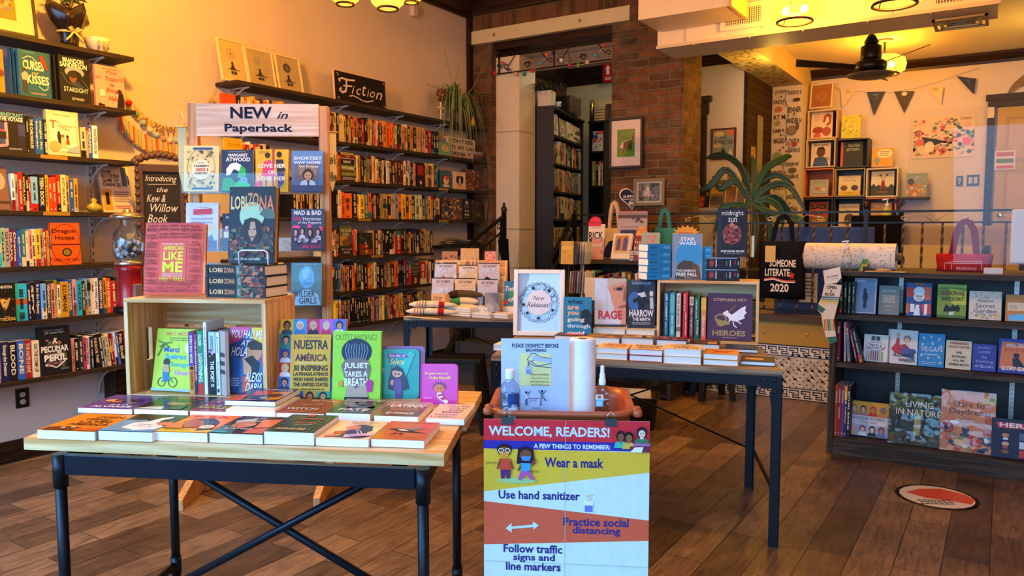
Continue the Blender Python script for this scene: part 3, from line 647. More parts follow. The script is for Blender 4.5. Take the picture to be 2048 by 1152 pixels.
# fifth board
spine_row('a5,G8:Guts,l10:GHOSTS,m8:DRAMA,P8:Drama,b8,e9,c6,p7,w7,y10,l7,r7:BABY,O5,P4', 0, 105, LZ[4], XF - .02, .222, 'the fifth left shelf', G, name='book', kind='graphic novel', d=(.14, .15))
sface('bright orange basketball graphic novel facing out', 105, 163, 446, LZ[4], 'ee5a12',
    'o 50 50 52 47 2 5a1408;T 4 14 86 27 3a0c06 Dragon;T 14 30 80 43 3a0c06 Hoops;r 0 50 100 53 6a1408;e 52 70 17 10 3a1408;e 52 70 12 7.5 8a7a28;t 6 84 94 91 3a0c06 GENE LUEN YANG', t=.025, lean=2)
spine_row('w9,k3', 163, 176, LZ[4], XF - .02, .185, 'the fifth left shelf after the orange cover', G, name='book', kind='novel', d=(.13, .15))
# sixth board
sface('black classic with a yellow torn face at the left edge', -26, 34, 569, LZ[5], '15130f',
    'T 26 6 90 14 e8dcc4 S. E. HINTON;p c89a3c 46 40 84 38 74 58 62 76 54 60;p e0b450 50 44 72 42 62 66;s 30 20 96 76 14 5 3a2c1c 50382a;t 58 84 76 88 d8a850 THE;T 20 88 96 96 d8a850 OUTSIDERS', t=.022, lean=2)
spine_row('a23,v7,k8:SPY,v12:IS for the Odyssey,B10,K9:VENGEANCE,p8,i6,w6,O15:ILLUMINAE,b9:WINGER,p8,a10:WILDER,k6:WE ARE OKAY,B5,l8,c6,w8:WE WERE LIARS,v9:GENERATION ONE,O8,R9:AN EMBER,r9,K10:TRUTH,K9,k9', 35, 262, LZ[5], XF - .02, .222, 'the sixth left shelf', G, name='book', kind='novel', d=(.13, .15))
# bottom board
spine_row('p5,v16:Strange the Dreamer,k16:BLOOD,b15:BONE,r14:THE HATE U GIVE,c13:ON THE COME UP', -2, 81, LZ[6], XF - .02, .225, 'the bottom left shelf before the black floral cover', G, name='book', kind='novel', d=(.13, .15))
sface('black novel with flowers and pale jumbled title', 82, 145, 657, LZ[6], '16161c',
    'q 14 6 86 9 8a9a9a 1;t 20 10 80 16 a8c4cc Jeff VanderMeer;s 14 24 86 86 46 9 6a7a4a 8a4a3a 4a4a40 c8bca4 9a5a5a 3a4a30;T 42 26 58 36 f0ece0 A;T 6 40 92 53 f4f0e8 PECULIAR;T 14 58 86 72 f4f0e8 PERIL;l e8e0d0 4 30 80 50 86 70 78 84 70;q 62 87 90 92 8a8a90 2', t=.03, lean=3)
spine_row('p7,k10,d9,h8,w9:EVERYTHING,v8,*6,k12:THE BOOK THIEF,K8,s7,c9:OUT OF THE BLUE,m6,r5,w5,b6,k14:Nic Sheff,r9', 146, 262, LZ[6], XF - .02, .215, 'the bottom left shelf right of the floral cover', G, name='book', kind='novel', d=(.13, .15), leans=lambda i, n: 0 if i < 6 else 5)
# things on the top board
def picture(name, label, bl, brx, topy, plane, az, fc, fw, mat_, artops, lean=0, t=.02, inset=None, ic=None, cat='picture', group=None, p=None, w=None, h=None, glass=True, ft='plain'):
    """framed picture: frame, mount and print"""
    bk = V((-sin(az), cos(az), 0)); a = radians(lean)
    if p is None:
        k, val = plane; p = atz(*bl, val) if k == 'z' else (atx(*bl, val) if k == 'x' else aty(*bl, val))
        d = V((cos(az), sin(az), 0)); w = solx(p, d, brx); h = soly(p, Z3 * cos(a) + bk * sin(a), topy)
    o = thing(name, label, cat, V(p) + Z3 * (.0007 + t * sin(a)), az, group, lean)
    b = MB()
    for q in ((0, 0, fw, h), (w - fw, 0, w, h), (fw, 0, w - fw, fw), (fw, h - fw, w - fw, h)): b.box(q[0], 0, q[1], q[2], t, q[3], fc)
    b.build('frame', ft, o, bevel=min(.003, fw * .2))
    b = MB(); b.box(fw * .9, t * .5, fw * .9, w - fw * .9, t * .8, h - fw * .9, mat_); art(b, artops, (fw, t * .5, h - fw), (w - 2 * fw, 0, 0), (0, 0, -(h - 2 * fw)), (0, -1, 0)); b.build('print', 'paper', o)
    if glass: MB().face([(fw, t * .3, fw), (w - fw, t * .3, fw), (w - fw, t * .3, h - fw), (fw, t * .3, h - fw)], 'w').build('glass', 'glass', o)
    return o
T0 = LZ[0]
def onshelf(x, z, X): return V((X, solx(V((X, 0, z)), Y3, x), z))
pp = onshelf(-70, T0, XF - .03)
picture('framed_print', 'dark framed print of a patterned form on olive, top left shelf', None, None, None, None, pi / 2, '1c1410', .015, 'e0d2b4',
    'r 10 8 74 80 8a8a24;e 52 34 22 20 c8a88c;s 34 18 70 48 40 5 b07a60 d8b8a0 7a8a6a c8604a;o 52 34 22 20 1.5 2a2018;e 55 56 15 11 d0806a;s 42 48 68 64 24 5 e0582c d8b0a0 6a8a9a;e 40 34 8 7 1c1410', lean=8, t=.02, p=pp, w=solx(pp, Y3, 78), h=.36, cat='picture')
o = thing('wrapped_flower_pot', 'red flowers in dark wrapped pot tied with cream ribbon', 'flower pot', onshelf(138, T0, XF - .1))
b = MB(); rows = []
for i, (r, z) in enumerate(((.05, 0), (.052, .03), (.056, .08), (.062, .095), (.085, .14), (.11, .19), (.1, .23))):
    rows.append([V((r * (1 + .16 * (i > 3) * sin(5 * a + i)) * cos(a), r * (1 + .16 * (i > 3) * cos(4 * a)) * sin(a), z + (.03 * sin(3 * a) if i > 4 else 0))) for a in (2 * pi * j / 28 for j in range(28))])
b.grid(rows, '241c16', smooth=True, closed=True, cap=True); b.build('paper_wrap', 'gloss', o)
b = MB(); b.tube([(.06 * cos(a), .06 * sin(a), .088) for a in (2 * pi * j / 20 for j in range(21))], .007, 'e8c878', 6)
for s in (-1, 1):
    b.tube([(.06, 0, .09), (.075, .02 * s, .11), (.08, .04 * s, .105), (.066, .01 * s, .088)], .006, 'e8c878', 6); b.tube([(.06, 0, .09), (.075, .025 * s, .06), (.07, .05 * s, .03)], .006, 'e8c878', 6)
b.build('ribbon', 'cloth', o)
for k in range(4):
    b = MB(); cx_, cy_, cz_ = .05 * cos(k * 1.7), .06 * sin(k * 1.7), .29 + .035 * (k % 2); b.tube([(0, 0, .18), (cx_, cy_, cz_)], .003, '2c3a1c', 5)
    for j in range(12):
        a = j * 2.4; r = .012 + .003 * j; p1 = V((cx_ + r * cos(a) * .9, cy_ + r * sin(a) * .9, cz_ + .02 - .002 * j)); u = V((-sin(a), cos(a), 0)) * .012
        b.face([V((cx_, cy_, cz_)) - u * .3, V((cx_, cy_, cz_)) + u * .3, p1 + u, p1 + V((cos(a), sin(a), .5)) * .012, p1 - u], rnd.choice(('a01018', 'b81420', '8a0c14')))
    for j in range(5):
        a = j * 1.3 + k; b.face([(cx_, cy_, cz_ - .03), (cx_ + .04 * cos(a), cy_ + .04 * sin(a), cz_ - .02), (cx_ + .06 * cos(a + .1), cy_ + .06 * sin(a + .1), cz_ - .04)], '26361a')
    b.build('flower', 'leaf', o)
o = thing('white_bowl', 'white crackled bowl with grey crest on the top left shelf', 'bowl', onshelf(196, T0, XF - .085))
b = MB().lathe([(.035, 0), (.04, .006), (.062, .03), (.072, .06), (.075, .085), (.071, .085), (.066, .055), (.03, .014), (.001, .012)], 'e2d4b8', 28, cap=False)
for a in (-.25, .0, .25): b.box(.0725, a * .12 - .008, .03, .0745, a * .12 + .008, .062, 'b0a48c')
b.build('bowl', 'gloss', o)
# poster on the shelf end, chalkboard and sweet machine in the gap
sface('pale cardboard game sign with brown lettering on shelf end', 208, 268, 330, LZ[3], 'ecc8a8', 'q 10 4 40 7 c87a60 1;T 8 11 42 18 2a2420 OUR;T 8 19 64 27 2a2420 BOOKISH;T 8 28 62 36 2a2420 GAME OF;T 8 37 66 45 2a2420 CHANCE!;r 68 2 98 46 f0d8c0;r 72 3 90 44 4a6068;r 92 20 97 40 4a6a8a;r 4 52 32 94 d89a3c;r 12 58 24 84 1c1814;q 38 54 92 78 9a8270 5;q 40 84 92 92 c85a50 2', name='game_sign', cat='sign', t=.02, lean=10, X=XL + .1)
o = thing('chalkboard', 'chalkboard sign in an ornate carved brown frame', 'chalkboard', (-4.57, 2.8, 1.15), radians(60), None, 0)
for x in (.03, .27): MB().tube([(x, .02, .01), (x, .02, -1.15)], .012, '2c1a0e', 8).build('easel_leg', 'plain', o)
pw, ph = .3, .62
b = MB()
for q in ((0, 0, .045, ph), (pw - .045, 0, pw, ph), (.045, 0, pw - .045, .05), (.045, ph - .05, pw - .045, ph)): b.box(q[0], 0, q[1], q[2], .035, q[3], '4a2a14')
for i in range(19):
    x = pw * i / 18; b.ball((x, .012, ph + .012 + .045 * sin(pi * i / 18) + .01 * (i % 2)), .022, '5a3418', 8)
for i in range(14):
    for x in (.012, pw - .012): b.ball((x, .006, ph * i / 13), .018, '4c2c14', 6)
b.build('frame', 'plain', o, bevel=.004)
b = MB(); b.box(.04, .012, .04, pw - .04, .02, ph - .04, '2c2620')
art(b, 'i 6 4 92 13 d8c8b0 Introducing;l d8c8b0 1 12 15 90 14;i 36 18 66 24 d8c8b0 the;i 8 27 60 36 d8c8b0 Kew &;i 18 38 94 48 d8c8b0 Willow;i 8 51 64 61 d8c8b0 Book;i 24 63 88 73 d8c8b0 Club!;l d8c8b0 1 14 76 90 75;q 16 79 88 95 b8a890 3', (.045, .012, ph - .05), (pw - .09, 0, 0), (0, 0, -(ph - .1)), (0, -1, 0)); b.build('slate', 'matte', o)
g = thing('sweet_machine', 'red gumball machine with clear globe and chrome lid', 'gumball machine', (-4.12, 2.47, 0))
MB().lathe([(.13, 0), (.13, .02), (.03, .04), (.03, .88), (.09, .9), (.09, .93)], '15110f', 20).build('stand', 'metal', g)
MB().lathe([(.07, .93), (.075, .94), (.066, .97), (.062, 1.13), (.075, 1.16)], 'a01418', 20).build('base', 'gloss', g)
MB().lathe([(.07, 1.16), (.078, 1.17), (.06, 1.195)], 'c8c4bc', 20).build('collar', 'chrome', g)
MB().lathe([(.055, 1.19), (.075, 1.21), (.082, 1.28), (.075, 1.34), (.04, 1.385), (.036, 1.42)], 'w', 24, cap=False).build('globe', 'glass', g)
b = MB()
for i in range(60):
    a = rnd.random() * 6.3; r = .06 * sqrt(rnd.random()); b.ball((r * cos(a), r * sin(a), 1.21 + .09 * rnd.random()), .014, rnd.choice(('8a98a4', 'd8dce0', '3a4450', 'b8c4cc')), 6)
tag(b.build('capsules', 'gloss', g), kind='stuff')
MB().lathe([(.038, 1.41), (.086, 1.42), (.09, 1.43), (.07, 1.45), (.02, 1.456), (.02, 1.47), (.004, 1.475)], 'c8c0b0', 24).build('lid', 'chrome', g)
MB().box(.06, -.022, .97, .085, .022, 1.06, 'b8b4ac').build('coin_slot', 'chrome', g, bevel=.004)
o = thing('wall_outlet', 'dark brown wall outlet with two pale sockets below left shelves', 'outlet', atx(44, 796, XL + .001), pi / 2)
MB().box(-.037, -.008, -.057, .037, 0, .057, '1e130c').build('cover_plate', 'plastic', o, bevel=.003)
for z in (-.021, .021):
    b = MB().prism([(.017 * cos(a), .015 * sin(a)) for a in (2 * pi * i / 16 for i in range(16))], (0, -.0105, z), X3, Z3, V((0, .004, 0)), 'd8d4cc')
    for x in (-.006, .006): b.box(x - .0012, -.011, z - .003, x + .0012, -.0104, z + .006, '1a1410')
    b.build('socket', 'plastic', o)
# ---------------------------------------------------------------- garlands on the wall
def sag(pa, pb, d, n):
    return [pa.lerp(pb, t) - Z3 * d * 4 * t * (1 - t) for t in (i / n for i in range(n + 1))]
xw = XL + .02
pa, pb = atx(243, 176, xw), atx(432, 178, xw); pts = sag(pa, pb, .26, 60)
o = thing('letter_garland', 'gold letter and pompom garland draped between the shelf units', 'garland', pa)
MB().tube([p - pa for p in pts], .002, 'c8a040', 4).build('string', 'plain', o)
for i in range(1, 58, 3):
    b = MB(); p = pts[i] - pa; t = (pts[i + 1] - pts[i]).normalized(); dn = t.cross(X3); dn = dn if dn.z < 0 else -dn
    L_ = 'YAY'[(i // 3) % 3]; art(b, 'T 0 0 100 100 %s %s' % (rnd.choice(('c89428', 'd8a838', '8a5c1c', '4a3018')), L_), p + X3 * .004, t * .048, dn * .06, X3); b.build('letter', 'gloss', o)
pa2, pb2 = atx(246, 190, xw), atx(430, 196, xw); pts = sag(pa2, pb2, .3, 44)
o = thing('pompom_garland', 'garland of coloured felt balls under the gold letter garland', 'garland', pa2)
MB().tube([p - pa2 for p in pts], .0015, 'e0d0b0', 4).build('string', 'plain', o)
for i in range(2, 44, 3): MB().ball(pts[i] - pa2 + X3 * .01, .02, rnd.choice(('b82820', 'e0b030', '9ab4b0', 'e8c8a8', 'd88a6a', '7aa08a')), 10).build('felt_ball', 'cloth', o)
pa3, pb3 = atx(238, 224, xw), atx(372, 268, xw); pts = sag(pa3, pb3, .1, 60)
o = thing('tassel_garland', 'tissue tassel garland in coral, yellow and mint on the wall', 'garland', pa3)
MB().tube([p - pa3 for p in pts], .0015, 'e0d0b0', 4).build('string', 'plain', o)
for i in range(1, 60, 2):
    b = MB(); p = pts[i] - pa3; c = ('c86a4a', 'e0b050', 'a8b898', 'e09a6a', 'd8c478')[(i // 2) % 5]
    for k in range(4): b.hexa(p + V((.002 + .003 * k, -.012 + .006 * k + rnd.uniform(-.004, .004), -.11)), V((.002, 0, 0)), V((0, .008, 0)), V((0, .006 - .004 * k, .11)), c)
    b.build('tassel', 'matte', o)
# ================================================================ FICTION SHELVES
GF = 'novels on the fiction shelves'
XB = XF - .02
def frow(i, toks, xa, xb, h, n0=0, **kw):
    return spine_row(toks, xa, xb, FZ[i], XB, h, 'the %s fiction shelf' % ('second', 'second', 'third', 'fourth', 'fifth', 'sixth', 'bottom')[i], GF, count0=n0, **kw)
n = frow(1, '*27 k3 k3 c5 R6 c6 O3 O5 t4 c5 k2 P4 R5 N3 c3 N5 t6 k4 O5 O4 c5 k8 p4 k14 c3 k18', 446, 628, .245, parts=False)
frow(1, 'k6 m6 m5 Y4 k4 c5 c5 y5 k5 O5 N4 o9 N3 N3 N4 r5 k4 k4 O4 c5 k2 R5 c4 k7 r5 O6 R5 o5 o4 N2 c5 k4 N5 t5 o3 c5 k5 O6 k5 p4 t4 t5 p4 c4 m4 r7 k4 v5 k6', 654, 878, .235, n, parts=False)
n = frow(2, '*35 o6 k6 w4 k5 k4 c5 O5 k5 c5 k9 w3', 453, 545, .235, parts=False)
frow(2, 't4 O5 o6 *26 N5 c3 O6 k5 k4 g3 s6 m4 c4 O4 c5 N4 d4 c4 k4 c6 v5 N6 n5 N5 m6 c6 k3 w4 K4 k4 p4 *16 K4 O4 s4 k2 t3 Y4 N3 e4', 668, 876, .232, n, parts=False)
n = frow(3, 'k6 c3 k4 O4 N5 k6 c4 t3 k5 w3 k6 R4', 586, 650, .23, parts=False)
frow(3, 'k4 c5 o5 o16 k9 c5 y9 e7 o6 w2 k4 p4 k4 K4 i4 t10 k5 O3 l5 s6 w2 R5 y8 K6 O5 k7 G7 c5 c3 k4 e4 O6 t4 N5 c9', 674, 881, .232, n, parts=False)
frow(4, 'c4 O5 k5 p4 m4 k3 *25 r5 R3 c4 *27 t8 N7 c4 k4 s2 k4 k4 k5 k5 k5 p2 r12 k5 N3 N3 k4 O5 k5 s2 v5 v5 N3 m3 N3 t5 i3 G5 m3 m2', 655, 866, .232, 0, parts=False)
frow(5, 'K5 d5 N5 d5 b5 t5 t5 m3 p5 k5 o5 N4 n4 N5 d4 k7 R7 c3 i4 c4 k7 k7 n3 m3 s4 t4 N7 o6 k3 v4 k4 k4 P4 r6 *17 r11 t4 R4 w2 k5', 655, 868, .235, 0, parts=False)
frow(6, 'y5 k3 w5 m3 r3 k5 N3 s5 k4 k4 k6 k4 v4 k5 d7 k5 N4 N3 t5 P4 l4 k3 c3 y5 Y3 *5 e4 o5 e3 m5 r5 p4 O4 O4 t4 N4 N4 m4 s3 N5 m5 k6 Y5 i5 c3 n4 t4', 672, 858, .225, 0, parts=False, leans=lambda i, n: 0 if i < 25 else 6)
sface('orange cloth novel facing out at the left of the fiction shelves', 446, 474, 186, FZ[1], 'd84a18', 'q 12 30 88 44 a02c0c 2;q 16 56 70 60 a02c0c 1', X=XB, lean=2)
sface('mustard novel facing out behind the paperback display', 453, 488, 275, FZ[2], 'd8a818', 'q 14 14 86 24 a87808 2', X=XB, lean=2)
sface('banded black and green novel with white hand lettering', 683, 710, 304, FZ[2], '1c1414',
    'r 0 0 100 8 a8a030;r 0 8 100 20 7a1c28;t 36 10 64 16 e8c8b8 THE;r 0 20 100 22 e8d0c0;T 18 28 74 38 f0e8dc NIGHT;r 0 44 100 64 6a8030;T 4 49 96 59 f0e8d8 WATCHMAN;r 0 64 100 68 5a2014;r 0 69 100 82 7a8c30;t 38 74 62 78 f0e8d8 a novel;t 6 86 94 96 f0e8dc LOUISE ERDRICH', X=XB, lean=2)
sface('black novel with a red square and star facing out', 834, 850, 325, FZ[2], '17120f', 'r 14 12 84 52 a01414;p e8dcc8 40 80 48 72 56 80 66 84 56 88 50 96 42 88 34 84', X=XB, lean=2)
sface('hazy green and gold novel with pale title facing out', 681, 706, 452, FZ[4], '2c2818',
    'r 0 0 100 36 5c6a2c;r 0 34 60 66 b08a2a;r 60 20 100 60 5c4c50;e 50 56 34 12 6a4c1c;t 8 10 92 20 e8e0c8 THE GLASS;t 24 24 76 33 e8e0c8 HOTEL;t 10 76 92 82 e8e4d8 EMILY ST. JOHN;t 26 86 76 92 e8e4d8 MANDEL', X=XB, lean=2)
sface('dark patterned novel with red band, fifth fiction shelf', 719, 746, 466, FZ[4], '1c1a18', 's 6 4 94 50 26 9 3a4a3c 4a5a30 24303a;r 0 50 70 72 8a2010;r 6 74 96 98 7a4410;p e8dcc0 48 40 54 46 50 52 44 46;e 52 60 8 6 c89a70;e 52 84 6 8 e0c080', X=XB, lean=2)
sface('dark green novel with pale lettering and gold figure', 823, 840, 523, FZ[5], '26281c', 't 6 6 94 18 a8b098 THE;t 10 24 94 34 a8b098 ESCAPE;t 10 40 90 50 a8b098 ROOM;q 16 54 80 60 98a088 1;r 6 66 90 99 4a2a14;p d8a848 40 70 56 68 66 92 30 98', X=XB, lean=2)
# right end of the upper fiction shelves
sface('mint green book with a torn gold circle', 879, 903, 283, FZ[1], '6aa078', 'e 52 46 30 28 d8b070;s 26 24 80 70 14 8 6aa078 e0c080 c89a58', X=XB + .005, lean=4, t=.02)
o = sface('white light box with black letters under the plant', 896, 951, 272, FZ[1], 'd8c8b8', 'T 6 8 60 28 2a2420 DON\'T;T 62 8 94 28 2a2420 SEE;T 6 40 28 60 2a2420 IT?;T 34 40 96 60 2a2420 WE CAN;T 6 72 84 92 2a2420 ORDER IT;T 90 72 95 92 2a2420 !;r 0 33 100 34 a89a8c;r 0 66 100 67 a89a8c', X=XB - .04, t=.05, lean=2, name='light_box', cat='light box', pages='c8b8a8')
for i, (c, y) in enumerate((('3a3c44', 0), ('7a3a34', .03), ('8a9098', .055))):
    tag(MB().box(XL + .06, 6.59, FZ[1] + y + .001, XL + .22, 6.7, FZ[1] + y + .028, c).build('box', 'paper', bevel=.002), '%s flat box in the stack right of the white light box' % ('dark grey', 'dull red', 'pale grey')[i], 'box', 'small stacked boxes')
def box(label, xa, xb, topy, z, c, ops, X, t=.05, lean=0, name='puzzle_box', cat='box', rz=pi / 2, group=None): return sface(label, xa, xb, topy, z, c, ops, X=X, t=t, lean=lean, name=name, cat=cat, pages=c, group=group, hard=.001)
FLOR = '6a3c2c d8a890 8a5a48 c87a6a 3a2820 e8c8b0 7a6a4a'
box('blue card box with a flower crowned cat portrait', 880, 903, 340, FZ[2], '3c6a84', 't 16 6 84 12 1c2a4a CATS;e 50 56 36 30 2c2418;e 52 56 26 22 e8cca0;p 2c2418 24 32 36 22 40 40;p 2c2418 80 32 68 22 62 40;e 62 40 20 10 c84a5a;e 42 34 10 6 e07a80;e 42 54 3 3 201810;e 62 54 3 3 201810;p d87a70 49 62 55 62 52 66;r 24 78 80 92 e0c8a8;r 0 94 100 100 2a4a60', XB - .02)
box('cream card box with a black and white dog portrait', 908, 931, 343, FZ[2], 'e4c8a0', 't 18 6 82 11 6a4a2c DOGS;e 50 48 32 26 241c16;p f0dcc0 50 24 62 62 50 76 38 62;p 241c16 18 30 34 20 32 48;p 241c16 82 30 66 20 68 48;e 50 58 7 5 241c16;r 22 74 78 92 e8b868;e 50 80 8 6 c8944c', XB - .02)
box('large speckled pebble puzzle box at the end of the third shelf', 930, 967, 338, FZ[2], '7a5a48', 's 1 1 99 99 150 5 ' + FLOR, XL + .1)
box('busy crowd scene puzzle box on the fourth fiction shelf', 884, 924, 395, FZ[3], '5a4438', 's 1 1 99 99 120 6 8a5a3c 3a4a5a c89a6a 7a3a34 2a2a24 d8c0a0 5a5a78 a86a4a', XB - .03)
box('black card box with small star emblems, fourth fiction shelf', 926, 941, 398, FZ[3], '17151f', 'p e0c090 30 14 50 8 70 14 64 24 36 24;r 14 30 86 34 5a6a6a;r 14 36 86 40 5a6a6a;e 34 56 14 6 9a8a84;e 68 56 14 6 9a8a84;e 34 74 12 6 d8c8a0;e 68 74 12 6 d8c8a0;q 12 84 88 88 b0a890 1', XB - .02)
box('dark speckled night sky puzzle box by the brick', 942, 967, 401, FZ[3], '2c2a20', 's 1 1 99 99 46 4 d8c8a8 5a4a34 3c4a44 8a6a4a 7a7a70', XB - .04)
b = MB(); rr = random.Random(4)
o = thing('bag_pile', 'pile of clear plastic wrapped packs on the lower wall ledge', 'plastic packs', (XL, 6.14, 1.2))
MB().box(0, -.02, -.03, .22, .58, 0).build('ledge', 'shelf', o)
for k in range(9):
    y = .03 + .13 * (k % 4) + .04 * (k // 4); z = .02 * (k // 4) + .012
    rows = [[V((.03 + .16 * u / 4, y + .15 * v / 4, z + .018 * sin(pi * u / 4) * sin(pi * v / 4) + rr.uniform(0, .008))) for v in range(5)] for u in range(5)]
    b = MB(); b.grid(rows, rr.choice(('b8b0a0', '9a948a', 'c8c4b8', '8a9490'))); b.build('pack', 'gloss', o)
# ---------------------------------------------------------------- on top of the fiction shelves
for lab, bl, brx, ty, ring in (('white framed print of rings above a tiny figure, leftmost of three', (446, 168), 501, 73, 'o 44 32 17 14 1 6a5a40;o 44 32 11 9 1 6a5a40;e 44 32 4 3.4 8a7a58'), ('white framed print in the middle of the three, reflecting a window', (500, 172), 556, 92, 'e 40 30 15 12 d8d0c0'), ('white framed print of a blue patterned disc, rightmost of three', (560, 186), 610, 106, 'e 44 32 17 14 3a4668;o 44 32 14 11 1.5 c8b890;e 46 31 7 6 e0d0a8;e 49 29 5 4 3a4668')):
    p = onshelf(bl[0], FZ[0], XF - .1); wd = solx(p, Y3, brx)
    picture('framed_print', lab, None, None, None, None, pi / 2, 'e8d2a0', .016, 'f0dcb0', ring + ';p 4a4030 44 56 50 58 54 68 62 72 34 72 40 66;e 46 56 5 4 4a4030;r 24 72 74 74 4a4030;r 36 77 60 85 4a4030;p e8d8b0 46 79 52 81 46 83', lean=11, p=p, w=wd, h=soly(p, Z3 * cos(radians(11)) - X3 * sin(radians(11)), ty), group='white framed prints')
p = onshelf(671, FZ[0], XF - .07); wd = solx(p, Y3, 773); hh = soly(p, Z3, 138)
o = thing('chalkboard_sign', 'black chalkboard lettered Fiction in white script on the shelf', 'chalkboard', p, pi / 2, None, 3)
MB().box(0, .002, 0, wd, .02, hh, 'e0bc80').build('board', 'plain', o)
b = MB(); b.box(.004, 0, .004, wd - .004, .003, hh - .004, '1e1a18')
art(b, 'l e0d4c4 2.4 10 34 8 28 14 22 26 24 38 21;l e0d4c4 3 22 24 22 46 20 62 14 68 9 62 12 54;l e0d4c4 2 16 46 32 42;i 31 40 37 66 e0d4c4 i;i 40 44 50 66 e0d4c4 c;i 52 30 60 66 e0d4c4 t;i 61 40 66 66 e0d4c4 i;i 67 44 77 66 e0d4c4 o;i 78 44 92 68 e0d4c4 n;l e0d4c4 1.4 26 76 34 72 42 76 50 82 60 84 70 78 74 74;l c8bcac 1 4 8 8 12 6 16;l c8bcac 1 94 8 97 13;l c8bcac 1 4 84 8 90;l c8bcac 1 94 86 97 92', (0, 0, hh), (wd, 0, 0), (0, 0, -hh), (0, -1, 0)); b.build('slate', 'matte', o)
# spider plant, dried flowers in a glass, wooden cross, small yellow bottle
pp = onshelf(916, FZ[0], XF - .1)
o = thing('spider_plant', 'bushy spider plant with long striped arching leaves', 'plant', pp)
MB().lathe([(.06, 0), (.075, .02), (.085, .11), (.08, .12)], '4a4038', 18).build('pot', 'plain', o)
b = MB(); rr = random.Random(8)
for k in range(120):
    a = rr.random() * 2 * pi; L_ = rr.uniform(.3, .62); up = rr.uniform(.08, .34); out = rr.uniform(.16, .36); wd_ = rr.uniform(.008, .015); pts = []
    for i in range(10):
        t = i / 9; rd = out * (t ** .8) * (1.1 if cos(a) > -.3 else .45); z = .11 + up * sin(pi * min(t * .9, 1)) - (L_ * 1.0 * t ** 2.2 if rd * cos(a) > .09 else up * .5 * t * t)
        pts.append(V((max(rd * cos(a), -.115), rd * sin(a) * 1.25, z)))
    s = V((-sin(a), cos(a), 0))
    b.grid([[p - s * wd_ * (1 - i / 9.5), p - s * wd_ * .35 * (1 - i / 9.5) + Z3 * .002, p + s * wd_ * .35 * (1 - i / 9.5) + Z3 * .002, p + s * wd_ * (1 - i / 9.5)] for i, p in enumerate(pts)], lambda i, j: C('4a6a34') if j != 1 else C('a8b478'))
for k in range(7):
    a = .3 + k * .8; b.tube([V((max(cos(a) * .32 * t, -.11), sin(a) * .4 * t, .11 + .55 * t - .3 * t * t * (k % 3 > 0))) for t in (i / 8 for i in range(9))], .0022, '7a8a4c', 4)
b.build('leaves', 'leaf', o)
pp = onshelf(884, FZ[0], XF - .07); o = thing('dried_flowers', 'dried brown hydrangea in a small glass bottle', 'dried flowers', pp)
MB().lathe([(.028, 0), (.03, .01), (.03, .1), (.016, .13), (.015, .17), (.019, .175)], 'w', 16, cap=False).build('bottle', 'glass', o)
b = MB(); b.tube([(0, 0, .02), (.005, 0, .2)], .003, '5a4428', 5)
for k in range(60):
    u = V((rr.gauss(0, 1), rr.gauss(0, 1), rr.gauss(0, 1))).normalized() * .06 * rr.random() ** .3; b.ball(u + V((0, 0, .25)), .015, rr.choice(('7a5228', '9a6c34', '5c3c1c')), 5)
b.build('flower_head', 'matte', o)
pp = onshelf(882, FZ[0], XF - .02); b = MB(); b.box(-.006, -.008, 0, .006, .008, .17, 'e8c890'); b.box(-.006, -.045, .105, .0065, .045, .122, 'e8c890'); tag(b.build('wooden_cross', 'plain', loc=pp), 'small pale wooden cross in front of the dried flowers', 'cross')
pp = onshelf(946, FZ[0], XF - .02); tag(MB().box(-.012, -.022, -.0, .012, .022, .012, 'c8a018').lathe([(.02, .012), (.022, .05), (.01, .075), (.01, .095)], 'd8aa14', 14).build('yellow_bottle', 'gloss', loc=pp), 'tiny yellow bottle ornament under the spider plant leaves', 'bottle')
b = MB()
o_ = thing('sprinkler_box', 'small white box fixed high on the left wall', 'sensor', atx(829, 22, XL + .03))
MB().box(-.03, -.035, -.05, .02, .035, .07, 'd0c4bc').build('casing', 'plastic', o_, bevel=.008)
# ================================================================ PAPERBACK DISPLAY STAND
A0 = radians(35); SP = V((-3.47, 2.44, 0)); SN = V((-sin(A0), cos(A0), 0)); SD = V((cos(A0), sin(A0), 0))
def sp(x, y): return on(x, y, SP, SN)
o = thing('display_stand', 'tall maple display stand with clear ledges and a paperback sign', 'display stand', V((0, 0, 0)))
def sbar(mb, x0, x1, ytop, ybot, d0, d1, c='w', z0=None, z1=None):
    a = sp(x0, ytop); b_ = a + SD * solx(a, SD, x1); za = z0 if z0 is not None else sp((x0 + x1) / 2, ybot).z; zb = z1 if z1 is not None else a.z
    a = a.copy(); a.z = za; mb.hexa(a + SN * d0, b_.xy.to_3d() - a.xy.to_3d(), SN * (d1 - d0), Z3 * (zb - za), c); return mb
for x0, x1 in ((374, 393), (636, 656)):
    sbar(MB(), x0, x1, 204 if x0 < 400 else 212, 900, 0, .045, z0=.0).build('post', 'maple_z', o, bevel=.003)
for x0 in (376, 638):
    a = sp(x0, 500); a.z = 0
    MB().prism([(-.28, 0), (.2, 0), (.2, .05), (.06, .14), (-.02, .14), (-.28, .05)], a + SD * .005, SN, Z3, SD * .035, 'w').build('foot', 'maple_z', o, bevel=.003)
MB().hexa(sp(376, 500) * V((1, 1, 0)) + Z3 * .32 + SN * .01, SD * solx(sp(376, 500), SD, 655), SN * .02, Z3 * .07, 'w').build('stretcher', 'maple', o)
sg = MB(); a = sp(392, 207); wd = solx(a, SD, 637); hb = a.z - sp(392, 272).z
sg.hexa(a - Z3 * hb - SN * .006, SD * wd, SN * .02, Z3 * hb, 'd8cabc')
g = grain(sg.build('sign_board', 'maple', o), A0)
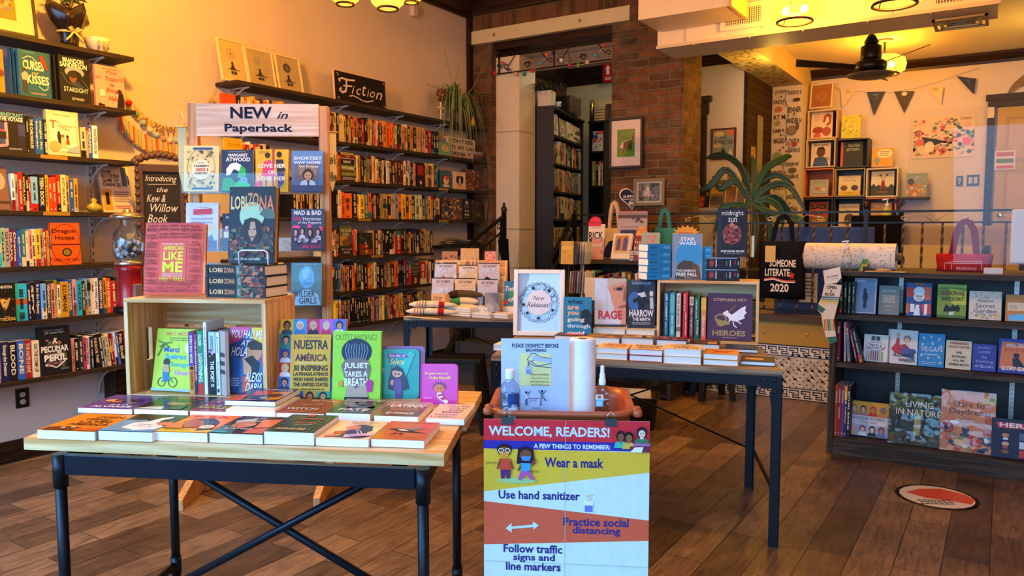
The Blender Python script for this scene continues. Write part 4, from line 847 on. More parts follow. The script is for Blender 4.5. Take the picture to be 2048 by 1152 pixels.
b = MB(); art(b, 'T 28 10 62 46 1a2440 NEW;I 66 25 75 46 1a2440 in;T 23 62 79 94 1a2440 Paperback', a - SN * .0065, SD * wd, -Z3 * hb, -SN)
grain(b.build('lettering', 'matte', g), 0); g.children[0].data.transform(Matrix.Rotation(-A0, 4, 'Z')); 
LED = []
for i, (yt, yb, xl, xr) in enumerate(((346, 388, 350, 668), (455, 503, 362, 664), (560, 612, 370, 662))):
    p0 = sp(380, yb); z0 = p0.z; LED.append(z0)
    e0 = sp(376, yb); wd2 = solx(e0, SD, 654)
    b = MB(); hl = sp(380, yt).z - z0
    b.hexa(e0 - SN * .085, SD * wd2, SN * .08, Z3 * .004, 'w'); b.hexa(e0 - SN * .085, SD * wd2, SN * .004, Z3 * hl * .95, 'w')
    for q in (0, wd2 - .004): b.hexa(e0 - SN * .085 + SD * q, SD * .004, SN * .08, Z3 * hl * 1.0, 'w')
    b.build('clear_ledge', 'acrylic', o)
    MB().hexa(e0 + SD * .01 + SN * .0, SD * (wd2 - .02), SN * .012, Z3 * .07, 'w').build('rail_slat', 'maple', o)
AS = A0
def sbook(label, i, xl, xr, ty, cov, front, **kw):
    e = SP - SN * .08; e = V((e.x, e.y, LED[i] + .005)); p = e + SD * solx(e, SD, xl); a = radians(7); w = solx(p, SD, xr)
    h = soly(p, Z3 * cos(a) + SN * sin(a), ty); return book(label, p, AS, w, h, kw.pop('t', .02), cov, front, lean=7, **kw)
sbook('cream almanac with a white oval and scrollwork border', 0, 367, 437, 293, 'ecdf98', 'r 6 4 94 96 e4d48c;o 50 50 40 45 1.2 5a5236;s 10 10 90 92 70 5 6a6040 8a8058 c8bc7c 4a4630;e 50 52 27 22 f4ecc0;r 26 4 82 9 2a4a8c;r 24 92 82 96 2a4a8c;T 30 42 72 47 3a3020 FARMER\'S;T 34 49 70 56 c02818 2021;T 30 58 70 63 3a3020 ALMANAC;t 38 36 60 39 3a3020 THE OLD', t=.03)
sbook('dark blue novel with a white hood and green collar', 0, 442, 506, 301, '26385a', 'q 20 3 80 6 8aa0c0 1;T 22 9 82 16 f2f2ee MARGARET;T 14 18 90 28 f2f2ee ATWOOD;p f0f0f0 16 62 16 46 28 34 46 30 62 36 56 52 40 46 28 60;p 28b858 62 36 76 46 78 62 66 70 50 66 56 52;p 1ca84c 2 96 6 70 30 66 46 80 34 98 2 99;p 28c860 46 80 66 68 92 84 84 99 36 99;e 72 72 11 7 7ab0e0;t 66 69 78 75 1c2c4c NEW', t=.024)
sbook('yellow novel with two figures and white stacked title', 0, 511, 576, 300, 'e0b21c', 'r 50 0 58 100 b04838;p e0407a 24 30 44 24 54 40 62 64 18 64;e 36 14 8 7 3a2010;p 8a5a34 30 62 36 62 34 92 30 92;p 2c2c34 62 24 84 24 92 52 66 54;e 72 12 8 7 2a1810;p 4a50a8 66 54 88 54 86 80 70 94;p d83a6a 0 80 20 70 20 100 0 100;T 8 34 92 44 f8f0e0 LOVE HER;T 38 50 62 58 f8f0e0 OR;T 6 64 94 74 f8f0e0 LOSE HER;q 8 4 40 10 8a6a10 2', t=.022)
sbook('blue memoir with a person in white shirt and tie', 0, 583, 646, 303, '4a78b4', 'r 0 0 100 30 5c8cc8;r 10 32 86 76 6a6a70;r 22 38 40 60 8a7a70;r 60 38 80 60 8a7a70;T 6 14 96 22 d8e8f4 SHORTEST;T 6 25 92 32 d8e8f4 WAY HOME;i 22 35 86 42 f0f4f8 Pete Buttigieg;z 52 44 52 44 c89a7a 3a2c24 b8d0ea;p 2c3450 50 72 56 72 56 94 52 94;r 0 84 100 100 3a4a74', t=.022)
sbook('white psychology book with a red label and dotted border', 1, 371, 436, 407, 'd6e2f4', 'p d04858 24 14 80 12 82 24 22 26;o 52 18 33 9 1 8a6a7a;q 14 30 86 46 9ab0d0 2;e 80 56 12 8 d8d8b8;p 6a7a9a 2 100 20 70 50 84 80 66 98 100;r 4 80 96 97 5a6a88', t=.026)
sbook('navy poetry book with pink flowers, mostly hidden', 1, 444, 500, 428, '22304c', 't 14 8 60 15 e8e8f0 POEMS;t 30 18 66 25 e8e8f0 POET;s 10 34 60 60 16 12 d86a8a f0b0c0 f4e0e4;r 6 50 90 66 e8dce0', t=.02)
sbook('slate history book with magenta scribbles and white title', 1, 582, 648, 419, '3c4c64', 'T 8 4 92 15 f2ecec MAD & BAD;I 4 19 34 28 e0387a REAL;t 36 20 90 28 f2ecec Heroines;t 20 30 92 38 f2ecec of the Regency;e 16 44 12 4 f04a8a;e 56 42 7 5 f04a8a;e 90 48 6 6 f04a8a;' + ''.join('z %d %d 20 30 e0c0b0 2a2420 %s;' % (x, y, c) for x, y, c in ((14, 46, '2a2a34'), (34, 44, 'd8dce8'), (58, 46, '2a2a34'), (82, 46, 'd0d4e0'))) + 's 10 70 86 84 16 9 2a3040 b8bcc8 6a6a78;I 36 88 92 95 e0387a BEA KOCH', t=.022)
sbook('sky blue paperback low on the stand behind the red book', 2, 405, 450, 528, '78a8d8', 'q 20 8 70 30 3a5a8a 2;s 20 40 90 90 14 12 d8a060 e8d8c8 4a7ac8', t=.02)
sbook('teal novel of a veiled blue head with black brush title', 2, 582, 643, 527, '5c94a0', 'p 6ac0ec 30 18 48 6 66 10 74 24 76 46 64 58 44 60 30 50 24 34;p 8ad8f8 34 20 50 10 62 16 56 38 40 40;p 9ad4ec 8 99 18 76 40 64 60 62 88 74 97 99;l 4a90b4 1.4 40 44 54 36 68 40;l 4a90b4 1.4 38 52 54 46 70 48;t 20 2 84 5 d8e4e8 A LONG BLURB;t 6 66 78 80 14202c WILDER;t 26 82 84 96 14202c GIRLS', t=.022)
for lab, xa, xb, yt, yb, tip, ops in (('cream canvas pennant hanging at the left of the display stand', 350, 372, 252, 345, 384, ''), ('cream canvas pennant with dark green lettering, right of stand', 652, 672, 262, 352, 384, 'T 10 36 90 54 3a5a1c Kew &;T 6 66 96 82 3a5a1c Willow')):
    a = sp(xa if xa < 400 else 653, yt) + SN * (.03 if xa < 400 else .02); az2 = A0 - radians(8 if xa < 400 else -40); d = V((cos(az2), sin(az2), 0)); w_ = solx(a, d, xb); hh = a.z - on(xa, yb, a, SN).z; ht = a.z - on(xa, tip, a, SN).z
    t = thing('pennant', lab, 'pennant', a)
    b = MB(); nn = V((-sin(az2), cos(az2), 0)); b.prism([(0, 0), (w_, 0), (w_, -hh), (w_ / 2, -ht), (0, -hh)], (0, 0, 0), d, Z3, nn * .003, 'dccf9c')
    if ops: art(b, ops, -nn * .0004, d * w_, -Z3 * ht, -nn)
    b.build('cloth', 'cloth', t)
    MB().tube([d * -.01, d * (w_ + .01)], .005, 'c8a060', 8).build('dowel', 'plain', t); MB().tube([V((0, 0, 0)), d * w_ / 2 + Z3 * .08, d * w_], .0015, 'e0d4b0', 5).build('cord', 'plain', t)
# ================================================================ FRONT TABLE
FT = .76; FLc, FRc, BRc = atz(47, 876, FT), atz(888, 908, FT), atz(957, 783, FT); BLc = FLc + BRc - FRc
AT = atan2(FRc.y - FLc.y, FRc.x - FLc.x)
o = thing('front_table', 'pine topped table on a black pipe frame in the foreground', 'table', V((0, 0, 0)))
q = [FLc, FRc, FRc.lerp(BRc, .45), FRc.lerp(BRc, .45) + (FRc - FLc).normalized() * .012, BRc + (FRc - FLc).normalized() * .012, BLc]
MB().prism([(p.x, p.y) for p in q], (0, 0, FT - .034), X3, Y3, Z3 * .034, 'w').build('tabletop', 'pine', o, bevel=.003); grain(o.children[0], AT)
LG = [V((-2.237, 1.114, 0)), V((-1.284, 1.566, 0)), V((-1.612, 2.155, 0)), V((-2.55, 1.668, 0))]
for p in LG:
    b = MB(); b.tube([p + Z3 * .0, p + Z3 * .72], .0155, '141a22', 14); b.tube([p + Z3 * .63, p + Z3 * .726], .02, '141a22', 14); b.tube([p + Z3 * .085, p + Z3 * .15], .019, '141a22', 14); b.tube([p, p + Z3 * .02], .02, '141a22', 14)
    b.build('leg', 'metal', o)
for i in range(4):
    a, c = LG[i], LG[(i + 1) % 4]; u = (c - a).normalized() * .02
    MB().bar(a + u + Z3 * .697, c - u + Z3 * .697, .02, .058, '121c2a').build('apron', 'metal', o, bevel=.002)
for a, c in ((LG[0], LG[3]), (LG[1], LG[2])): MB().tube([a + Z3 * .12, c + Z3 * .12], .0135, '1c1814', 10).build('side_rail', 'metal', o)
ml, mr = (LG[0] + LG[3]) / 2, (LG[1] + LG[2]) / 2
for s, (a, c) in enumerate(((ml, mr), (mr, ml))):
    off = (LG[3] - LG[0]).normalized() * (.013 if s else -.013)
    MB().tube([a.lerp(c, .02) + off + Z3 * .12, a.lerp(c, .98) + off + Z3 * .69], .0125, '121c28', 12).build('cross_brace', 'metal', o)
# crate standing on its side
def crate(label, p, az, w, h, dp, slot=True, mats=('pine', 'pine_z', 'pine_y'), t=.014):
    o = thing('wooden_crate', label, 'crate', p, az)
    for x in (0, w - t):
        b = MB()
        if slot:
            z0, z1, y0, y1 = h * .33, h * .67, dp * .42, dp * .56
            for q_ in ((0, 0, dp, z0), (0, z1, dp, h - t), (0, z0, y0, z1), (y1, z0, dp, z1)): b.box(x, q_[0], q_[1], x + t, q_[2], q_[3])
            b.v = [(v[0], v[1], max(v[2], t)) for v in b.v]
        else: b.box(x, 0, t, x + t, dp, h - t)
        b.build('end_panel', mats[1], o)
    MB().box(0, 0, h - t, w, dp, h).build('top_board', mats[0], o, bevel=.0015); MB().box(0, 0, 0, w, dp, t).build('bottom_board', mats[0], o, bevel=.0015)
    n = 3; g = .012; sh = (h - 2 * t - g * (n + 1)) / n
    for i in range(n): MB().box(t, dp - .012, t + g + i * (sh + g), w - t, dp - .001, t + g + i * (sh + g) + sh).build('back_slat', mats[0], o, bevel=.001)
    return o
pc = atz(254, 796, FT); AC = radians(26); dc = V((cos(AC), sin(AC), 0)); wc = solx(pc, dc, 535); hc = soly(pc, Z3, 597)
crate('large pale pine crate on its side on the front table', pc, AC, wc, hc, .26)
CT = FT + hc; G2 = 'novels inside the pine crate'; bz = FT + .0145
def inc(x, k=.03): q_ = pc + dc * 0 + V((-sin(AC), cos(AC), 0)) * k; q_ = V((q_.x, q_.y, bz)); return q_ + dc * solx(q_, dc, x)
p = inc(303, .05); book('lime green novel with a girl on a bicycle in the crate', p, AC - radians(6), solx(p, dc, 388), soly(p, Z3, 660), .022, 'bcd234',
    'T 24 5 100 11 d88a3c MEG MEDINA;q 30 13 90 20 6a7a2c 2;T 22 29 60 38 2a58b8 Merci;T 26 40 80 49 38a0c8 Suárez;T 30 53 96 63 5ab0a0 Changes;T 52 66 96 74 d898c8 Gears;e 90 30 16 10 e4ecd8;o 24 86 10 7.4 1.6 2a3a2a;o 52 86 11 8 1.6 2a3a2a;l 3a8ac0 2.4 24 86 38 74 52 86;p 2870b0 22 66 40 66 40 84 30 86;e 32 54 8 6 3a2014;p c89a70 26 58 38 58 42 70 24 70;l 4a7a3a 2.4 8 44 22 24;l 4a7a3a 2.4 22 24 6 20;l 4a7a3a 2.4 22 24 40 22;l 4a7a3a 2.4 22 24 34 30;l 4a7a3a 2.4 22 24 12 30;r 0 96 100 100 9ab8c8', lean=12, group=None)
for lab, xl, xr, ty, cv, sa, k in (
    ('purple and orange slim novel spine in the crate', 380, 390, 664, 'd88a2a', 'r 0 0 100 54 5a3a8c;V 25 6 75 50 e8d8f0 EVERY DAY MORE;e 50 58 40 3 3a2018;V 25 62 75 92 6a3a10 THE ADVENTURES', .02),
    ('thin magenta and navy novel spine in the crate', 391, 396, 668, 'b02a5c', 'r 0 80 100 100 1c2c5a;V 25 10 75 76 f0d0d8 THE MEASURE OF', .02),
    ('green novel spine with white letters in the crate', 397, 409, 662, '2a8a6a', 'V 22 6 70 24 e0f0d8 OLDER;V 20 36 80 80 e8f0e0 LIGHTNING;p c03a28 0 84 100 80 100 100 0 100', .02),
    ('tall white slim book rising above its neighbours in crate', 410, 416, 645, 'e4e8ec', 'V 30 6 70 60 6a7a8a SHORT STORIES', .02),
    ('black and pale blue novel spine with bold white title', 420, 433, 664, '1a1c24', 'r 0 0 100 34 a8d0ec;V 26 6 70 28 2a4a6a ACEVEDO;s 4 26 96 40 14 20 d07a9a 1a1c24 e8a0b8;V 20 46 76 88 f4f4f4 THE POET X', .02),
    ('white story collection spine with grey lettering', 434, 441, 665, 'd8e8f4', 'V 24 6 72 34 4a5a6a Junot;V 28 46 70 86 5a6a7a This Is How You Lose Her;r 20 90 80 96 1c2c4c', .02)):
    q_ = inc(xr, k); book(lab, q_, AC + pi / 2, .13, soly(q_, Z3, ty), -solx(q_, dc, xl), cv, '', sa, group=G2)
q_ = inc(441, .03); book('grey covered story collection angled beside the romance cover', q_, AC - radians(38), .05, soly(q_, Z3, 662), .012, 'b4a8a0', 'q 10 30 90 70 3a3430 3', spc='d8e8f4')
p = inc(455, .045); book('bright romance novel with a couple leaning in the crate', p, AC - radians(4), solx(p, dc, 527), soly(p, Z3, 657), .024, '3a5a94',
    'p d8508a 0 0 60 0 30 20 0 26;p e8c028 60 0 100 0 100 50 70 24;p b82a5a 40 20 70 26 100 60 100 40 80 20;e 72 36 22 16 c88a64;p 2c2018 50 26 70 18 94 24 96 34 60 34;e 52 58 20 14 d8a07a;p 1a1620 44 48 68 42 88 54 84 78 70 84 66 60;p 3a6ab0 4 40 40 50 46 78 20 98 0 99;p d05a3c 40 76 60 70 70 92 60 99 44 99;I 6 4 96 17 f6f2f2 YOU HAD ME;I 32 20 60 28 f6f2f2 AT;I 6 30 52 44 f6f2f2 HOLA;I 50 68 99 82 f6f2f2 ALEXIS;I 52 84 99 97 f6f2f2 DARIA;q 4 76 34 90 c8d4e8 4', lean=8)
p = inc(372, .2); book('blue book leaning behind the crate spines', p, AC, solx(p, dc, 402), .18, .015, '4a7ac8', 'q 10 6 90 16 d0e0f4 1', lean=8)
# on the crate
AR = radians(31)
pz = CT + .0005
facing('red essay anthology with a yellow title and blue spine', (287, 592), 404, 449, 'f0503a', 'r 0 0 100 100 f0503a;o 50 50 48 48 .8 8a2018;r 24 26 72 79 c83020;r 25 26.6 71 78.4 f45840;q 27 28 70 31 f0c8b0 1;T 32 32 66 38 f4e428 AMERICAN;T 32 40 66 52 f4e428 LIKE;T 31 54 66 69 f4e428 ME;T 32 70 66 72 f0d8c0 REFLECTIONS ON LIFE;T 32 73 66 75 f0d8c0 BETWEEN CULTURES;T 26 76 71 81 f4d428 AMERICA FERRERA;r 24 81 72 82 f0503a;' +
    ''.join('T %g %g %g %g 8a2018 %s;' % q_ for q_ in ((5, 3, 20, 6, 'LIN'), (3, 7, 20, 12, 'MIRANDA'), (23, 3, 38, 6, 'UZO'), (22, 7, 39, 11, 'ADUBA'), (42, 3, 57, 6, 'JENNY'), (41, 7, 58, 11, 'ZHANG'), (60, 3, 75, 5.5, 'ROXANE'), (61, 7, 75, 12, 'GAY'), (79, 3, 94, 7, 'KAL'), (78, 8, 96, 12, 'PENN'), (23, 14, 38, 17, 'DIANE'), (22, 18.5, 39, 21.5, 'GUERRERO'), (41, 14, 58, 17, 'GEENA'), (41, 18.5, 58, 21.5, 'ROCERO'), (60, 14, 76, 16.5, 'MARTIN'), (60, 18, 76, 21, 'SENSMEIER'), (78, 14, 96, 16.5, 'CARMEN'), (78, 17.5, 95, 22, 'PEREZ'), (3, 16, 20, 19, 'LINDA'), (3, 20, 20, 22.5, 'SARSOUR'), (3, 27, 20, 31, 'LAURIE'), (3, 32, 20, 35, 'HERNANDEZ'), (3, 38, 20, 41, 'ANJELAH'), (3, 42, 20, 48, 'REYES'), (3, 51, 20, 53.5, 'PADMA'), (3, 54.5, 20, 58, 'LAKSHMI'), (4, 62, 20, 66, 'ISSA RAE'), (3, 69, 20, 72, 'WILMER'), (3, 73, 20, 75.5, 'VALDERRAMA'), (3, 79, 20, 82, 'KUMAIL'), (3, 83, 20, 86.5, 'NANJIANI'), (4, 89, 18, 91, 'RAVI V.'), (3, 92, 20, 97, 'PATEL'), (82, 26, 92, 29, 'AL'), (78, 30, 95, 32, 'MADRIGAL'), (78, 35, 95, 39, 'TANAYA'), (78, 40, 95, 42.5, 'WINDER'), (78, 45, 95, 48, 'CARMEN'), (78, 49, 95, 52, 'CARRERA'), (78, 56, 95, 59, 'JOY CHO'), (78, 62, 95, 64, 'JOAQUIN'), (78, 65, 95, 69, 'CASTRO'), (78, 72, 95, 75, "AULI'I"), (78, 76, 95, 78, 'CRAVALHO'), (78, 80, 96, 82, 'REBECCA'), (78, 83, 96, 86, 'SARJANI'), (22, 79, 38, 81, 'MICHELLE'), (22, 82.5, 38, 87, 'KWAN'), (41, 79, 57, 82, 'FRANK'), (41, 83, 57, 87, 'WALN'), (60, 79, 76, 81, 'GURBANJOT'), (60, 83, 76, 87, 'BAMBA'), (23, 89, 37, 92, 'LIZA'), (22, 93, 38, 97, 'KOSHY'), (41, 89, 56, 92, 'ANNA'), (41, 93, 57, 96, 'AKANA'), (60, 89, 75, 91, 'RANDALL'), (59, 92, 76, 97, 'PARK'), (79, 89, 95, 91.5, 'JEREMY'), (81, 92, 93, 97, 'LIN'))) +
    ''.join('r %g %g %g %g 8a1c14;' % (x0, y, x1, y + .6) for x0, x1, ys in ((3, 20, (13, 24, 36, 49, 59, 67, 77, 88)), (22, 39, (12.5, 88)), (41, 58, (12.5, 88)), (60, 76, (12.5, 88)), (78, 96, (13, 24, 33.5, 43.5, 53.5, 60, 70, 79, 88)))), plane=('z', pz), az=AR, t=.034, lean=8, spc='58c0e4', hard=.003, pages='e8f0f4')
ob = pc + V((-sin(AC), cos(AC), 0)) * .02; zz = CT; AL = radians(18)
pl = on(531, 597, (0, 0, zz), (0, 0, 1))
th = soly(pl, Z3, 531) / 3
LOBS = 'T 6 28 29 70 e8b878 LOBI;T 31 26 49 72 d89060 ZONA;r 52 0 60 100 4a6a5a;s 60 2 98 98 46 4 8a3a2c 3a4a48 c8704a 5a2a24 6a7a6a;t 54 20 58 80 e8d8c0 RG;p 16181f 0 0 4 0 4 100 0 100'
ds = V((cos(AL), sin(AL), 0)); Ls = -solx(pl, ds, 413)
for i, nm in enumerate(('lowest', 'middle', 'uppermost')):
    lay('black fantasy hardcover lying flat, %s of the stack of three' % nm, None, None, zz + i * th, th - .0008, .15, AL + radians((0, 1.5, -1)[i]), '16181f', LOBS, p=V((pl.x, pl.y, zz + i * th)) + ds * (.0, .004, -.002)[i], w=Ls, hard=.003, group=None)
zt = zz + 3 * th
pq = V((pl.x, pl.y, zt)) - ds * (Ls * .62) + V((-sin(AL), cos(AL), 0)) * .05; AQ = radians(24); dq = V((cos(AQ), sin(AQ), 0)); pq = pq + dq * solx(pq, dq, 456)
wq = solx(pq, dq, 548)
book('black fantasy hardcover with a moon and long haired figure', pq, AQ, wq, soly(pq, Z3 * cos(radians(6)) + V((-sin(AQ), cos(AQ), 0)) * sin(radians(6)), 376), .034, '141822',
    's 2 2 98 40 34 .8 c8b88a 8a8a78;e 50 38 27 18 b0d0a8;T 4 12 38 30 e8c480 LOBI;T 40 8 64 26 d89858 ZO;T 66 12 98 32 d8764a NA;p 5a6a5a 74 30 90 28 100 34 100 42 82 42 66 36;s 2 52 98 96 150 7 3a4a3c 7a2c28 26343a a05038 4a2a2c 5a6a48 8a7a4a;e 52 58 24 17 2c1614;p c89870 42 46 60 46 64 58 52 72 44 62;p 1c1012 34 44 50 40 46 54 38 66;p 1c1012 56 42 68 50 70 70 62 62;r 44 55 48 56.5 1c1012;r 55 55 59 56.5 1c1012;r 48 65 56 66.6 8a3028;t 16 93 72 96 e8e4d8 ROMINA GARBER', lean=6, spc='141822', hard=.003, pages='c89a64', edge=None)
pe = pq - V((-sin(AQ), cos(AQ), 0)) * .016
o = thing('book_easel', 'small white wire easel in front of the moon hardcover', 'easel', pe + dq * wq * .3, AQ)
MB().tube([(-.0, 0, 0), (0, -.004, .045), (.012, -.004, .052), (.098, -.004, .052), (.11, -.004, .045), (.11, 0, 0), (.11, .12, .0)], .003, 'f0f0f0', 8).tube([(0, 0, 0), (0, .12, .0), (.11, .12, 0)], .003, 'f0f0f0', 8).build('wire', 'plastic', o)
# ---------------------------------------------------------------- books lying on the front table
GT = 'books laid out on the front table'
def ft(label, bl, brx, t, cov, ops, base=FT + .0004, depth=.2, az=AT, curl=0, **kw):
    return flat(label, bl, brx, base, t, depth, cov, ops, az=az, pz=FT, pages='f4f6fa', hard=.0008, mat='gloss', **kw)
ft('orange history paperback, front row leftmost on the table', (75, 878), 192, .026, 'e88a1c', 'T 40 14 92 26 5a2c0c OPEN;T 30 28 74 39 5a2c0c VEINS;T 66 38 86 44 5a2c0c OF;T 34 44 88 55 5a2c0c LATIN;T 24 58 96 69 5a2c0c AMERICA;q 44 72 90 76 a05c10 1;p 4a2414 4 99 8 84 26 78 50 80 66 84 60 99;p c85a14 60 88 99 80 99 99 60 99;e 34 86 4 3 f0e0c0;e 50 83 4 3 f0e0c0')
ft('dark paperback with a white bird shape, second in front row', (197, 881), 307, .028, '2a2824', 'p 2c2c28 0 0 100 0 100 60 0 60;p 6a9ab8 0 40 40 34 70 60 100 70 100 100 0 100;p f0f4f8 26 80 30 52 50 44 60 22 78 12 80 22 70 34 74 56 96 66 92 84 60 92;p d8706a 70 50 98 40 100 60 84 64;t 44 58 74 64 5a6a7a Color;t 40 68 82 73 5a6a7a of the Air;r 0 94 100 100 5aa0d0')
ft('orange and yellow paperback with a woman looking down', (310, 882), 417, .027, 'e8862a', 'r 0 0 100 22 ec7c28;T 14 6 40 16 c04818 R;T 44 6 56 16 c04818 I;T 60 5 86 17 c04818 A;r 0 84 100 100 e0b428;e 44 50 30 26 a8583a;p 2c3440 30 30 60 20 84 40 96 84 70 92 66 62 50 36;l 8aa4b4 1 62 40 80 80;l 8aa4b4 1 70 40 88 78;l 8aa4b4 1 56 34 72 78;e 80 72 14 10 e8e4d0;e 80 72 9 6.4 d8c890;p d07040 0 60 20 50 40 84 0 84;q 10 88 60 93 8a6a10 1')
ft('dark paperback with white spaced title and face, fourth in front row', (419, 886), 527, .028, '2a2420', 'p 3a6a78 0 60 30 50 40 99 0 99;p d8744c 56 20 92 16 98 60 64 66;p c8603c 60 72 96 66 96 96 60 96;p a8c0cc 8 30 40 14 50 44 20 60;e 36 52 22 18 b87a5c;t 34 13 56 19 f4f0ec CLAP;t 26 29 62 35 f4f0ec WHEN;t 32 50 58 56 f4f0ec YOU;t 14 72 66 79 f4f0ec LAND;q 30 4 80 9 9ab0b8 1;r 0 92 30 100 28a8a0')
ft('dark green paperback with a maze pattern and red title', (528, 889), 630, .037, '243c34', 'l 4a9a7a 2 14 12 90 12 90 36;l 4a9a7a 2 24 22 76 22 76 40 60 40;l 3a7a68 2 10 60 40 60 40 74 70 74 70 58 92 58;l 3a7a68 2 84 66 84 88 30 88;r 40 0 54 14 b82c28;T 26 24 84 32 c8382c LABYRINTH;T 40 38 52 44 b82c28 OF;T 36 48 80 55 d84838 SOLITUDE;q 40 59 80 64 b8c8b0 1;T 16 82 76 91 e8c88a OCTAVIO PAZ')
ft('pale novel with a dark haired girl in purple, sixth in front row', (632, 892), 739, .022, 'f0d8b8', 't 26 6 84 13 2a2830 THE EVERYTHING;t 32 15 76 22 2a2830 I HAVE LOST;e 84 24 10 7 e8c8a8;p 3a3c5c 40 30 60 24 80 30 88 54 76 66 62 52;e 46 42 15 11 d8886a;p 3c2c64 24 66 50 54 80 62 96 84 80 96 30 92;l f0f0f8 2 62 62 76 86;l f0f0f8 2 68 60 82 84;p c8322c 20 66 42 60 44 76 22 80;p d8886a 10 86 40 78 40 90 12 96;p e0c0e8 46 82 96 70 98 84 50 96;t 54 82 90 89 6a3a7a SYLVIA')
ft('terracotta paperback with a magpie, front row rightmost', (742, 894), 850, .022, 'cf7038', 'q 20 5 90 9 8a3c14 1;p 3a3028 12 46 30 40 52 44 70 56 94 64 60 62 40 58 26 52;p ece0d0 28 44 46 46 56 54 40 54;p 8a8a88 46 44 66 34 84 38 60 50;l 2c2420 1.6 36 56 30 70;l 2c2420 1.6 42 58 46 72;s 20 68 50 76 6 6 8a3820 4a2418;l 8a4420 .8 60 50 92 46;l 8a4420 .8 60 64 96 60;q 36 88 86 92 8a3c14 1')
ft('purple paperback with pale title, back row leftmost', (156, 826), 266, .017, '5a3c84', 't 36 8 96 14 d8c8f0 IN THE TIME OF;t 40 17 90 23 d8c8f0 THE BUTTERFLIES;e 24 44 12 8 e8a83c;s 30 34 80 66 20 10 8a3c3c c86a4a 3a2858;T 42 72 78 80 f4f0f8 JULIA;T 18 84 92 94 f4f0f8 ALVAREZ')
ft('black biography with large orange letters and a profile', (268, 829), 378, .018, '242220', 'T 20 6 86 24 d0542a AOC;q 40 30 80 34 8a8070 1;e 56 54 22 16 c89060;p 1a1614 36 44 60 36 80 46 70 52 50 50;p f0ece4 0 99 20 84 44 80 52 99;p 3a2c24 60 64 84 70 84 99 50 99')
ft('magenta and yellow paperback partly hidden in the back row', (380, 833), 462, .018, '8a1c44', 'T 20 10 90 30 e8c428 OUTH;s 10 26 90 60 16 12 c83c5c 5c1430 e86a8a;T 4 64 96 84 e8c428 GIRLED;t 10 4 60 8 f0d0d8 A NOVEL')
ft('navy and orange novel raised on another book, back row', (450, 829), 552, .016, '25305c', 'T 34 6 92 16 f0f0f4 DOMINICANA;p d8402c 22 24 58 18 62 54 30 60;p e8a030 60 30 98 20 99 84 70 92;e 78 56 16 14 7a3c28;p 26305e 56 50 74 44 76 96 40 96;p e87040 0 60 24 56 30 99 0 99;e 66 78 8 5 e8d8a0;q 24 90 60 94 e8c8a0 1', base=FT + .03)
ft('plain pale paperback under the navy and orange novel', (452, 837), 552, .029, 'd8c8a0', '')
ft('rust red novel with a bent cover and a winged emblem', (545, 839), 650, .022, '9c3a24', 'T 34 8 92 16 e8c4a8 WAYWARD;l d89070 1.2 20 44 44 34 56 40 80 30;l d89070 1.2 30 50 50 42 70 52;o 54 42 12 9 1.4 d89070;s 34 34 74 54 14 5 d89070 b85a3c;T 14 66 76 80 f0dccc WITCH;q 26 86 70 90 d89878 1;l c87858 .8 4 4 96 4 96 96 4 96 4 4')
ft('grey stormy fantasy novel with pale serif title, back row', (652, 842), 742, .026, '4c4844', 'r 0 0 100 22 6a6a68;t 24 6 96 13 d8d8d4 OF SONGS AND;s 8 16 92 66 40 14 6a6660 3a3430 8a8680 7a5a4a 504a46;p 2c2824 34 44 60 14 84 46;T 20 70 88 86 e8e8e4 FATE;t 30 90 84 95 c8c8c4 SAMANTHA')
ft('brown political paperback with wide white title', (748, 846), 838, .023, '7c5a44', 'r 0 0 100 34 a8928a;T 12 20 92 42 f2e8e0 LATINX;q 18 48 92 66 d8a078 3;T 20 76 84 88 f6f0ea ED MORALES')
ft('pale pink essay paperback with thin lettering at table edge', (852, 849), 930, .018, 'efd2ba', 't 26 10 88 18 3a2c2c TELL ME;t 36 24 84 32 3a2c2c HOW IT;t 42 38 80 46 3a2c2c ENDS;q 24 52 80 62 7a5a50 2;t 12 70 74 78 3a2c2c VALERIA;t 8 84 72 92 3a2c2c LUISELLI')
# ---------------------------------------------------------------- books standing at the back of the front table
AB = radians(31)
q_ = ['e8c030', '28a0d8', 'c82c58', 'c850a8', '5a6ae0']; l_ = ['2a8a88', '2a60c0', 'c8382c', '3a78d0', 'c860b0']; r_ = ['7a4ab8', '9a58c8', 'b02840', '3878c8', '4aa060']
pic = ''.join('r %g 0 %g 20 %s;z %g 2 17 18 %s %s %s;' % (i * 20, i * 20 + 20, c, i * 20 + 10, s_, h_, t_) for i, (c, s_, h_, t_) in enumerate(zip(q_, ('a8704a', 'e0b090', 'd8a080', 'e0b898', 'c88a68'), ('2a1a14', 'c8c8c8', 'c0a090', 'a8a8a8', '1c2440'), ('38506a', '3878b8', '1c1c28', 'c02c4c', 'e8e8f0'))))
pic += ''.join('r 0 %g 20 %g %s;z 10 %g 17 17 %s %s %s;' % (20 + i * 18, 38 + i * 18, c, 21 + i * 18, s_, h_, t_) for i, (c, s_, h_, t_) in enumerate(zip(l_, ('d8a080', 'c88860', 'f0c8a8', 'c89070', 'b87a58'), ('1c1614', '2a3a6a', 'e8c870', '1c1614', '2a1a14'), ('3a8a80', 'd8e0f0', 'f0e8e8', '28406a', '6a2a50'))))
pic += ''.join('r 80 %g 100 %g %s;z 90 %g 17 17 %s %s %s;' % (20 + i * 18, 38 + i * 18, c, 21 + i * 18, 'c88a68', '241a18', 'd84878') for i, c in enumerate(r_))
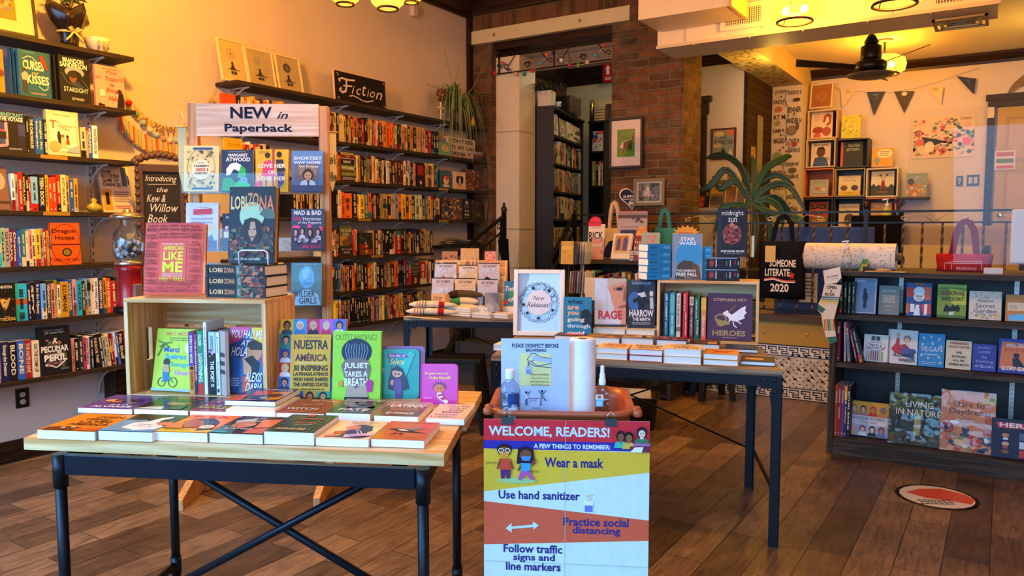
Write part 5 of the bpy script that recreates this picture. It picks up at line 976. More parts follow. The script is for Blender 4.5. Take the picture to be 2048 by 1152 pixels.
pic += ''.join('r %g 92 %g 108 %s;z %g 92 17 18 %s %s %s;' % (20 + i * 20, 40 + i * 20, c, 30 + i * 20, 'c89070', h_, '3a3a4a') for i, (c, h_) in enumerate((('2a70d0', '8a8a90'), ('e09a30', '241814'), ('2aa080', '3a2418')))).replace(' 108 ', ' 100 ')
facing('large book of many portraits with a gold title panel', (557, 796), 690, 640, 'd0a030', pic + 'r 20 20 80 92 d8a634;t 40 22.5 66 24.5 6a5a2c Smithsonian;T 25 27 76 39 2a2838 NUESTRA;T 27 43 75 54 5a2838 AMÉRICA;T 25 59 76 66.5 1c1a1c 30 INSPIRING;T 25 68 77 72.5 1c1a1c LATINAS/LATINOS;T 25 74.5 77 79.5 1c1a1c WHO HAVE SHAPED;T 25 81 77 86 1c1a1c THE UNITED STATES;q 34 88 72 91 5a4a1c 1;r 28 56 74 56.7 f0e0b0', plane=('z', FT), az=AB, t=.02, lean=9, hard=.003)
facing('lime green novel showing the back of a patterned head', (664, 803), 760, 664, '98dc3c', 't 5 5 92 14 5a7a2c OUTSTANDING!;e 50 30 32 19 24344a;' + ''.join('l 8aa8c8 1.2 %d %d %d %d %d %d;' % (30 + i * 5, 18 + (i % 3), 26 + i * 6, 28, 32 + i * 4.4, 44) for i in range(9)) + 'p b0a08a 26 98 30 80 40 72 62 72 72 80 76 98;p 77706a 18 50 26 42 50 38 74 42 80 54 76 68 50 84 26 68;s 22 46 76 70 40 4 6a645e 88807a 5e5852;T 24 46 76 56 ecece0 JULIET;T 25 58 74 66 ecece0 TAKES A;T 26 68 74 79 ecece0 BREATH;e 18 76 5 5 c8a030;e 78 76 7 6 c02898;e 78 84 6 4 c02898;r 26 95 76 100 2a2a2a', plane=('z', FT), az=AB, t=.026, lean=8, hard=.003)
def board_book(label, bl, brx, ty, cov, ops, az, t):
    p = atz(*bl, FT); d = V((cos(az), sin(az), 0)); w = solx(p, d, brx); a = radians(7); h = soly(p, Z3 * cos(a) + V((-sin(az), cos(az), 0)) * sin(a), ty); r = .014
    o = thing('board_book', label, 'board book', p, az, None, 7)
    def out(w_, h_): return [(0, 0), (w_ - r, 0)] + [(w_ - r + r * sin(k * pi / 8), r - r * cos(k * pi / 8)) for k in range(1, 5)] + [(w_ - r + r * cos(k * pi / 8), h_ - r + r * sin(k * pi / 8)) for k in range(5)] + [(0, h_)]
    b = MB(); b.prism(out(w, h), (0, 0, 0), X3, Z3, Y3 * .003, cov); b.prism(out(w, h), (0, t - .003, 0), X3, Z3, Y3 * .003, cov); b.box(-.002, 0, 0, .003, t, h, cov)
    art(b, ops, (0, 0, h), (w, 0, 0), (0, 0, -h), (0, -1, 0)); b.build('cover', 'gloss', o)
    b = MB()
    for i in range(6): b.prism(out(w - .003, h - .002), (.001, .0032 + i * (t - .0064) / 6, 0), X3, Z3, Y3 * ((t - .0064) / 6 - .0004), ('f0ece4', 'd8c89a', 'e8e4dc', '8a8a5c', 'c8a0a0', 'f0ece4')[i])
    b.build('pages', 'paper', o); return o
SEL = 'r 0 0 9 100 9a5cc0;' + ''.join('o 4.5 %g 3.4 3.2 1.2 e0b8f0;' % (4 + i * 8) for i in range(12)) + 'p 20a89c 12 0 34 0 62 100 30 100 20 60;p 26b4a4 80 4 92 8 72 60 56 40;p 7a2c8c 34 12 50 8 76 12 80 18 60 15 36 19;T 40 11 72 15 e8d0f0 the life of;I 42 19 70 31 e8e49a Selena;q 18 38 32 48 b8e8e0 3;p 241c38 40 60 44 40 56 33 68 40 76 62 80 80 62 84 64 60 52 60 50 84 38 80;e 56 48 10 9 e0a888;p 241c38 44 44 50 38 66 40 66 46 54 43;e 53 50 1.6 2 1c1420;e 60 50 1.6 2 1c1420;p 5a3c90 50 60 64 60 66 76 50 76;p d8a080 44 62 50 62 48 74 42 70;p 5a3c90 50 76 66 76 66 99 54 99'
board_book('copy of the turquoise board book just behind it', (747, 795), 849, 692, '8a4a90', '', AB, .012)
board_book('turquoise board book with a long haired cartoon girl', (738, 797), 838, 698, '109c94', SEL, AB, .014)
board_book('magenta board book with a wild haired cartoon child', (842, 809), 915, 728, 'd830a8', 'T 10 20 74 27 f4d848 Me gusta como soy!;T 22 30 80 39 f4d848 I Like Myself!;' + ''.join('p 2a2020 %g %g %g %g %g %g;' % (50 + 12 * cos(a - .14), 58 + 9 * sin(a - .14), 50 + 12 * cos(a + .14), 58 + 9 * sin(a + .14), 50 + 24 * cos(a), 58 + 17 * sin(a)) for a in (pi + i * pi / 9 for i in range(10))) + 'e 50 60 14 10 d8742a;e 45 59 1.6 1.6 1c1010;e 55 59 1.6 1.6 1c1010;p f0e8e8 44 70 56 70 60 80 76 92 70 98 52 88 44 80;p c83040 46 74 57 73 60 78 46 80;p c83040 52 84 62 80 70 86 58 90;q 6 80 34 86 e890d0 1', AB, .03)
# ================================================================ METAL TABLES
def angle_table(name, label, c4, zt, top='grey_oak', thick=.022, braces=()):
    """c4: corners FL FR BR BL"""
    o = thing(name, label, 'table', V((0, 0, 0))); c4 = [V((p.x, p.y, 0)) for p in c4]
    MB().prism([(p.x, p.y) for p in c4], (0, 0, zt - thick), X3, Y3, Z3 * thick, 'w').build('tabletop', top, o, bevel=.002); grain(o.children[0], atan2(c4[1].y - c4[0].y, c4[1].x - c4[0].x))
    n = 4
    for i in range(4):
        p, a, c = c4[i], c4[(i + 1) % 4], c4[i - 1]; ua, uc = (a - p).normalized(), (c - p).normalized(); b = MB()
        for u, v in ((ua, uc), (uc, ua)):
            b.hexa(p - Z3 * 0, u * .042, v * .005, Z3 * (zt - thick), '151a22')
            b.prism([(.042, zt - thick - .055), (.09, zt - thick - .055), (.09, zt - thick), (.042, zt - thick), (.042, zt - .16), (.052, zt - .1)], p - v * .004, u, Z3, v * .004, '151a22')
            for k, z in ((.03, zt - .04), (.07, zt - .04), (.03, zt - .09)):
                q = p + u * k - v * .004 + Z3 * z; b.ball(q, .008, '2a303a', 8)
        b.build('leg', 'metal', o)
        MB().hexa(p + ua * .045 + Z3 * (zt - thick - .045), ua * ((a - p).length - .09), uc * .005, Z3 * .045, '151a22').build('apron', 'metal', o)
    for i, j in ((1, 2), (0, 3)): MB().bar(c4[i] + Z3 * .2 + (c4[j] - c4[i]).normalized() * .01, c4[j] + Z3 * .2, .005, .035, '2a2418').build('side_rail', 'metal', o)
    a, c = c4[3], c4[2]
    MB().tube([a + Z3 * .2, c + Z3 * (zt - .06)], .005, '15120f', 6).build('cross_brace', 'metal', o); MB().tube([c + Z3 * .2, a + Z3 * (zt - .06)], .005, '15120f', 6).build('cross_brace', 'metal', o)
    return o
MT = .765; MFL, MFR, MBR = atz(982, 712, MT), atz(1566, 743, MT), atz(1512, 688, MT); MBL = MFL + MBR - MFR
AM = atan2(MFR.y - MFL.y, MFR.x - MFL.x)
angle_table('display_table', 'grey topped metal table in the middle holding new releases', (MFL, MFR, MBR, MBL), MT)
# crate on the middle table
pm = atz(1516, 691, MT); dm = V((cos(AM), sin(AM), 0)); nm = V((-sin(AM), cos(AM), 0)); wm = -solx(pm, dm, 1313); pm = pm - dm * wm; hm = soly(pm, Z3, 560)
crate('pine crate on its side on the grey metal table', pm, AM, wm, hm, .24, slot=False)
MT2 = MT + hm; bz = MT + .0145; G3 = 'new hardcovers inside the middle crate'
def inm(x, k): q_ = V((pm.x, pm.y, bz)) + nm * k; return q_ + dm * solx(q_, dm, x)
for lab, xl, xr, ty, cv, sa in (
    ('dark blue memoir spine, leftmost in the middle crate', 1327, 1336, 586, '1c5878', 'V 22 2 76 62 f0f0f0 JIM CARREY;V 30 64 70 92 a0c8d8 MEMOIRS'),
    ('teal hardcover spine with pale print in the middle crate', 1338, 1349, 586, '2a9aa8', 'r 16 4 84 44 60b8c0;V 30 48 72 92 d8ecf0 ONCE THERE'),
    ('cream hardcover spine with grey and brown print', 1352, 1360, 587, 'e0d4c0', 'V 24 4 74 70 6a4a3a THE NINETIES;r 0 74 100 84 8a6a5a'),
    ('red hardcover spine with white print in the middle crate', 1365, 1374, 585, 'c8202c', 'V 24 4 50 40 f0e0d8 NO RULES RULES;V 50 44 76 92 f0e0d8 REED HASTINGS'),
    ('maroon hardcover spine with a small portrait at its top', 1378, 1386, 594, '6a1c30', 'r 0 0 100 20 d8c8c0;e 50 10 34 8 b08a78;V 26 24 72 92 e0b8b0 VERA THE REVOLT'),
    ('dark green hardcover spine in the middle crate', 1388, 1398, 595, '1c6a50', 'V 24 6 50 50 d8e8d8 THE KING LAUGH;V 46 54 76 90 d8e8d8 EVIL ANGEL'),
    ('orange to pink hardcover spine in the middle crate', 1401, 1411, 596, 'd8604c', 'r 0 0 100 30 e8b850;r 0 30 100 55 e08a4c;V 24 42 74 92 f4d8d0 BURNING BRIGHT')):
    q_ = inm(xr, .02); book(lab, q_, AM + pi / 2, .16, soly(q_, Z3, ty), -solx(q_, dm, xl), cv, '', sa, group=None)
q_ = inm(1414, .02); book('plum hardcover with a white winged horse emblem', q_, AM, solx(q_, dm, 1503), soly(q_, Z3 * cos(radians(5)) + nm * sin(radians(5)), 587), .03, '4c2848',
    'T 13 11 88 17 b8987a STEPHEN FRY;T 12 79 86 91 a8905c HEROES;t 36 93 66 96 d8c8d0 Greek Myths Reimagined;p f0eef0 46 50 60 42 76 30 86 26 84 36 88 40 82 46 84 52 74 56 66 60 56 58;p f4f2f4 34 42 44 36 50 42 58 50 60 58 50 58 46 50 38 48;l f0eef0 2.4 50 58 44 64;l f0eef0 2.4 58 60 60 68 66 72;l f0eef0 2.4 66 58 76 64;o 30 54 14 10 3.4 a08a4c;p a08a4c 18 54 34 58 50 60 52 66 40 68 30 72 22 68;l a08a4c 1.4 46 42 62 26', lean=5, hard=.003, spc='4c2848')
for i, (x0, x1, y) in enumerate(((1337, 1416, 582), (1425, 1478, 578))):
    q_ = V((pm.x, pm.y, 0)) + nm * .08; q_.z = MT + hm * (.86 if i == 0 else .86); 
# star saga novels on the crate
AZ = MT2 + .0004
qs = on(1341, 557, (0, 0, AZ), (0, 0, 1)); sAz = radians(24); ds = V((cos(sAz), sin(sAz), 0))
qs = V((pm.x, pm.y, AZ)) + nm * .03; qs = qs + dm * solx(qs, dm, 1344); 
book('grey space novel facing out under the orange starburst', qs, sAz, solx(qs, ds, 1404), soly(qs, Z3 * cos(radians(4)) + V((-sin(sAz), cos(sAz), 0)) * sin(radians(4)), 468), .024, '8a98a8',
    'e 56 48 44 34 3a9ad0;T 27 8 75 16 f2f2f2 STAR;T 22 17 80 25 f2f2f2 WARS;p 4a4434 10 99 16 70 36 58 64 60 84 68 94 99;p 6a4a30 66 60 90 72 96 99 70 99;T 16 78 78 83 f2ece0 POE DAMERON;T 14 85 84 93 f6f2ec FREE FALL;t 40 95 66 97.5 d8d0c4 ALEX SEGURA;l c8d0d8 1 10 32 24 28', lean=4, spc='2a88bc', hard=.003)
for side, (xa, xb_, yt, lb) in enumerate(((1307, 1341, 488, 'left'), (1404, 1413, 494, 'right'))):
    q_ = V((pm.x, pm.y, AZ)) + nm * .05; e = q_ + dm * solx(q_, dm, xb_ if side == 0 else xb_ + 1); tt = soly(e, Z3, yt) / 5; a = radians(52 if side == 0 else 20)
    for i in range(5):
        d_ = V((cos(a), sin(a), 0)); L_ = .14
        lay('blue space novel lying flat, %s in the %s blue stack' % (ORD[i] + ' from the bottom', lb), None, None, AZ + i * tt, tt - .0008, .105, a + radians((i * 37 % 5) - 2), '2a90c8', 'r 66 30 94 66 60b8e0;r 8 40 40 60 1c6a98', p=V((e.x, e.y, AZ + i * tt)) + nm * (.0 if side == 0 else .04) + d_ * (0 if side == 0 else .02), w=L_ if side == 0 else .1, hard=.002)
def burst(label, p, az, w, h, c, ops='', k=9, lean=4):
    o = thing('price_burst', label, 'price tag', p, az, None, lean); pts = []
    for i in range(k * 2):
        a = pi * i / (k * 2 - 1); r = 1 if i % 2 == 0 else .72; pts.append((w / 2 - w / 2 * r * cos(a), h * .25 + h * .75 * r * sin(a)))
    pts += [(w * .9, 0), (w * .1, 0)]
    b = MB(); b.prism(pts, (0, 0, 0), X3, Z3, Y3 * .001, c)
    if ops: art(b, ops, (0, -.0003, h), (w, 0, 0), (0, 0, -h), (0, -1, 0))
    b.build('card', 'paper', o); return o
hb_ = soly(qs, Z3, 468)
burst('orange starburst card sticking up behind the grey space novel', qs + Z3 * (hb_ - .012) + V((-sin(sAz), cos(sAz), 0)) * .033 + ds * .0, sAz, solx(qs, ds, 1400), .06, 'f0941c', 'q 20 60 80 80 c05a10 1', 8)
# pomegranate novel and two copies beneath it
AMD = radians(20); dq = V((cos(AMD), sin(AMD), 0)); nq = V((-sin(AMD), cos(AMD), 0))
e = V((pm.x, pm.y, AZ)) + nm * .03; e = e + dm * solx(e, dm, 1479); Lq = -solx(e, dq, 1412); tq = soly(e, Z3, 515) / 2
for i, nm2 in enumerate(('lower', 'upper')):
    lay('black novel lying flat with pomegranate spine, %s of two' % nm2, None, None, AZ + i * tq, tq - .0008, .15, AMD + radians(i), '15151c', 'e 16 50 9 34 6a2428;e 16 50 6 22 9a4440;r 28 18 31 82 d8d8e0;r 60 30 61 70 c8c8d0;r 70 24 73 76 c8c8d0;r 84 30 88 60 a02c2c;r 94 34 96 66 c8c8d0;r 0 2 92 10 8ab0e0', p=V((e.x, e.y, AZ + i * tq)), w=Lq, hard=.003, pages='d8b070')
zt2 = AZ + 2 * tq
e2 = V((e.x, e.y, zt2)) - dq * Lq * .7 + nq * .04; e2 = e2 + dq * solx(e2, dq, 1434)
book('black novel with a red pomegranate and thin white title', e2, AMD, solx(e2, dq, 1494), soly(e2, Z3, 417), .032, '14121a', 'r 0 0 14 100 1a2438;t 14 5 86 18 ecebe8 midnight;t 36 20 64 29 ecebe8 sun;e 49 54 32 21 8a3c38;s 22 36 76 72 60 7 5a1c20 b06058 c88878 3a1418 7a2c2c;p c87a6a 40 34 48 29 56 34 52 38 44 38;T 12 87 92 91 ecebe8 STEPHENIE MEYER;q 20 93 86 95 a8a8a8 1', lean=4, spc='16202e', hard=.003, pages='e8d0a0')
e3 = V((e.x, e.y, zt2)) + nq * .06; e3 = e3 + dq * solx(e3, dq, 1503); book('thin pale book standing beside the pomegranate novel', e3, AMD, .012, soly(e3, Z3, 472), .1, 'e8d8b8', '', lean=0, hard=.001)
# standing books left of the crate
PB_ = V((MBL.x, MBL.y, 0)).lerp(V((MBR.x, MBR.y, 0)), .45); nM = nm
def mst(label, xl, xr, ty, yb, z, back, cov, ops, az=None, lean=6, **kw):
    az = az if az is not None else AM + radians(12); q0 = V((pm.x, pm.y, z)) + nm * back; p = q0 + dm * solx(q0, dm, xl); d = V((cos(az), sin(az), 0)); a = radians(lean)
    return book(label, p, az, solx(p, d, xr), soly(p, Z3 * cos(a) + V((-sin(az), cos(az), 0)) * sin(a), ty), kw.pop('t', .028), cov, ops, lean=lean, hard=.003, **kw)
zs = soly(V((pm.x, pm.y, 0)) + nm * .02 + dm * solx(V((pm.x, pm.y, .8)) + nm * .02, dm, 1225), Z3, 655)
for lab, xl, xr in (('pale hardcover lying under the big face cover', 1186, 1250), ('pale hardcover lying under the dark sword cover', 1252, 1309)):
    q0 = V((pm.x, pm.y, MT)) - nm * .035; p = q0 + dm * solx(q0, dm, xl); k = 2; 
    for i in range(2): book('%s, %s of two' % (lab, ('lower', 'upper')[i]), p + Z3 * (MT * 0 + (i + 1) * (zs - MT - .001) / 2), AM, solx(p, dm, xr), .2, (zs - MT - .001) / 2 - .0006, ('e4e4e8', 'd8d4cc')[i], '', lean=90, hard=.002)
mst('white hardcover with half a large face and red title', 1189, 1252, 558, 655, zs, .02, 'd4dce8', 'p d89a7c 46 0 100 0 100 99 84 99 76 82 62 70 60 56 54 48 50 34 40 18;p c8b49c 40 0 100 0 100 8 60 12 44 20;p b07858 56 20 92 14 98 22 60 26;e 78 22 10 3.4 2c2420;p a8684c 92 24 100 22 100 48 90 46;p a86058 76 58 100 54 100 60 78 62;r 0 0 38 64 ccd8e8;T 12 67 88 85 c82c34 RAGE;T 12 87 88 93 f0f0f4 BOB WOODWARD;r 0 96 100 100 2a3444', spc='3a3c4a')
mst('dark fantasy hardcover with a swordswoman and skeleton', 1255, 1310, 562, 655, zs, .02, '2a3442', 'r 0 0 100 100 2c3848;r 0 60 100 100 202a36;e 24 44 22 20 3c6ab0;T 14 3 86 9 8aa0b4 TAMSYN MUIR;e 50 16 9 7 16161c;p 14161c 42 24 60 24 66 40 60 66 40 66 36 40;p d8dce0 34 28 62 24 68 34 50 36;p 14161c 40 34 18 42 20 48 44 44;p 14161c 60 34 80 44 78 50 58 44;e 86 28 7 6 d8d8d4;p c0c4c4 80 36 92 36 94 60 82 60;l 14161c 2 62 30 72 16;T 6 62 94 77 e8e8e8 HARROW;T 18 79 82 86 e8e8e8 THE NINTH;q 12 88 88 94 a8b0b8 2', spc='6a2420')
# sign frame
pf = atz(1026, 671, MT + .002); AFr = AM + radians(10)
picture('framed_sign', 'white framed New Releases sign with a floral wreath', (1026, 672), 1128, 540, ('z', MT + .002), AFr, 'ece8e0', .024, 'dfe2ee', 'r 0 0 100 100 dde0ee;' + ''.join('o %g %g %g %g 1 3a3a42;' % (50 + 37 * cos(a), 50 + 27 * sin(a), 4.5 + 3 * (i % 3), 3.4 + 2.2 * (i % 3)) for i, a in enumerate(2 * pi * i / 26 for i in range(26))) + ''.join('o %g %g 3.6 2.6 .9 4a4a54;' % (50 + 45 * cos(a), 50 + 33 * sin(a)) for a in (2 * pi * i / 30 for i in range(30))) + ''.join('e %g %g 3.4 2.6 22222a;' % (50 + 37 * cos(a), 50 + 27 * sin(a)) for a in (.5, 2.4, 3.0, 4.3, 5.4, 1.6)) + 'e 50 50 30 22 e4e6f2;i 36 38 64 46 3a3a4a New;i 22 49 78 58 3a3a4a Releases!', lean=7, t=.026, cat='sign')
mst('blue novel with stacked coloured title words by the sign', 1126, 1182, 595, 670, MT + .001, -.12, '2080a8', 'p 14202c 62 34 78 28 92 30 100 40 100 70 76 70 60 56;p 1c2c3c 70 50 100 48 100 66 76 64;T 14 5 70 16 1a2a4c what;T 14 21 56 30 f0b890 are;T 14 34 54 46 f0b890 you;T 14 48 76 60 e8e0d8 going;T 14 63 96 75 c8e0f0 through;T 14 80 76 92 f4f0ec sigrid', az=AM + radians(8), spc='1a6a90')
# books lying on the middle table
def fm(label, bl, brx, t, cov, ops, base=MT + .0004, depth=.2, az=None, **kw): return flat(label, bl, brx, base, t, depth, cov, ops, az=AM if az is None else az, pz=MT, pages='eef2f0', **kw)
for i, (xa, xb_, yb, c1, sc1, lab, ops) in enumerate((
    (1192, 1256, 718, 'ecca94', None, 'cream essay hardcover with red lettering', 'T 22 8 84 30 b8402c MINOR;T 14 34 90 52 b8402c FEELINGS;t 16 60 88 76 5a3a28 CATHY PARK;t 34 80 68 92 5a3a28 HONG'),
    (1258, 1326, 722, 'ecc894', 'a03028', 'cream hardcover with dark block lettering and red boards', 'T 12 12 92 44 4a3424 HOOD;T 18 52 88 72 4a3424 FEMINISM;q 24 80 80 88 8a6a4a 1'),
    (1327, 1404, 727, 'ecd0a0', None, 'cream hardcover with gold dotted lettering', 'T 10 24 70 50 9a8a5a ATOMIC;T 26 56 92 80 7a6a4a HABITS;q 20 8 90 16 a89a6a 1'),
    (1406, 1478, 730, 'd8902c', None, 'amber novel with a red crab shape', 'e 50 56 20 14 b84420;p b84420 12 30 30 34 40 52 26 48;p b84420 88 30 70 34 60 52 74 48;l b84420 3 40 66 24 84;l b84420 3 60 66 76 84;q 16 10 88 20 f0d0a0 1'))):
    for k, nm2 in enumerate(('lower', 'upper')):
        q0 = atz(xa, yb, MT); tt = (.027, .028, .034, .026)[i]
        fm('%s, %s of two' % (lab, nm2), (xa, yb), xb_, tt - .001, (sc1 or c1) if sc1 else c1, ('r 0 0 100 100 %s;' % c1 + ops) if k else '', base=MT + .0004 + k * tt, hard=.002, depth=.15)
fm('black notebook with an orange label and elastic at table corner', (1481, 730), 1552, .018, '17171c', 'r 12 40 66 70 d89a5c;r 90 0 96 100 0c0c10', depth=.16)
fm('dark blue novel lying behind the black notebook', (1450, 704), 1518, .016, '22304e', 't 20 20 90 34 b8c8e0 DAUGHTERS;t 40 42 74 54 b8c8e0 OF;t 28 60 84 76 b8c8e0 THE WILD', depth=.16)
fm('dark book with a tan strip lying before the plum hardcover', (1376, 701), 1440, .034, '4a3024', 'r 60 30 90 90 c8a070;s 4 10 56 90 14 14 6a3a28 2a1c18 8a5a3c', depth=.14)
fm('maroon patterned book lying before the middle crate', (1312, 696), 1374, .042, '6a1c28', 's 4 10 96 90 34 8 e0b8a0 8a3a34 c88a78;r 0 80 100 100 3a2c30', depth=.13)
fm('grey novel with a cropped face lying before the crate', (1242, 692), 1308, .042, '8a7a70', 'r 0 0 50 100 a89484;e 60 40 30 30 d8b090;p 2c2624 56 30 70 20 74 70 64 80;q 8 20 40 50 5a4a44 2', depth=.14)
fm('green and orange novel lying before the big face cover', (1170, 690), 1240, .042, '8a7030', 's 2 2 98 96 36 14 5a7a34 c86a2c d89a3c 7a3c20;t 30 60 80 80 f0d8a0 NERVOUS', depth=.14)
fm('red and black novel with a curled cover beside it', (1108, 684), 1166, .035, '3a2428', 'p c84a34 6 60 40 30 94 20 98 60 50 80', depth=.13)
fm('pale open folder lying at the left end of the grey table', (1034, 690), 1120, .006, 'd8c8ac', 'q 20 40 80 70 b8a88c 2', depth=.12)
fm('white book stack end at the left corner of the grey table', (987, 701), 1050, .03, 'ecebf2', '', depth=.15)
# ---------------------------------------------------------------- bin with the welcome poster
pz = V((-1.197, 1.727, .838)); pe_ = V((-.797, 1.945, .838)); dP = (pe_ - pz).to_3d(); dP.z = 0; wP = dP.length; aP = atan2(dP.y, dP.x); dP.normalize(); nP = V((-sin(aP), cos(aP), 0))
o = thing('supply_bin', 'terracotta plastic bin holding sanitiser and paper towels', 'bin', V((pz.x, pz.y, 0)), aP)
def rr_(w_, d_, r, x0=0, y0=0, n=5):
    out = []
    for cx_, cy_, a0 in ((w_ - r, r, -pi / 2), (w_ - r, d_ - r, 0), (r, d_ - r, pi / 2), (r, r, pi)):
        out += [(x0 + cx_ + r * cos(a0 + pi / 2 * k / n), y0 + cy_ + r * sin(a0 + pi / 2 * k / n)) for k in range(n + 1)]
    return out
yP = .79
bw, bd, bh = wP * .86, .34, .845
def loop(i, z): return [V((x, y, z)) for x, y in rr_(bw - 2 * i, bd - 2 * i, .07, wP * .04 + i, .02 + i)]
MB().grid([loop(.05, 0.001), loop(.03, .4), loop(0, bh), loop(-.012, bh), loop(-.012, bh + .012), loop(.004, bh + .012), loop(.006, bh - .02), loop(.034, .42), loop(.054, .012)], 'b45a34', closed=True, smooth=True, cap=True).build('tub', 'plastic', o)
for x in (wP * .02, wP * .93):
    for y in (.1, .14): MB().lathe([(.01, 0), (.013, .004), (.013, .016), (.008, .02)], 'b05630', 12, (x + .0, y - .08, bh - .0)).build('rim_clip', 'plastic', o)
inner = (V((pz.x, pz.y, 0)), dP, nP)
def bp(u, v, z): return inner[0] + dP * u + nP * v + Z3 * z
MB().box(wP * .12, .06, yP - .01, wP * .84, .3, yP, 'a85430').build('inner_tray', 'plastic', o)
hP = .575
o = thing('welcome_poster', 'tall colourful Welcome Readers poster clipped to the bin', 'poster', V((pz.x, pz.y, 0)) - nP * .004, aP)
b = MB(); b.box(0, 0, .838 - hP, wP, .002, .838, 'ecebdc')
PH = 100 / .74  # the part in view is the upper 74 percent
NV, GR = '2c2878', 'cfe0d4'
art(b, 'r 0 0 100 11.2 d8303c;T 3 3.2 76 8.8 c8e4f8 WELCOME, READERS!;r 0 10.4 100 14.6 30309c;T 30.5 11.6 76.5 13.9 e8f0f8 A FEW THINGS TO REMEMBER:;p e4bc38 0 14.4 100 15 100 24.6 0 35.6;p d4e6dc 0 35.6 100 24.6 100 48 0 40.4;p dc5c3c 0 40.4 100 48 100 58 0 62;p d4e6dc 0 62 100 58 100 100 0 100;'
    'T 37 18.2 72.5 23 %s Wear a mask;T 9 34.8 58.5 39 %s Use hand sanitizer;T 48.5 47.4 88 51.6 %s Practice social;T 54 51.8 83 56.4 %s distancing;T 12 61.4 48 65.6 %s Follow traffic;T 18 66 43.5 70.4 %s signs and;T 13.5 70.2 47 74.4 %s line markers;' % ((NV,) * 7) +
    'p c8e4f8 13.5 53.6 17 50.8 17 52.6 30 51.4 30 49.8 33.6 51.6 30.4 54 30.4 52.6 17 53.8 17.2 55.6;'
    'r 61 39 66.4 44.6 f0f0ec;r 61.4 41.2 66.2 44.4 6a7ac8;r 62.6 37 64.6 39.4 e0d8b8;l d8c89a .8 62 36.6 66 36;'
    'e 20 29.8 12 1.4 a8c888;e 12.6 14.6 4.6 2.7 2a1c1c;e 12.6 15.6 4 2.5 7a4a34;p e89a34 9.6 16 15.6 16 14.6 18.4 10.6 18.4;o 10.6 15 1.7 1.1 .4 f0f0f0;o 14.6 15 1.7 1.1 .4 f0f0f0;p d84830 9.6 19 16.6 19 17 24.4 9.8 24.4;p 7a4a34 9.6 19.4 7.8 24 8.6 24.4 10.6 21;p 7a4a34 16.6 19.4 18.4 24 17.6 24.4 16 21;p 5a2c6a 10.2 24.4 16.6 24.4 16 28.8 14 28.8 13.4 26 12.6 28.8 10.6 28.8;'
    'p 2a1a28 20 21.4 21 14 25 12.8 30 14 31.4 21.4;e 25.6 17.2 3.6 2.8 7a4e38;p 4a90e0 23 17.6 28.6 17.6 28 19.8 23.6 19.8;p 3aa0dc 22.4 21 28.6 21 28.4 24.8 22.8 24.8;p 7a4e38 28.6 21.4 31 18.6 32 19.4 29.6 22.8;p 7a4e38 22.4 21.4 20.6 24.4 21.6 25 23.2 23;p b85aa8 22.8 24.8 28.4 24.8 30.6 29 28.6 29.2 25.8 26.4 22.6 29.4 20.8 29;t 1.4 20.6 8 22 6a4a1c (SMILING);t 27 24.4 33.6 25.8 6a4a1c (SMILING);'
    'z 82.6 4.2 8 8.4 8a5a40 2a1c18 40b8a8;z 87.4 4.6 8 8.4 9a6a48 1c1418 e0b848;z 95 2.2 9 8.6 f0d0c0 201a24 3a7a5a;r 90 10.2 100 11.4 b06aa0;r 88 11.6 100 14.4 7a2c44;p f0f0f8 88 14.4 91 12 96 11.8 95 14.4;'
    'l a8b8b0 .3 49.6 0 49.6 100;l b8c4b8 .3 0 69.4 100 70.4', (0, 0, .838), (wP, 0, 0), (0, 0, -hP), (0, -1, 0), eps=.0002)
b.build('print', 'gloss', o)
for i, u in enumerate((.145, .768)):
    c = thing('binder_clip', 'black binder clip holding the poster to the bin, %s one' % ('left', 'right')[i], 'clip', bp(wP * u, -.007, .824), aP, 'binder clips')
    MB().prism([(-.0, 0), (.014, 0), (.009, .02), (.005, .02)], (-.016, -.002, 0), Y3, Z3, X3 * .032, '1a1a1a').build('spring', 'metal', c)
    MB().tube([(-.009, .004, .018), (-.009, .006, .03), (0, .008, .038), (.009, .006, .03), (.009, .004, .018)], .0014, 'b0b0b0', 6).build('handle', 'chrome', c)
# things in the bin
g0 = bp(wP * .085, .06, yP + .002)
o = thing('disinfect_sign', 'white printed sign asking to disinfect before browsing', 'sign', bp(.038, .12, yP + .002), aP)
q = bp(.04, .12, 0); 
sw = solx(bp(.038, .12, .9), dP, 1139); zt_ = soly(bp(.038, .12, 0), Z3, 677); hs = zt_ - yP - .002
b = MB(); b.box(0, 0, 0, sw, .004, hs, 'c4d4f4')
vs = hs / (zt_ - soly(bp(.038, .12, 0), Z3, 838)); k_ = 1 / vs
S = lambda s: s
def scale_ops(ops, k):
    out = []
    for op in ops.split(';'):
        if not op.strip(): continue
        a = op.strip().split(' '); c = a[0]
        idx = {'t': (2, 4), 'T': (2, 4), 'r': (2, 4), 'q': (2, 4), 'i': (2, 4), 'e': (2, 4), 'o': (2, 4), 's': (2, 4)}.get(c, ())
        if c == 'p': idx = range(3, len(a), 2)
        if c == 'l': idx = range(4, len(a), 2)
        for i in idx: a[i] = '%g' % (float(a[i]) * k)
        out.append(' '.join(a))
    return ';'.join(out)
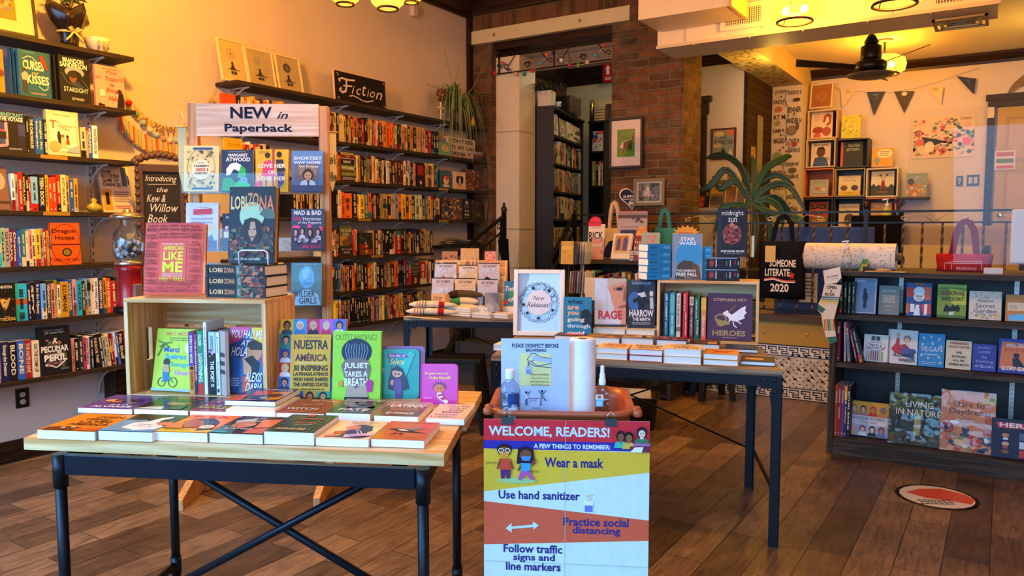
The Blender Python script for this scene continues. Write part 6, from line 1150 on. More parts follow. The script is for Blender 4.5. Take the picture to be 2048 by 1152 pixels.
art(b, scale_ops('T 16 6 84 11 1a1c28 PLEASE DISINFECT BEFORE;T 36 12 66 16 1a1c28 BROWSING!;r 27 18 73 58 e6e49a;l 4a5a90 1.1 38 26 44 18 50 18 56 22 73 24;l 4a5a90 1.1 38 26 44 28 50 26;l 4a5a90 1.1 44 28 54 34 73 35;l 4a5a90 1.1 42 30 50 34 73 30;p b8c4e8 44 20 52 20 58 23 73 25 73 29 58 28 46 26;r 36 33 44 44 b4bce0;r 37 38 43 43 8a98d0;r 39 28 41 33 4a5a90;t 43 42 70 45.5 6a6a5a Please thoroughly;t 44 47 70 49.5 6a6a5a clean your hands;t 42 51 70 53.5 6a6a5a with these alcohol;t 44 55 70 57.5 6a6a5a based hand rubs;'
    'e 37 66 1.6 1.6 2a2a34;r 35.6 68 38.6 74 e8e8f0;r 35.6 74 37 82 3a5a90;r 37.4 74 38.8 82 3a5a90;l 2a2a34 1 38.6 69 43 64;e 60 64 1.6 1.6 2a2a34;r 58.6 66 61.4 71 4a8a80;l 2a2a34 1.2 59 71 58 82;l 2a2a34 1.2 61 71 66 76;l 2a2a34 1 61.4 67 66 63;l 2a2a34 1 58.6 67 55 63;l 2a2a34 .8 41 73 56 73;t 43 74.5 52 77 2a2a34 2M / 6FT;t 46 84 58 86 3a3a4a MAINTAIN;t 40 87 66 89 3a3a4a PHYSICAL DISTANCING;q 32 91 70 99 7a88b8 2', k_), (0, 0, hs), (sw, 0, 0), (0, 0, -hs), (0, -1, 0)); b.build('card', 'gloss', o)
MB().tube([(sw * .2, .006, 0), (sw * .2, .05, 0), (sw * .2, .006, hs * .5)], .002, 'd0d8e8', 6).build('easel_leg', 'plastic', o)
rt = bp(.038, .1, 0) + dP * (sw + .0); rt = bp(0, .16, 0); ua = solx(rt + Z3 * .95, dP, 1139); ub = solx(rt + Z3 * .95, dP, 1191); R_ = (ub - ua) / 2
zr = soly(rt + dP * (ua + ub) / 2, Z3, 679)
o = thing('paper_towel_roll', 'white paper towel roll standing in the terracotta bin', 'paper towel', bp((ua + ub) / 2, .16, yP + .001))
b = MB(); n = 40
b.lathe([(R_ * .3, 0), (R_, 0)] + [(R_ + .0006 * (i % 2), (zr - yP) * i / 44) for i in range(45)] + [(R_ * .97, zr - yP + .003), (R_ * .36, zr - yP + .002)], 'f2f0f0', 32, cap=False); b.build('towel', 'matte', o)
MB().lathe([(R_ * .34, 0), (R_ * .36, zr - yP), (R_ * .3, zr - yP), (R_ * .28, 0)], '9a7a5c', 20, cap=False).build('core', 'matte', o)
def bottle_at(x0, x1, ytop, v):
    r_ = bp(0, v, 0); a_ = solx(r_ + Z3 * .9, dP, x0); c_ = solx(r_ + Z3 * .9, dP, x1); return (a_ + c_) / 2, (c_ - a_) / 2, soly(r_ + dP * (a_ + c_) / 2, Z3, ytop)
u, R1, z1 = bottle_at(999, 1041, 738, .045); H1 = z1 - yP - .002
o = thing('sanitiser_bottle', 'dimpled clear sanitiser bottle with white cap and blue label', 'bottle', bp(u, .045, yP + .001), aP)
MB().lathe([(R1 * .9, 0), (R1, .01), (R1, H1 * .66), (R1 * .86, H1 * .75), (R1 * .36, H1 * .84), (R1 * .34, H1 * .87)], 'w', 28, cap=False).build('bottle', 'bottle', o)
MB().lathe([(R1 * .88, .004), (R1 * .94, .012), (R1 * .94, H1 * .6), (.001, H1 * .6)], 'c8c8d4', 24).build('gel', 'bottle', o)
MB().lathe([(R1 * .42, H1 * .85), (R1 * .44, H1 * .86), (R1 * .44, H1 * .985), (R1 * .4, H1)], 'f4f4f4', 24).build('cap', 'plastic', o)
b = MB(); rows = [[V((R1 * 1.005 * sin(a), -R1 * 1.005 * cos(a), z)) for a in (-.1 + 1.2 * j / 10 for j in range(11))] for z in (H1 * (.2 + .44 * i / 6) for i in range(7))]
b.grid(rows, lambda i, j: C('1c4a90') if i > 2 else C('b0b4bc')); 
art(b, 'r 0 0 100 8 1c2c6c;T 8 10 80 52 d8e4f4 HAN;q 14 56 80 90 6a7080 4', V((R1 * 1.01 * sin(.1), -R1 * 1.03, H1 * .5)), V((R1 * .7, R1 * .25, 0)), V((0, 0, -H1 * .26)), V((.3, -1, 0))); b.build('label', 'gloss', o)
for k in range(10):
    for j in range(6):
        a = -1.3 + j * .2; 
b = MB()
for k in range(14):
    for j in range(6): a = -1.25 + j * .21 + (k % 2) * .1; b.ball((R1 * 1.0 * sin(a), -R1 * 1.0 * cos(a), H1 * (.06 + .043 * k)), R1 * .07, 'd0d8e4', 6)
b.build('dimples', 'bottle', o)['kind'] = 'stuff'
u, R2, z2 = bottle_at(1190, 1219, 730, .1); H2 = z2 - yP - .002
o = thing('spray_bottle', 'clear square spray bottle with white pump and blue label', 'bottle', bp(u, .1, yP + .001), aP)
b = MB(); b.grid([[V((x, y, z)) for x, y in rr_(2 * R2 * s_, 1.3 * R2 * s_, R2 * .2, -R2 * s_, -.65 * R2 * s_)] for s_, z in ((.96, 0), (1, .006), (1, H2 * .6), (.9, H2 * .66), (.45, H2 * .69))], 'w', closed=True); b.build('bottle', 'bottle', o)
b = MB(); b.box(-R2 * .92, -R2 * .655, H2 * .36, R2 * .1, -R2 * .652, H2 * .55, '58b8e4'); art(b, 'r 0 0 100 40 d8ecf4;e 50 20 30 14 d8502c;q 16 52 84 88 f0f8fc 2', (-R2 * .92, -R2 * .656, H2 * .55), (R2 * 1.02, 0, 0), (0, 0, -H2 * .19), (0, -1, 0)); b.build('label', 'gloss', o)
MB().box(-R2 * .9, -R2 * .56, .004, R2 * .9, R2 * .56, H2 * .42, 'd0e0ec').build('liquid', 'acrylic', o)
MB().lathe([(R2 * .46, H2 * .69), (R2 * .48, H2 * .7), (R2 * .48, H2 * .78), (R2 * .4, H2 * .79), (R2 * .38, H2 * .87), (R2 * .28, H2 * .88), (R2 * .27, H2 * .99), (R2 * .2, H2)], 'f0eeea', 20).build('pump', 'plastic', o)
# ---------------------------------------------------------------- second metal table with socks and notebooks
OZ = .765; OFL = atz(807, 634, OZ); OD = V((cos(radians(24)), sin(radians(24)), 0)); ON = V((-sin(radians(24)), cos(radians(24)), 0)); OFR = OFL + OD * 1.2
angle_table('sock_table', 'dark metal table with socks behind the framed sign', (OFL, OFR, OFR + ON * .62, OFL + ON * .62), OZ)
def ot(x, k): q0 = V((OFL.x, OFL.y, OZ)) + ON * k; return q0 + OD * solx(q0, OD, x)
p = ot(866, .38); o = thing('sock_rack', 'tiered pale wood rack of carded socks', 'display rack', p, radians(24))
wr = solx(ot(866, .38), OD, 1010)
for i, (y, z, h) in enumerate(((0, 0, .14), (.06, 0, .26), (.12, 0, .37))): MB().box(0, y, z, wr, y + .012, h, 'e4bc8c').build('tier', 'pine', o)
for x in (0, wr - .012): MB().prism([(0, 0), (.14, 0), (.14, .37), (.1, .37), (0, .1)], (x, 0, 0), Y3, Z3, X3 * .012, 'e4bc8c').build('side_panel', 'pine_z', o)
SC = (('d8d0d8', 'c02c4c', 866, 920, 552), ('ecd2a8', '7a9c94', 918, 957, 548), ('d8d0dc', '2c1c28', 956, 999, 548))
for row in range(2):
    for i, (c, sk, xa, xb_, yy) in enumerate(SC):
        k = .372 - .03 if row == 0 else .412
        xa2 = (864, 910, 955)[i] if row == 0 else (870, 918, 957)[i]; xb2 = (907, 951, 995)[i] if row == 0 else (913, 955, 999)[i]; yt = (555, 556, 558)[i] if row == 0 else (526, 530, 526)[i]
        p = ot(xa2, k) + Z3 * (.006 if row == 0 else .15); w_ = solx(p, OD, xb2); h_ = soly(p, Z3, yt)
        s = thing('sock_pack', 'carded pack of %s socks, %s of the %s rack row' % ((('crimson', 'sage', 'dark patterned') if row else ('blue', 'white', 'charcoal'))[i], ('left', 'middle', 'right')[i], ('front', 'upper')[row]), 'socks', p, radians(24), None, 2)
        b = MB(); b.box(0, 0, 0, w_, .003, h_, c); art(b, 'T 18 8 84 16 4a3a3a OUT OF PRINT;q 34 20 66 23 8a7a7a 1;r 0 0 100 3 1c1c24', (0, 0, h_), (w_, 0, 0), (0, 0, -h_), (0, -1, 0)); b.build('card', 'paper', s)
        cs = sk if row else ('8aa4b8', 'd8dce0', '3a3c48')[i]
        MB().prism([(.1 * w_ + .12 * w_, .0), (w_ * .95, 0), (w_ * .92, h_ * .3), (w_ * .4, h_ * .52), (w_ * .3, h_ * .46)], (0, -.014, 0), X3, Z3, Y3 * .013, cs).build('sock', 'cloth', s, bevel=.004)
        MB().box(-.003, -.018, -.003, w_ + .003, -.0165, h_ + .004, 'w').build('wrapper', 'wrap', s)
for lab, xa, xb_, ty, c, ops in (('brown leaf printed notebook on top of the sock rack', 884, 914, 503, 'a87a4c', 's 6 6 94 94 9 12 4a2c18 5a3820 6a4424'), ('tan notebook with dark fir trees on top of the rack', 921, 957, 497, 'cca870', 'p 4a3420 60 96 68 30 76 96;p 4a3420 82 96 89 24 96 96;p 6a4a2c 40 96 48 44 56 96;p 8a6a44 4 70 40 40 60 60 40 64 8 90;s 4 4 90 40 20 3 8a6a44'), ('pink patterned notebook on top of the sock rack', 969, 992, 503, 'd88a78', 's 4 4 96 50 20 9 f0c8b8 c05a50;r 0 56 100 62 f0d0c0')):
    p = ot(xa, .49) + Z3 * .24; book(lab, p, radians(24), solx(p, OD, xb_), soly(p, Z3, ty), .012, c, ops, lean=5, name='notebook', cat='notebook')
for k, (xa, yb, L_, cs, nmz) in enumerate(((812, 628, .36, 'e8dcc8', 'lower'), (818, 620, .33, 'e8dcc8', 'upper'))):
    p = ot(xa, .06) + Z3 * (.021 + .047 * k); s = thing('rolled_socks', 'cream socks with red trim at the left table end, %s pair' % nmz, 'socks', p, radians(24 + 6 * k))
    MB().tube([V((L_ * t, .02 * sin(3 * t), .012 + .003 * sin(5 * t))) for t in (i / 8 for i in range(9))], [.006, .02, .024, .023, .021, .022, .02, .016, .008], lambda i, j: C('e8dcc8') if i < 4 else C('a82030') if i in (5,) else C('d8ccb8'), 12).build('sock', 'cloth', s)
    b = MB()
    for t in (.18, .24, .3, .36): b.tube([V((L_ * t + .012 * 0, -.0005 + .023 * cos(a), .012 + .0245 * sin(a))) for a in (2 * pi * j / 12 for j in range(13))], .0022, 'c8402c' if t < .25 else '1c1c28', 5)
    b.build('stripes', 'cloth', s)
p = ot(808, .01); tag(MB().box(0, 0, -.0, .3, .03, .004, 'd8c8a8').build('flat_booklet', 'paper', loc=p + Z3 * .0005), 'flat pale booklet under the cream socks', 'booklet')
for lab, x, k, z, c1, c2, L_ in (('green toed white socks in the middle of the sock table', 902, .3, .077, '4a9a74', 'ecdcc0', .2), ('second green toed white sock pair beneath it', 900, .3, .031, '4a9a74', 'ecdcc0', .22), ('dark brown rolled sock bundle on top of the sock pile', 893, .3, .125, '3a2c20', '5a4a34', .26)):
    s = thing('rolled_socks', lab, 'socks', ot(x, k) + Z3 * z, radians(30))
    MB().tube([V((L_ * t, .01 * sin(4 * t), .012 * sin(3 * t))) for t in (i / 9 for i in range(10))], [.005, .024, .03, .03, .028, .026, .026, .022, .018, .008], lambda i, j: C(c1) if i < 3 else C(c2), 12).build('sock', 'cloth', s)
for i in range(4): tag(MB().box(0, 0, 0, .2, .11, .014, 'eceaf0').box(-.001, -.001, .0005, .201, .002, .0018, '20242c').build('notebook', 'pages', loc=ot(893, .14) + Z3 * (.001 + .0148 * i)), 'white edged notebook, %s in the sock table stack' % (ORD[i] + ' from the bottom'), 'notebook')
for i in range(5): tag(MB().box(0, 0, 0, .13, .12, .011, 'e4e6f0').box(-.001, -.001, .0, .131, .002, .0014, '1c2430').build('notebook', 'pages', loc=ot(944, .17) + Z3 * (.001 + .0118 * i)), 'pale notebook, %s in the stack beside the grey marbled book' % (ORD[i] + ' from the bottom'), 'notebook')
for j, x in enumerate((944, 979)):
    for i in range(3): tag(MB().box(0, 0, 0, .15 - .004 * i, .1, .01, ('dcdce4', 'c4c8d4', 'e8e8f0')[i]).build('card_pack', 'gloss', loc=ot(x, .05) + Z3 * (.001 + .0108 * i)), '%s wrapped card pack in the %s low stack at the table front' % (('bottom', 'middle', 'top')[i], ('left', 'right')[j]), 'card pack')
p = ot(969, .12) + Z3 * .002; book('grey marbled paperback standing on the sock table', p, radians(24), solx(p, OD, 999), soly(p, Z3, 586), .014, '8c8a94', 'p 6a6e7c 20 2 60 6 90 40 80 50 50 24;p 5c6270 50 2 96 4 98 60 90 50 70 20;p a8a8b0 6 50 40 44 70 70 50 96 8 90;p 7c8090 60 60 96 66 96 98 66 90', lean=6)
p = ot(863, .16); MBb = MB().box(0, 0, 0, .12, .05, .09, 'e0b488'); art(MBb, 'q 14 14 86 44 7a5a3c 2', (0, 0, .09), (.12, 0, 0), (0, 0, -.09), (0, -1, 0)); tag(MBb.build('card_box', 'paper', loc=p + Z3 * .055), 'small tan card box left of the sock pile', 'box'); 
s = thing('rolled_socks', 'navy wrapped sock bundle beside the tan card box', 'socks', ot(852, .2) + Z3 * .05, radians(24)); MB().lathe([(.07, 0), (.075, .015), (.05, .045), (.004, .06)], '2c3c54', 16).build('sock', 'gloss', s)
MB().box(-.06, -.02, -.05, .12, .1, -.002, 'd8d0c4').build('backing_card', 'paper', s)
p = ot(1008, .25) + Z3 * .06; book('blue book with white script standing beside the framed sign', p, radians(24), solx(p, OD, 1036), soly(p, Z3, 563), .02, '2c7cb0', 'I 8 20 90 40 f0ece8 Todo;e 60 52 24 12 4a9a4c;I 30 62 90 82 f0ece8 di;e 14 86 14 8 c82c4c', lean=5)
for i in range(4): tag(MB().box(0, 0, 0, .2, .15, .014, 'f0ece6').build('notebook', 'pages', loc=ot(1006, .2) + Z3 * (.001 + .0148 * i)), 'white book in the stack under the blue script book, %s' % (ORD[i] + ' from the bottom'), 'book')
# black stools
def stool(label, p, az, w, d, h, step=True):
    o = thing('stool', label, 'stool', p, az)
    MB().box(-w / 2, -d / 2, h - .03, w / 2, d / 2, h, '120f0d').build('seat', 'black_wood', o, bevel=.004)
    for sx in (-1, 1):
        for sy in (-1, 1): MB().bar((sx * (w / 2 + .03), sy * (d / 2 + .03), 0), (sx * (w / 2 - .03), sy * (d / 2 - .02), h - .03), .045, .04, '0e1116').build('leg', 'black_wood', o)
    for z, y in ((h * .42, -d / 2 - .012), (h * .22, -d / 2 - .02)): MB().box(-w / 2 - .0, y - .012, z, w / 2, y + .012, z + .04, '0e1116').build('rung', 'black_wood', o)
    MB().box(-w / 2 + .02, -d / 2 + .0, h - .09, w / 2 - .02, -d / 2 + .02, h - .03, '0e1116').build('apron', 'black_wood', o)
    return o
q = atz(921, 850, 0); stool('black wooden step stool under the sock table', V((-3.12, 4.18, 0)), radians(27), .36, .26, .5)
# a box of folders and cables under the middle table
o = thing('storage_box', 'black storage box of folders on the floor under the table', 'storage box', atz(1212, 858, 0), radians(18))
b = MB(); b.grid([[V((x, y, z)) for x, y in rr_(.34 - 2 * i, .26 - 2 * i, .03, i, i)] for i, z in ((.02, 0), (0, .22), (-.008, .225), (.006, .225), (.026, .01))], '121110', closed=True, cap=True); b.build('bin', 'plastic', o)
for i in range(4): MB().hexa((.05, .05 + .04 * i, .03), (.24, 0, 0), (0, .004, 0), (0, .05, .24 - .03 * i), ('d8c89a', 'e8dcb8', 'c8a84c', 'd8d0c0')[i]).build('folder', 'paper', o)
cp = [atz(x, y, .012) for x, y in ((1365, 748), (1378, 762), (1400, 774), (1440, 783), (1470, 785), (1484, 772), (1489, 758), (1488, 748))]
cp[0].z = cp[-1].z = .2; cp[-2].z = .1
def smooth_path(P_, n=6):
    out = []
    for i in range(len(P_) - 1):
        a, b_, c, d = P_[max(i - 1, 0)], P_[i], P_[i + 1], P_[min(i + 2, len(P_) - 1)]
        for k in range(n):
            t = k / n; out.append(.5 * ((2 * b_) + (c - a) * t + (2 * a - 5 * b_ + 4 * c - d) * t * t + (3 * b_ - a - 3 * c + d) * t ** 3))
    return out + [P_[-1]]
tag(MB().tube(smooth_path(cp), .006, 'e0d8c8', 8).build('power_cord', 'plastic'), 'white power cord looping on the floor under the table', 'cord')
o = thing('router', 'black box with a green light against the mosaic riser', 'router', V((-2.3, 6.2, 0)))
MB().box(0, 0, 0, .2, .12, .3, '121214').build('case', 'plastic', o, bevel=.01); MB().ball((.12, -.002, .24), .006, '60f0a0', 8).build('light', 'plastic', o)
st2 = stool('tall black stool leg group behind the middle table', atz(1424, 796, 0), radians(40), .2, .16, .6)
# floor sticker
ctr = atz(1873, 994, 0); o = tag(MB().lathe([(.001, .001), (.19, .001), (.19, .002), (.001, .0022)], '241c16', 48).build('floor_sticker', 'gloss', loc=ctr), 'round floor sticker with dark rim, red shape and small print', 'floor sticker')
b = MB(); b.v, b.f = [], []
art(b, 'e 50 50 45 45 e8dccc;p d8481c 16 34 40 20 70 18 92 40 94 62 80 80 60 66 34 56;q 16 62 62 82 3a2a20 3', (-.19, .19, .0026), (.38, 0, 0), (0, -.38, 0), Z3, eps=.0003)
b.build('sticker_print', 'gloss', o); o.rotation_euler = (0, 0, radians(30))
# ================================================================ COUNTER BOOKCASE ON THE RIGHT
cf = atz(1652, 906, 0); CXl, CYf, CZ = cf.x, cf.y, soly(V((cf.x, cf.y, 0)), Z3, 541)
CW, CD = 3.3, .36
o = thing('counter_bookcase', 'long dark wooden counter bookcase with three open shelves', 'bookcase', V((CXl, CYf, 0)))
MB().box(0, 0, 0, .035, CD, CZ - .03).build('side_panel', 'cabinet_z', o, bevel=.002)
MB().box(CW - .035, 0, 0, CW, CD, CZ - .03).build('side_panel', 'cabinet_z', o)
MB().box(-.02, -.02, CZ - .03, CW, CD + .25, CZ).build('counter_top', 'cabinet', o, bevel=.003)
zb = [soly(V((CXl + .4, CYf, 0)), Z3, y) for y in (640, 733, 895)]
zs_ = [proj(V((CXl + .1, CYf, z))) for z in zb]
SZ = [aty(1760, 634, CYf).z, aty(1760, 733, CYf).z, aty(1760, 888, CYf).z]
for z in SZ[:2]: MB().box(.035, .01, z - .028, CW - .035, CD - .02, z).build('shelf', 'cabinet', o, bevel=.002)
MB().box(.035, 0, 0, CW - .035, CD - .02, SZ[2]).build('plinth', 'cabinet', o, bevel=.002)
MB().box(.03, CD - .02, 0, CW, CD, CZ - .03, '1d1a1a').build('back_panel', 'plain', o)
for x in (1790, 1800): pass
for xp in (1800, 2030, 2200):
    b = MB(); xx = solx(V((0, CYf + CD - .03, .8)), X3, xp) - CXl; b.box(xx - .012, CD - .034, SZ[2], xx + .012, CD - .02, CZ - .03, 'c8c4bc'); z = SZ[2] + .02
    while z < CZ - .06:
        for k in (-.005, .003): b.box(xx + k, CD - .0345, z, xx + k + .002, CD - .0339, z + .014, '2a2624')
        z += .026
    b.build('slotted_standard', 'metal', o)
def cb(label, xa, xb, ty, sh, cov, ops, back=.12, lean=9, **kw):
    q = V((0, CYf + back, SZ[sh] + .0005)); p = q + X3 * solx(q, X3, xa); az = kw.pop('az', radians(0)); d = V((cos(az), sin(az), 0)); a = radians(lean)
    return book(label, p, az, solx(p, d, xb), soly(p, Z3 * cos(a) + V((-sin(az), cos(az), 0)) * sin(a), ty), kw.pop('t', .02), cov, ops, lean=lean, **kw)
for i in range(4):
    q = V((0, CYf + .08, SZ[0] + .0005)); p = q + X3 * solx(q, X3, 1684 + 8 * i)
    book('dark green book spine on the counter bookcase, %s from its left end' % ORD[i], p, pi / 2, .15, .19 + .004 * (i % 2), .014, ('34402c', '2c3a2a', '3a4a34', '2a3428')[i], '', spine_art('d', None, rnd, False))
cb('pale blue book with a dark standing statue', 1706, 1750, 557, 0, 'c4ccd4', 'r 5 3 95 97 7c94b4;r 6 5 50 12 a4b8cc;q 8 6 46 10 dce8f0 1;e 50 34 6 5 20242c;p 20242c 44 40 58 38 62 56 58 72 60 84 42 84 46 70 40 56;p 20242c 40 38 46 28 50 30 48 40;p 20242c 58 40 66 56 62 60', t=.022)
cb('grey green book with faint gold centred lettering', 1756, 1797, 572, 0, '76827e', 't 16 14 84 22 d8d4b8 BOB MALADY;q 16 32 84 60 c8c8ac 4;t 26 68 74 74 d0d0b4 TIMOTHY;q 40 82 60 86 c8c8ac 1', back=.12)
cb('red and blue wine book with glasses around a white panel', 1811, 1862, 566, 0, '2e5088', 'p c83a34 0 14 30 16 30 40 10 44 0 40;p e0683c 64 12 98 14 94 50 74 52;e 50 26 22 14 d8e4ec;e 50 42 22 14 f0f0ec;T 36 38 64 44 1c2430 DRINK;T 38 47 62 52 1c2430 WINE;r 16 64 34 88 e8ece8;p d04038 56 66 96 62 98 92 70 96;p f0f0ec 72 64 84 63 82 95 72 96;p e8ece8 40 66 52 66 56 98 30 98;p d06838 0 64 12 62 12 92 0 92;r 30 0 70 8 8a5a3c', back=.12, az=radians(4))
cb('green yellow novel with a black tangled silhouette', 1873, 1931, 569, 0, '7c9a34', 'p c8c838 40 10 100 20 100 60 50 60;r 0 4 100 10 98b84c;t 12 8 90 16 3a4a1c DESPERATELY;T 8 20 92 33 8a3420 SEEKING;T 16 38 92 51 2a2c1c BASQUIAT;p 161814 24 74 30 60 40 64 46 70 54 58 60 66 72 60 80 70 76 82 60 78 54 90 46 80 40 92 34 80 22 86;p c8d8b8 40 82 60 80 58 96 42 96;r 0 92 100 100 4a6a2c', back=.12, az=radians(3))
cb('cream colouring book with gold flowers', 1937, 2002, 583, 0, 'ddd2bc', 's 2 3 98 26 34 4 c8b06a 8a8a78 d8c8a0 9aa088;s 2 78 98 98 34 5 c8a84a 8a8a78 d8b86a 9aa088;t 26 28 74 39 5a544c Miniature;t 20 43 80 58 5a544c Secret;t 14 62 86 76 5a544c Garden', back=.12, az=radians(3))
cb('orange book with a cream band at the right edge', 2010, 2080, 590, 0, 'c8843c', 'r 6 30 100 60 e0ccac;r 12 40 34 54 c8b48c;p 6ac0e8 10 76 60 70 90 92 10 99', back=.12, az=radians(3))
for i, (c, x, w_, ln, lb, h) in enumerate((('8a1830', 1676, .024, 0, 'dark red', .24), ('b8b4b4', 1688, .01, 2, 'pale grey', .24), ('8a848c', 1697, .016, 5, 'grey', .235), ('9c2450', 1712, .012, 14, 'magenta', .2), ('1e2430', 1722, .02, 16, 'black and navy', .21))):
    q = V((0, CYf + .06, SZ[1] + .001 + (.0 if ln < 10 else .0))); p = q + X3 * (solx(q, X3, x) + .01)
    book('%s book spine on the counter middle shelf, %s from the left' % (lb, ORD[i]), p, pi / 2, .15, h, w_, c, '', spine_art('K', None, rnd, False), lean=ln * .9)
cb('white journal with coloured pencils and cloud label', 1726, 1774, 669, 1, 'e4e4dc', 'r 30 6 46 22 3a4a5a;r 50 6 66 22 3a4a5a;e 50 44 40 16 f4f4f0;o 50 44 40 16 2 3a3a3a;T 24 36 76 44 2a2a2a FIRSTS &;T 14 46 86 54 2a2a2a FAVORITES;t 30 58 70 62 4a4a4a A Journal;' + ''.join('r %d 62 %d 96 %s;' % (12 + i * 9, 17 + i * 9, c) for i, c in enumerate(('8ab0b8', 'c8843c', '8a3c5c', 'a82c3c', '5a4a6c', '3a6a8a', 'c8a83c', '7a8a4a'))), back=.14)
cb('copy of the white memoir peeking out behind it', 1774, 1820, 659, 1, 'd8d2cc', '', back=.165)
cb('white memoir of a person in red jacket with raised fist', 1778, 1833, 660, 1, 'dcd6d2', 'p b8343c 4 56 20 40 24 22 34 24 36 44 56 40 70 50 84 64 70 80 40 72 20 70;e 29 15 7 6 d8a890;p 4a5a9a 44 56 58 46 68 56 92 74 90 84 44 76;e 62 26 14 11 8a7a6a;e 62 29 10 8 e0b49c;e 82 62 14 9 3a5088;T 14 69 86 78 1c1c1c ELIZABETH;T 34 82 92 93 1c1c1c WARREN', back=.13)
cb('bright blue vegan cookbook with small white rounds', 1835, 1887, 667, 1, '2c88c4', ''.join('e %d %d 5 4 d8e8ec;e %d %d 3 2.4 8aa06a;' % (x, y, x, y) for x, y in ((20, 14), (48, 10), (78, 16), (86, 38), (16, 34), (54, 30), (14, 66), (40, 74), (80, 70), (86, 86))) + 't 10 40 92 54 e4f0f4 VEGAN;q 22 60 80 66 c8dce8 1;q 14 84 80 94 a8c8dc 2', back=.12)
cb('cream striped book with red and gold print', 1890, 1941, 681, 1, 'dccfae', ''.join('r 4 %d 96 %d c8b48c;' % (y, y + 1) for y in range(4, 98, 8)) + 'T 14 6 88 14 a83c2c CHIMAMANDA;T 10 18 92 26 a83c2c NGOZI ADICHIE;T 40 38 62 46 4a3a20 WE;T 24 52 80 60 4a3a20 SHOULD;T 28 66 74 73 4a3a20 ALL BE;T 14 80 92 88 4a3a20 FEMINISTS', back=.12)
cb('plain blue slim book with pale serif lettering', 1943, 1991, 688, 1, '2c3c98', 't 20 10 78 20 9aa8d8 JHUMPA;t 24 24 74 34 9aa8d8 LAHIRI;t 38 44 62 53 b8c4e8 The;t 16 60 88 70 b8c4e8 Clothing;t 12 76 90 87 b8c4e8 of Books', back=.12)
cb('royal blue anthology with an orange panel and seated reader', 1995, 2060, 678, 1, '2c3c9c', 'p d07848 10 8 100 12 100 92 4 86;T 22 14 96 24 e8d8d0 WELL-READ;T 20 28 96 36 b83c3c BLACK GIRL;e 56 48 10 7 20243c;p 20243c 44 56 62 54 80 76 90 82 60 84 46 78;T 10 80 92 92 f0e8e0 GLORY EDIM', back=.12, t=.03)
for i, (c, tx) in enumerate((('d84c2c', ''), ('b83430', ''), ('7a3a7a', ''), ('2c3468', ''), ('1c2028', 'RITUAL BATHS'))):
    q = V((0, CYf + .04, SZ[2] + .0005)); p = q + X3 * (solx(q, X3, 1672 + i * 6.2) + .004); book('%s cookbook spine on the bottom counter shelf, %s from left' % (('orange', 'red', 'purple', 'navy', 'black')[i], ORD[i]), p, pi / 2, .2, .315, .0165, c, '', 'V 20 10 76 84 e8e4e0 ' + tx if tx else spine_art('k', None, rnd, False))
wm = 'r 0 0 100 40 d8a430;r 0 40 100 66 dcdce4;r 0 66 100 100 b0b8d8;t 10 43 90 53 3a3440 WONDER WOMEN;t 26 55 74 63 3a3440 A Bingo Game;' + ''.join('z %d %d 22 30 %s %s %s;' % q for q in ((16, 10, 'e0b898', '8a7a6c', '9a8a7a'), (38, 10, 'e8c0a0', '1c1a1c', 'b87a8a'), (62, 10, 'c88a64', 'c02c34', 'c02c34'), (86, 10, 'a8704a', '6a7a9a', 'c88a34'), (14, 68, 'e8c0a0', 'd8b88a', 'd8b070'), (38, 68, 'e8c8b0', 'b02434', 'f0f0f4'), (62, 68, 'e8c8b0', '2a2430', '24242c'), (84, 68, 'c88a70', '5a3020', '6a7ab0')))
cb('square bingo game box with eight illustrated women', 1694, 1775, 802, 2, 'c8b048', wm, back=.12, t=.04, lean=6, name='game_box', cat='game', spc='c84a2c')
def wrapd(o_, w, h): MB().box(-.002, -.004, 0, w + .002, -.003, h + .004, 'w').build('shrink_wrap', 'wrap', o_)
def cal(label, xa, xb, ty, cov, ops, az=0, back=.06, lean=8):
    o_ = cb(label, xa, xb, ty, 2, cov, ops, back=back, az=az, lean=lean, t=.006, name='calendar', cat='calendar'); bb = [c for c in o_.children if c.name.startswith('cover')][0].data.vertices
    wrapd(o_, max(v.co.x for v in bb), max(v.co.z for v in bb)); return o_
cal('shrink wrapped calendar of a forest with white lettering', 1775, 1881, 784, '2c3a28', 's 0 0 100 40 60 9 4a5a2c 6a7a34 34482c 8a9a4a;r 16 30 22 92 1a1c14;r 40 20 48 90 20221a;r 64 24 70 88 1a1c14;r 84 10 92 96 24261c;s 0 70 100 99 50 9 4a3c24 5a4c2c 6a5a34 2c2a1c;p a8a86a 50 44 62 40 60 80 48 80;t 32 14 84 26 eceade LIVING;t 14 30 98 42 eceade IN NATURE;t 44 88 74 92 eceade 2021 CALENDAR', az=radians(3))
cal('shrink wrapped peach calendar with flowers and butterflies', 1879, 1988, 779, 'd98c5c', 't 24 16 80 26 2a3448 Dare to;t 16 29 90 41 2a3448 Daydream;r 42 42 58 46 a84a34;t 43 42.6 57 45.4 f0e0c8 2021;q 30 49 72 52 8a4a34 1;p 2c4468 40 56 48 62 54 58 52 68 46 74 40 66;e 26 52 9 3 f4ecdc;e 12 62 13 9 a8382c;e 12 62 5 4 2a2420;e 60 80 11 8 c8442c;e 90 46 9 6 c8583c;e 88 66 10 8 c8583c;e 80 78 7 6 2c3c58;e 36 84 10 6 e8c890;s 2 70 98 99 30 8 c84a38 f0e4d0 8a9a5c 3a4a68 e0a878;s 76 2 98 20 8 8 8a9a6a c8d0a0', az=radians(3))
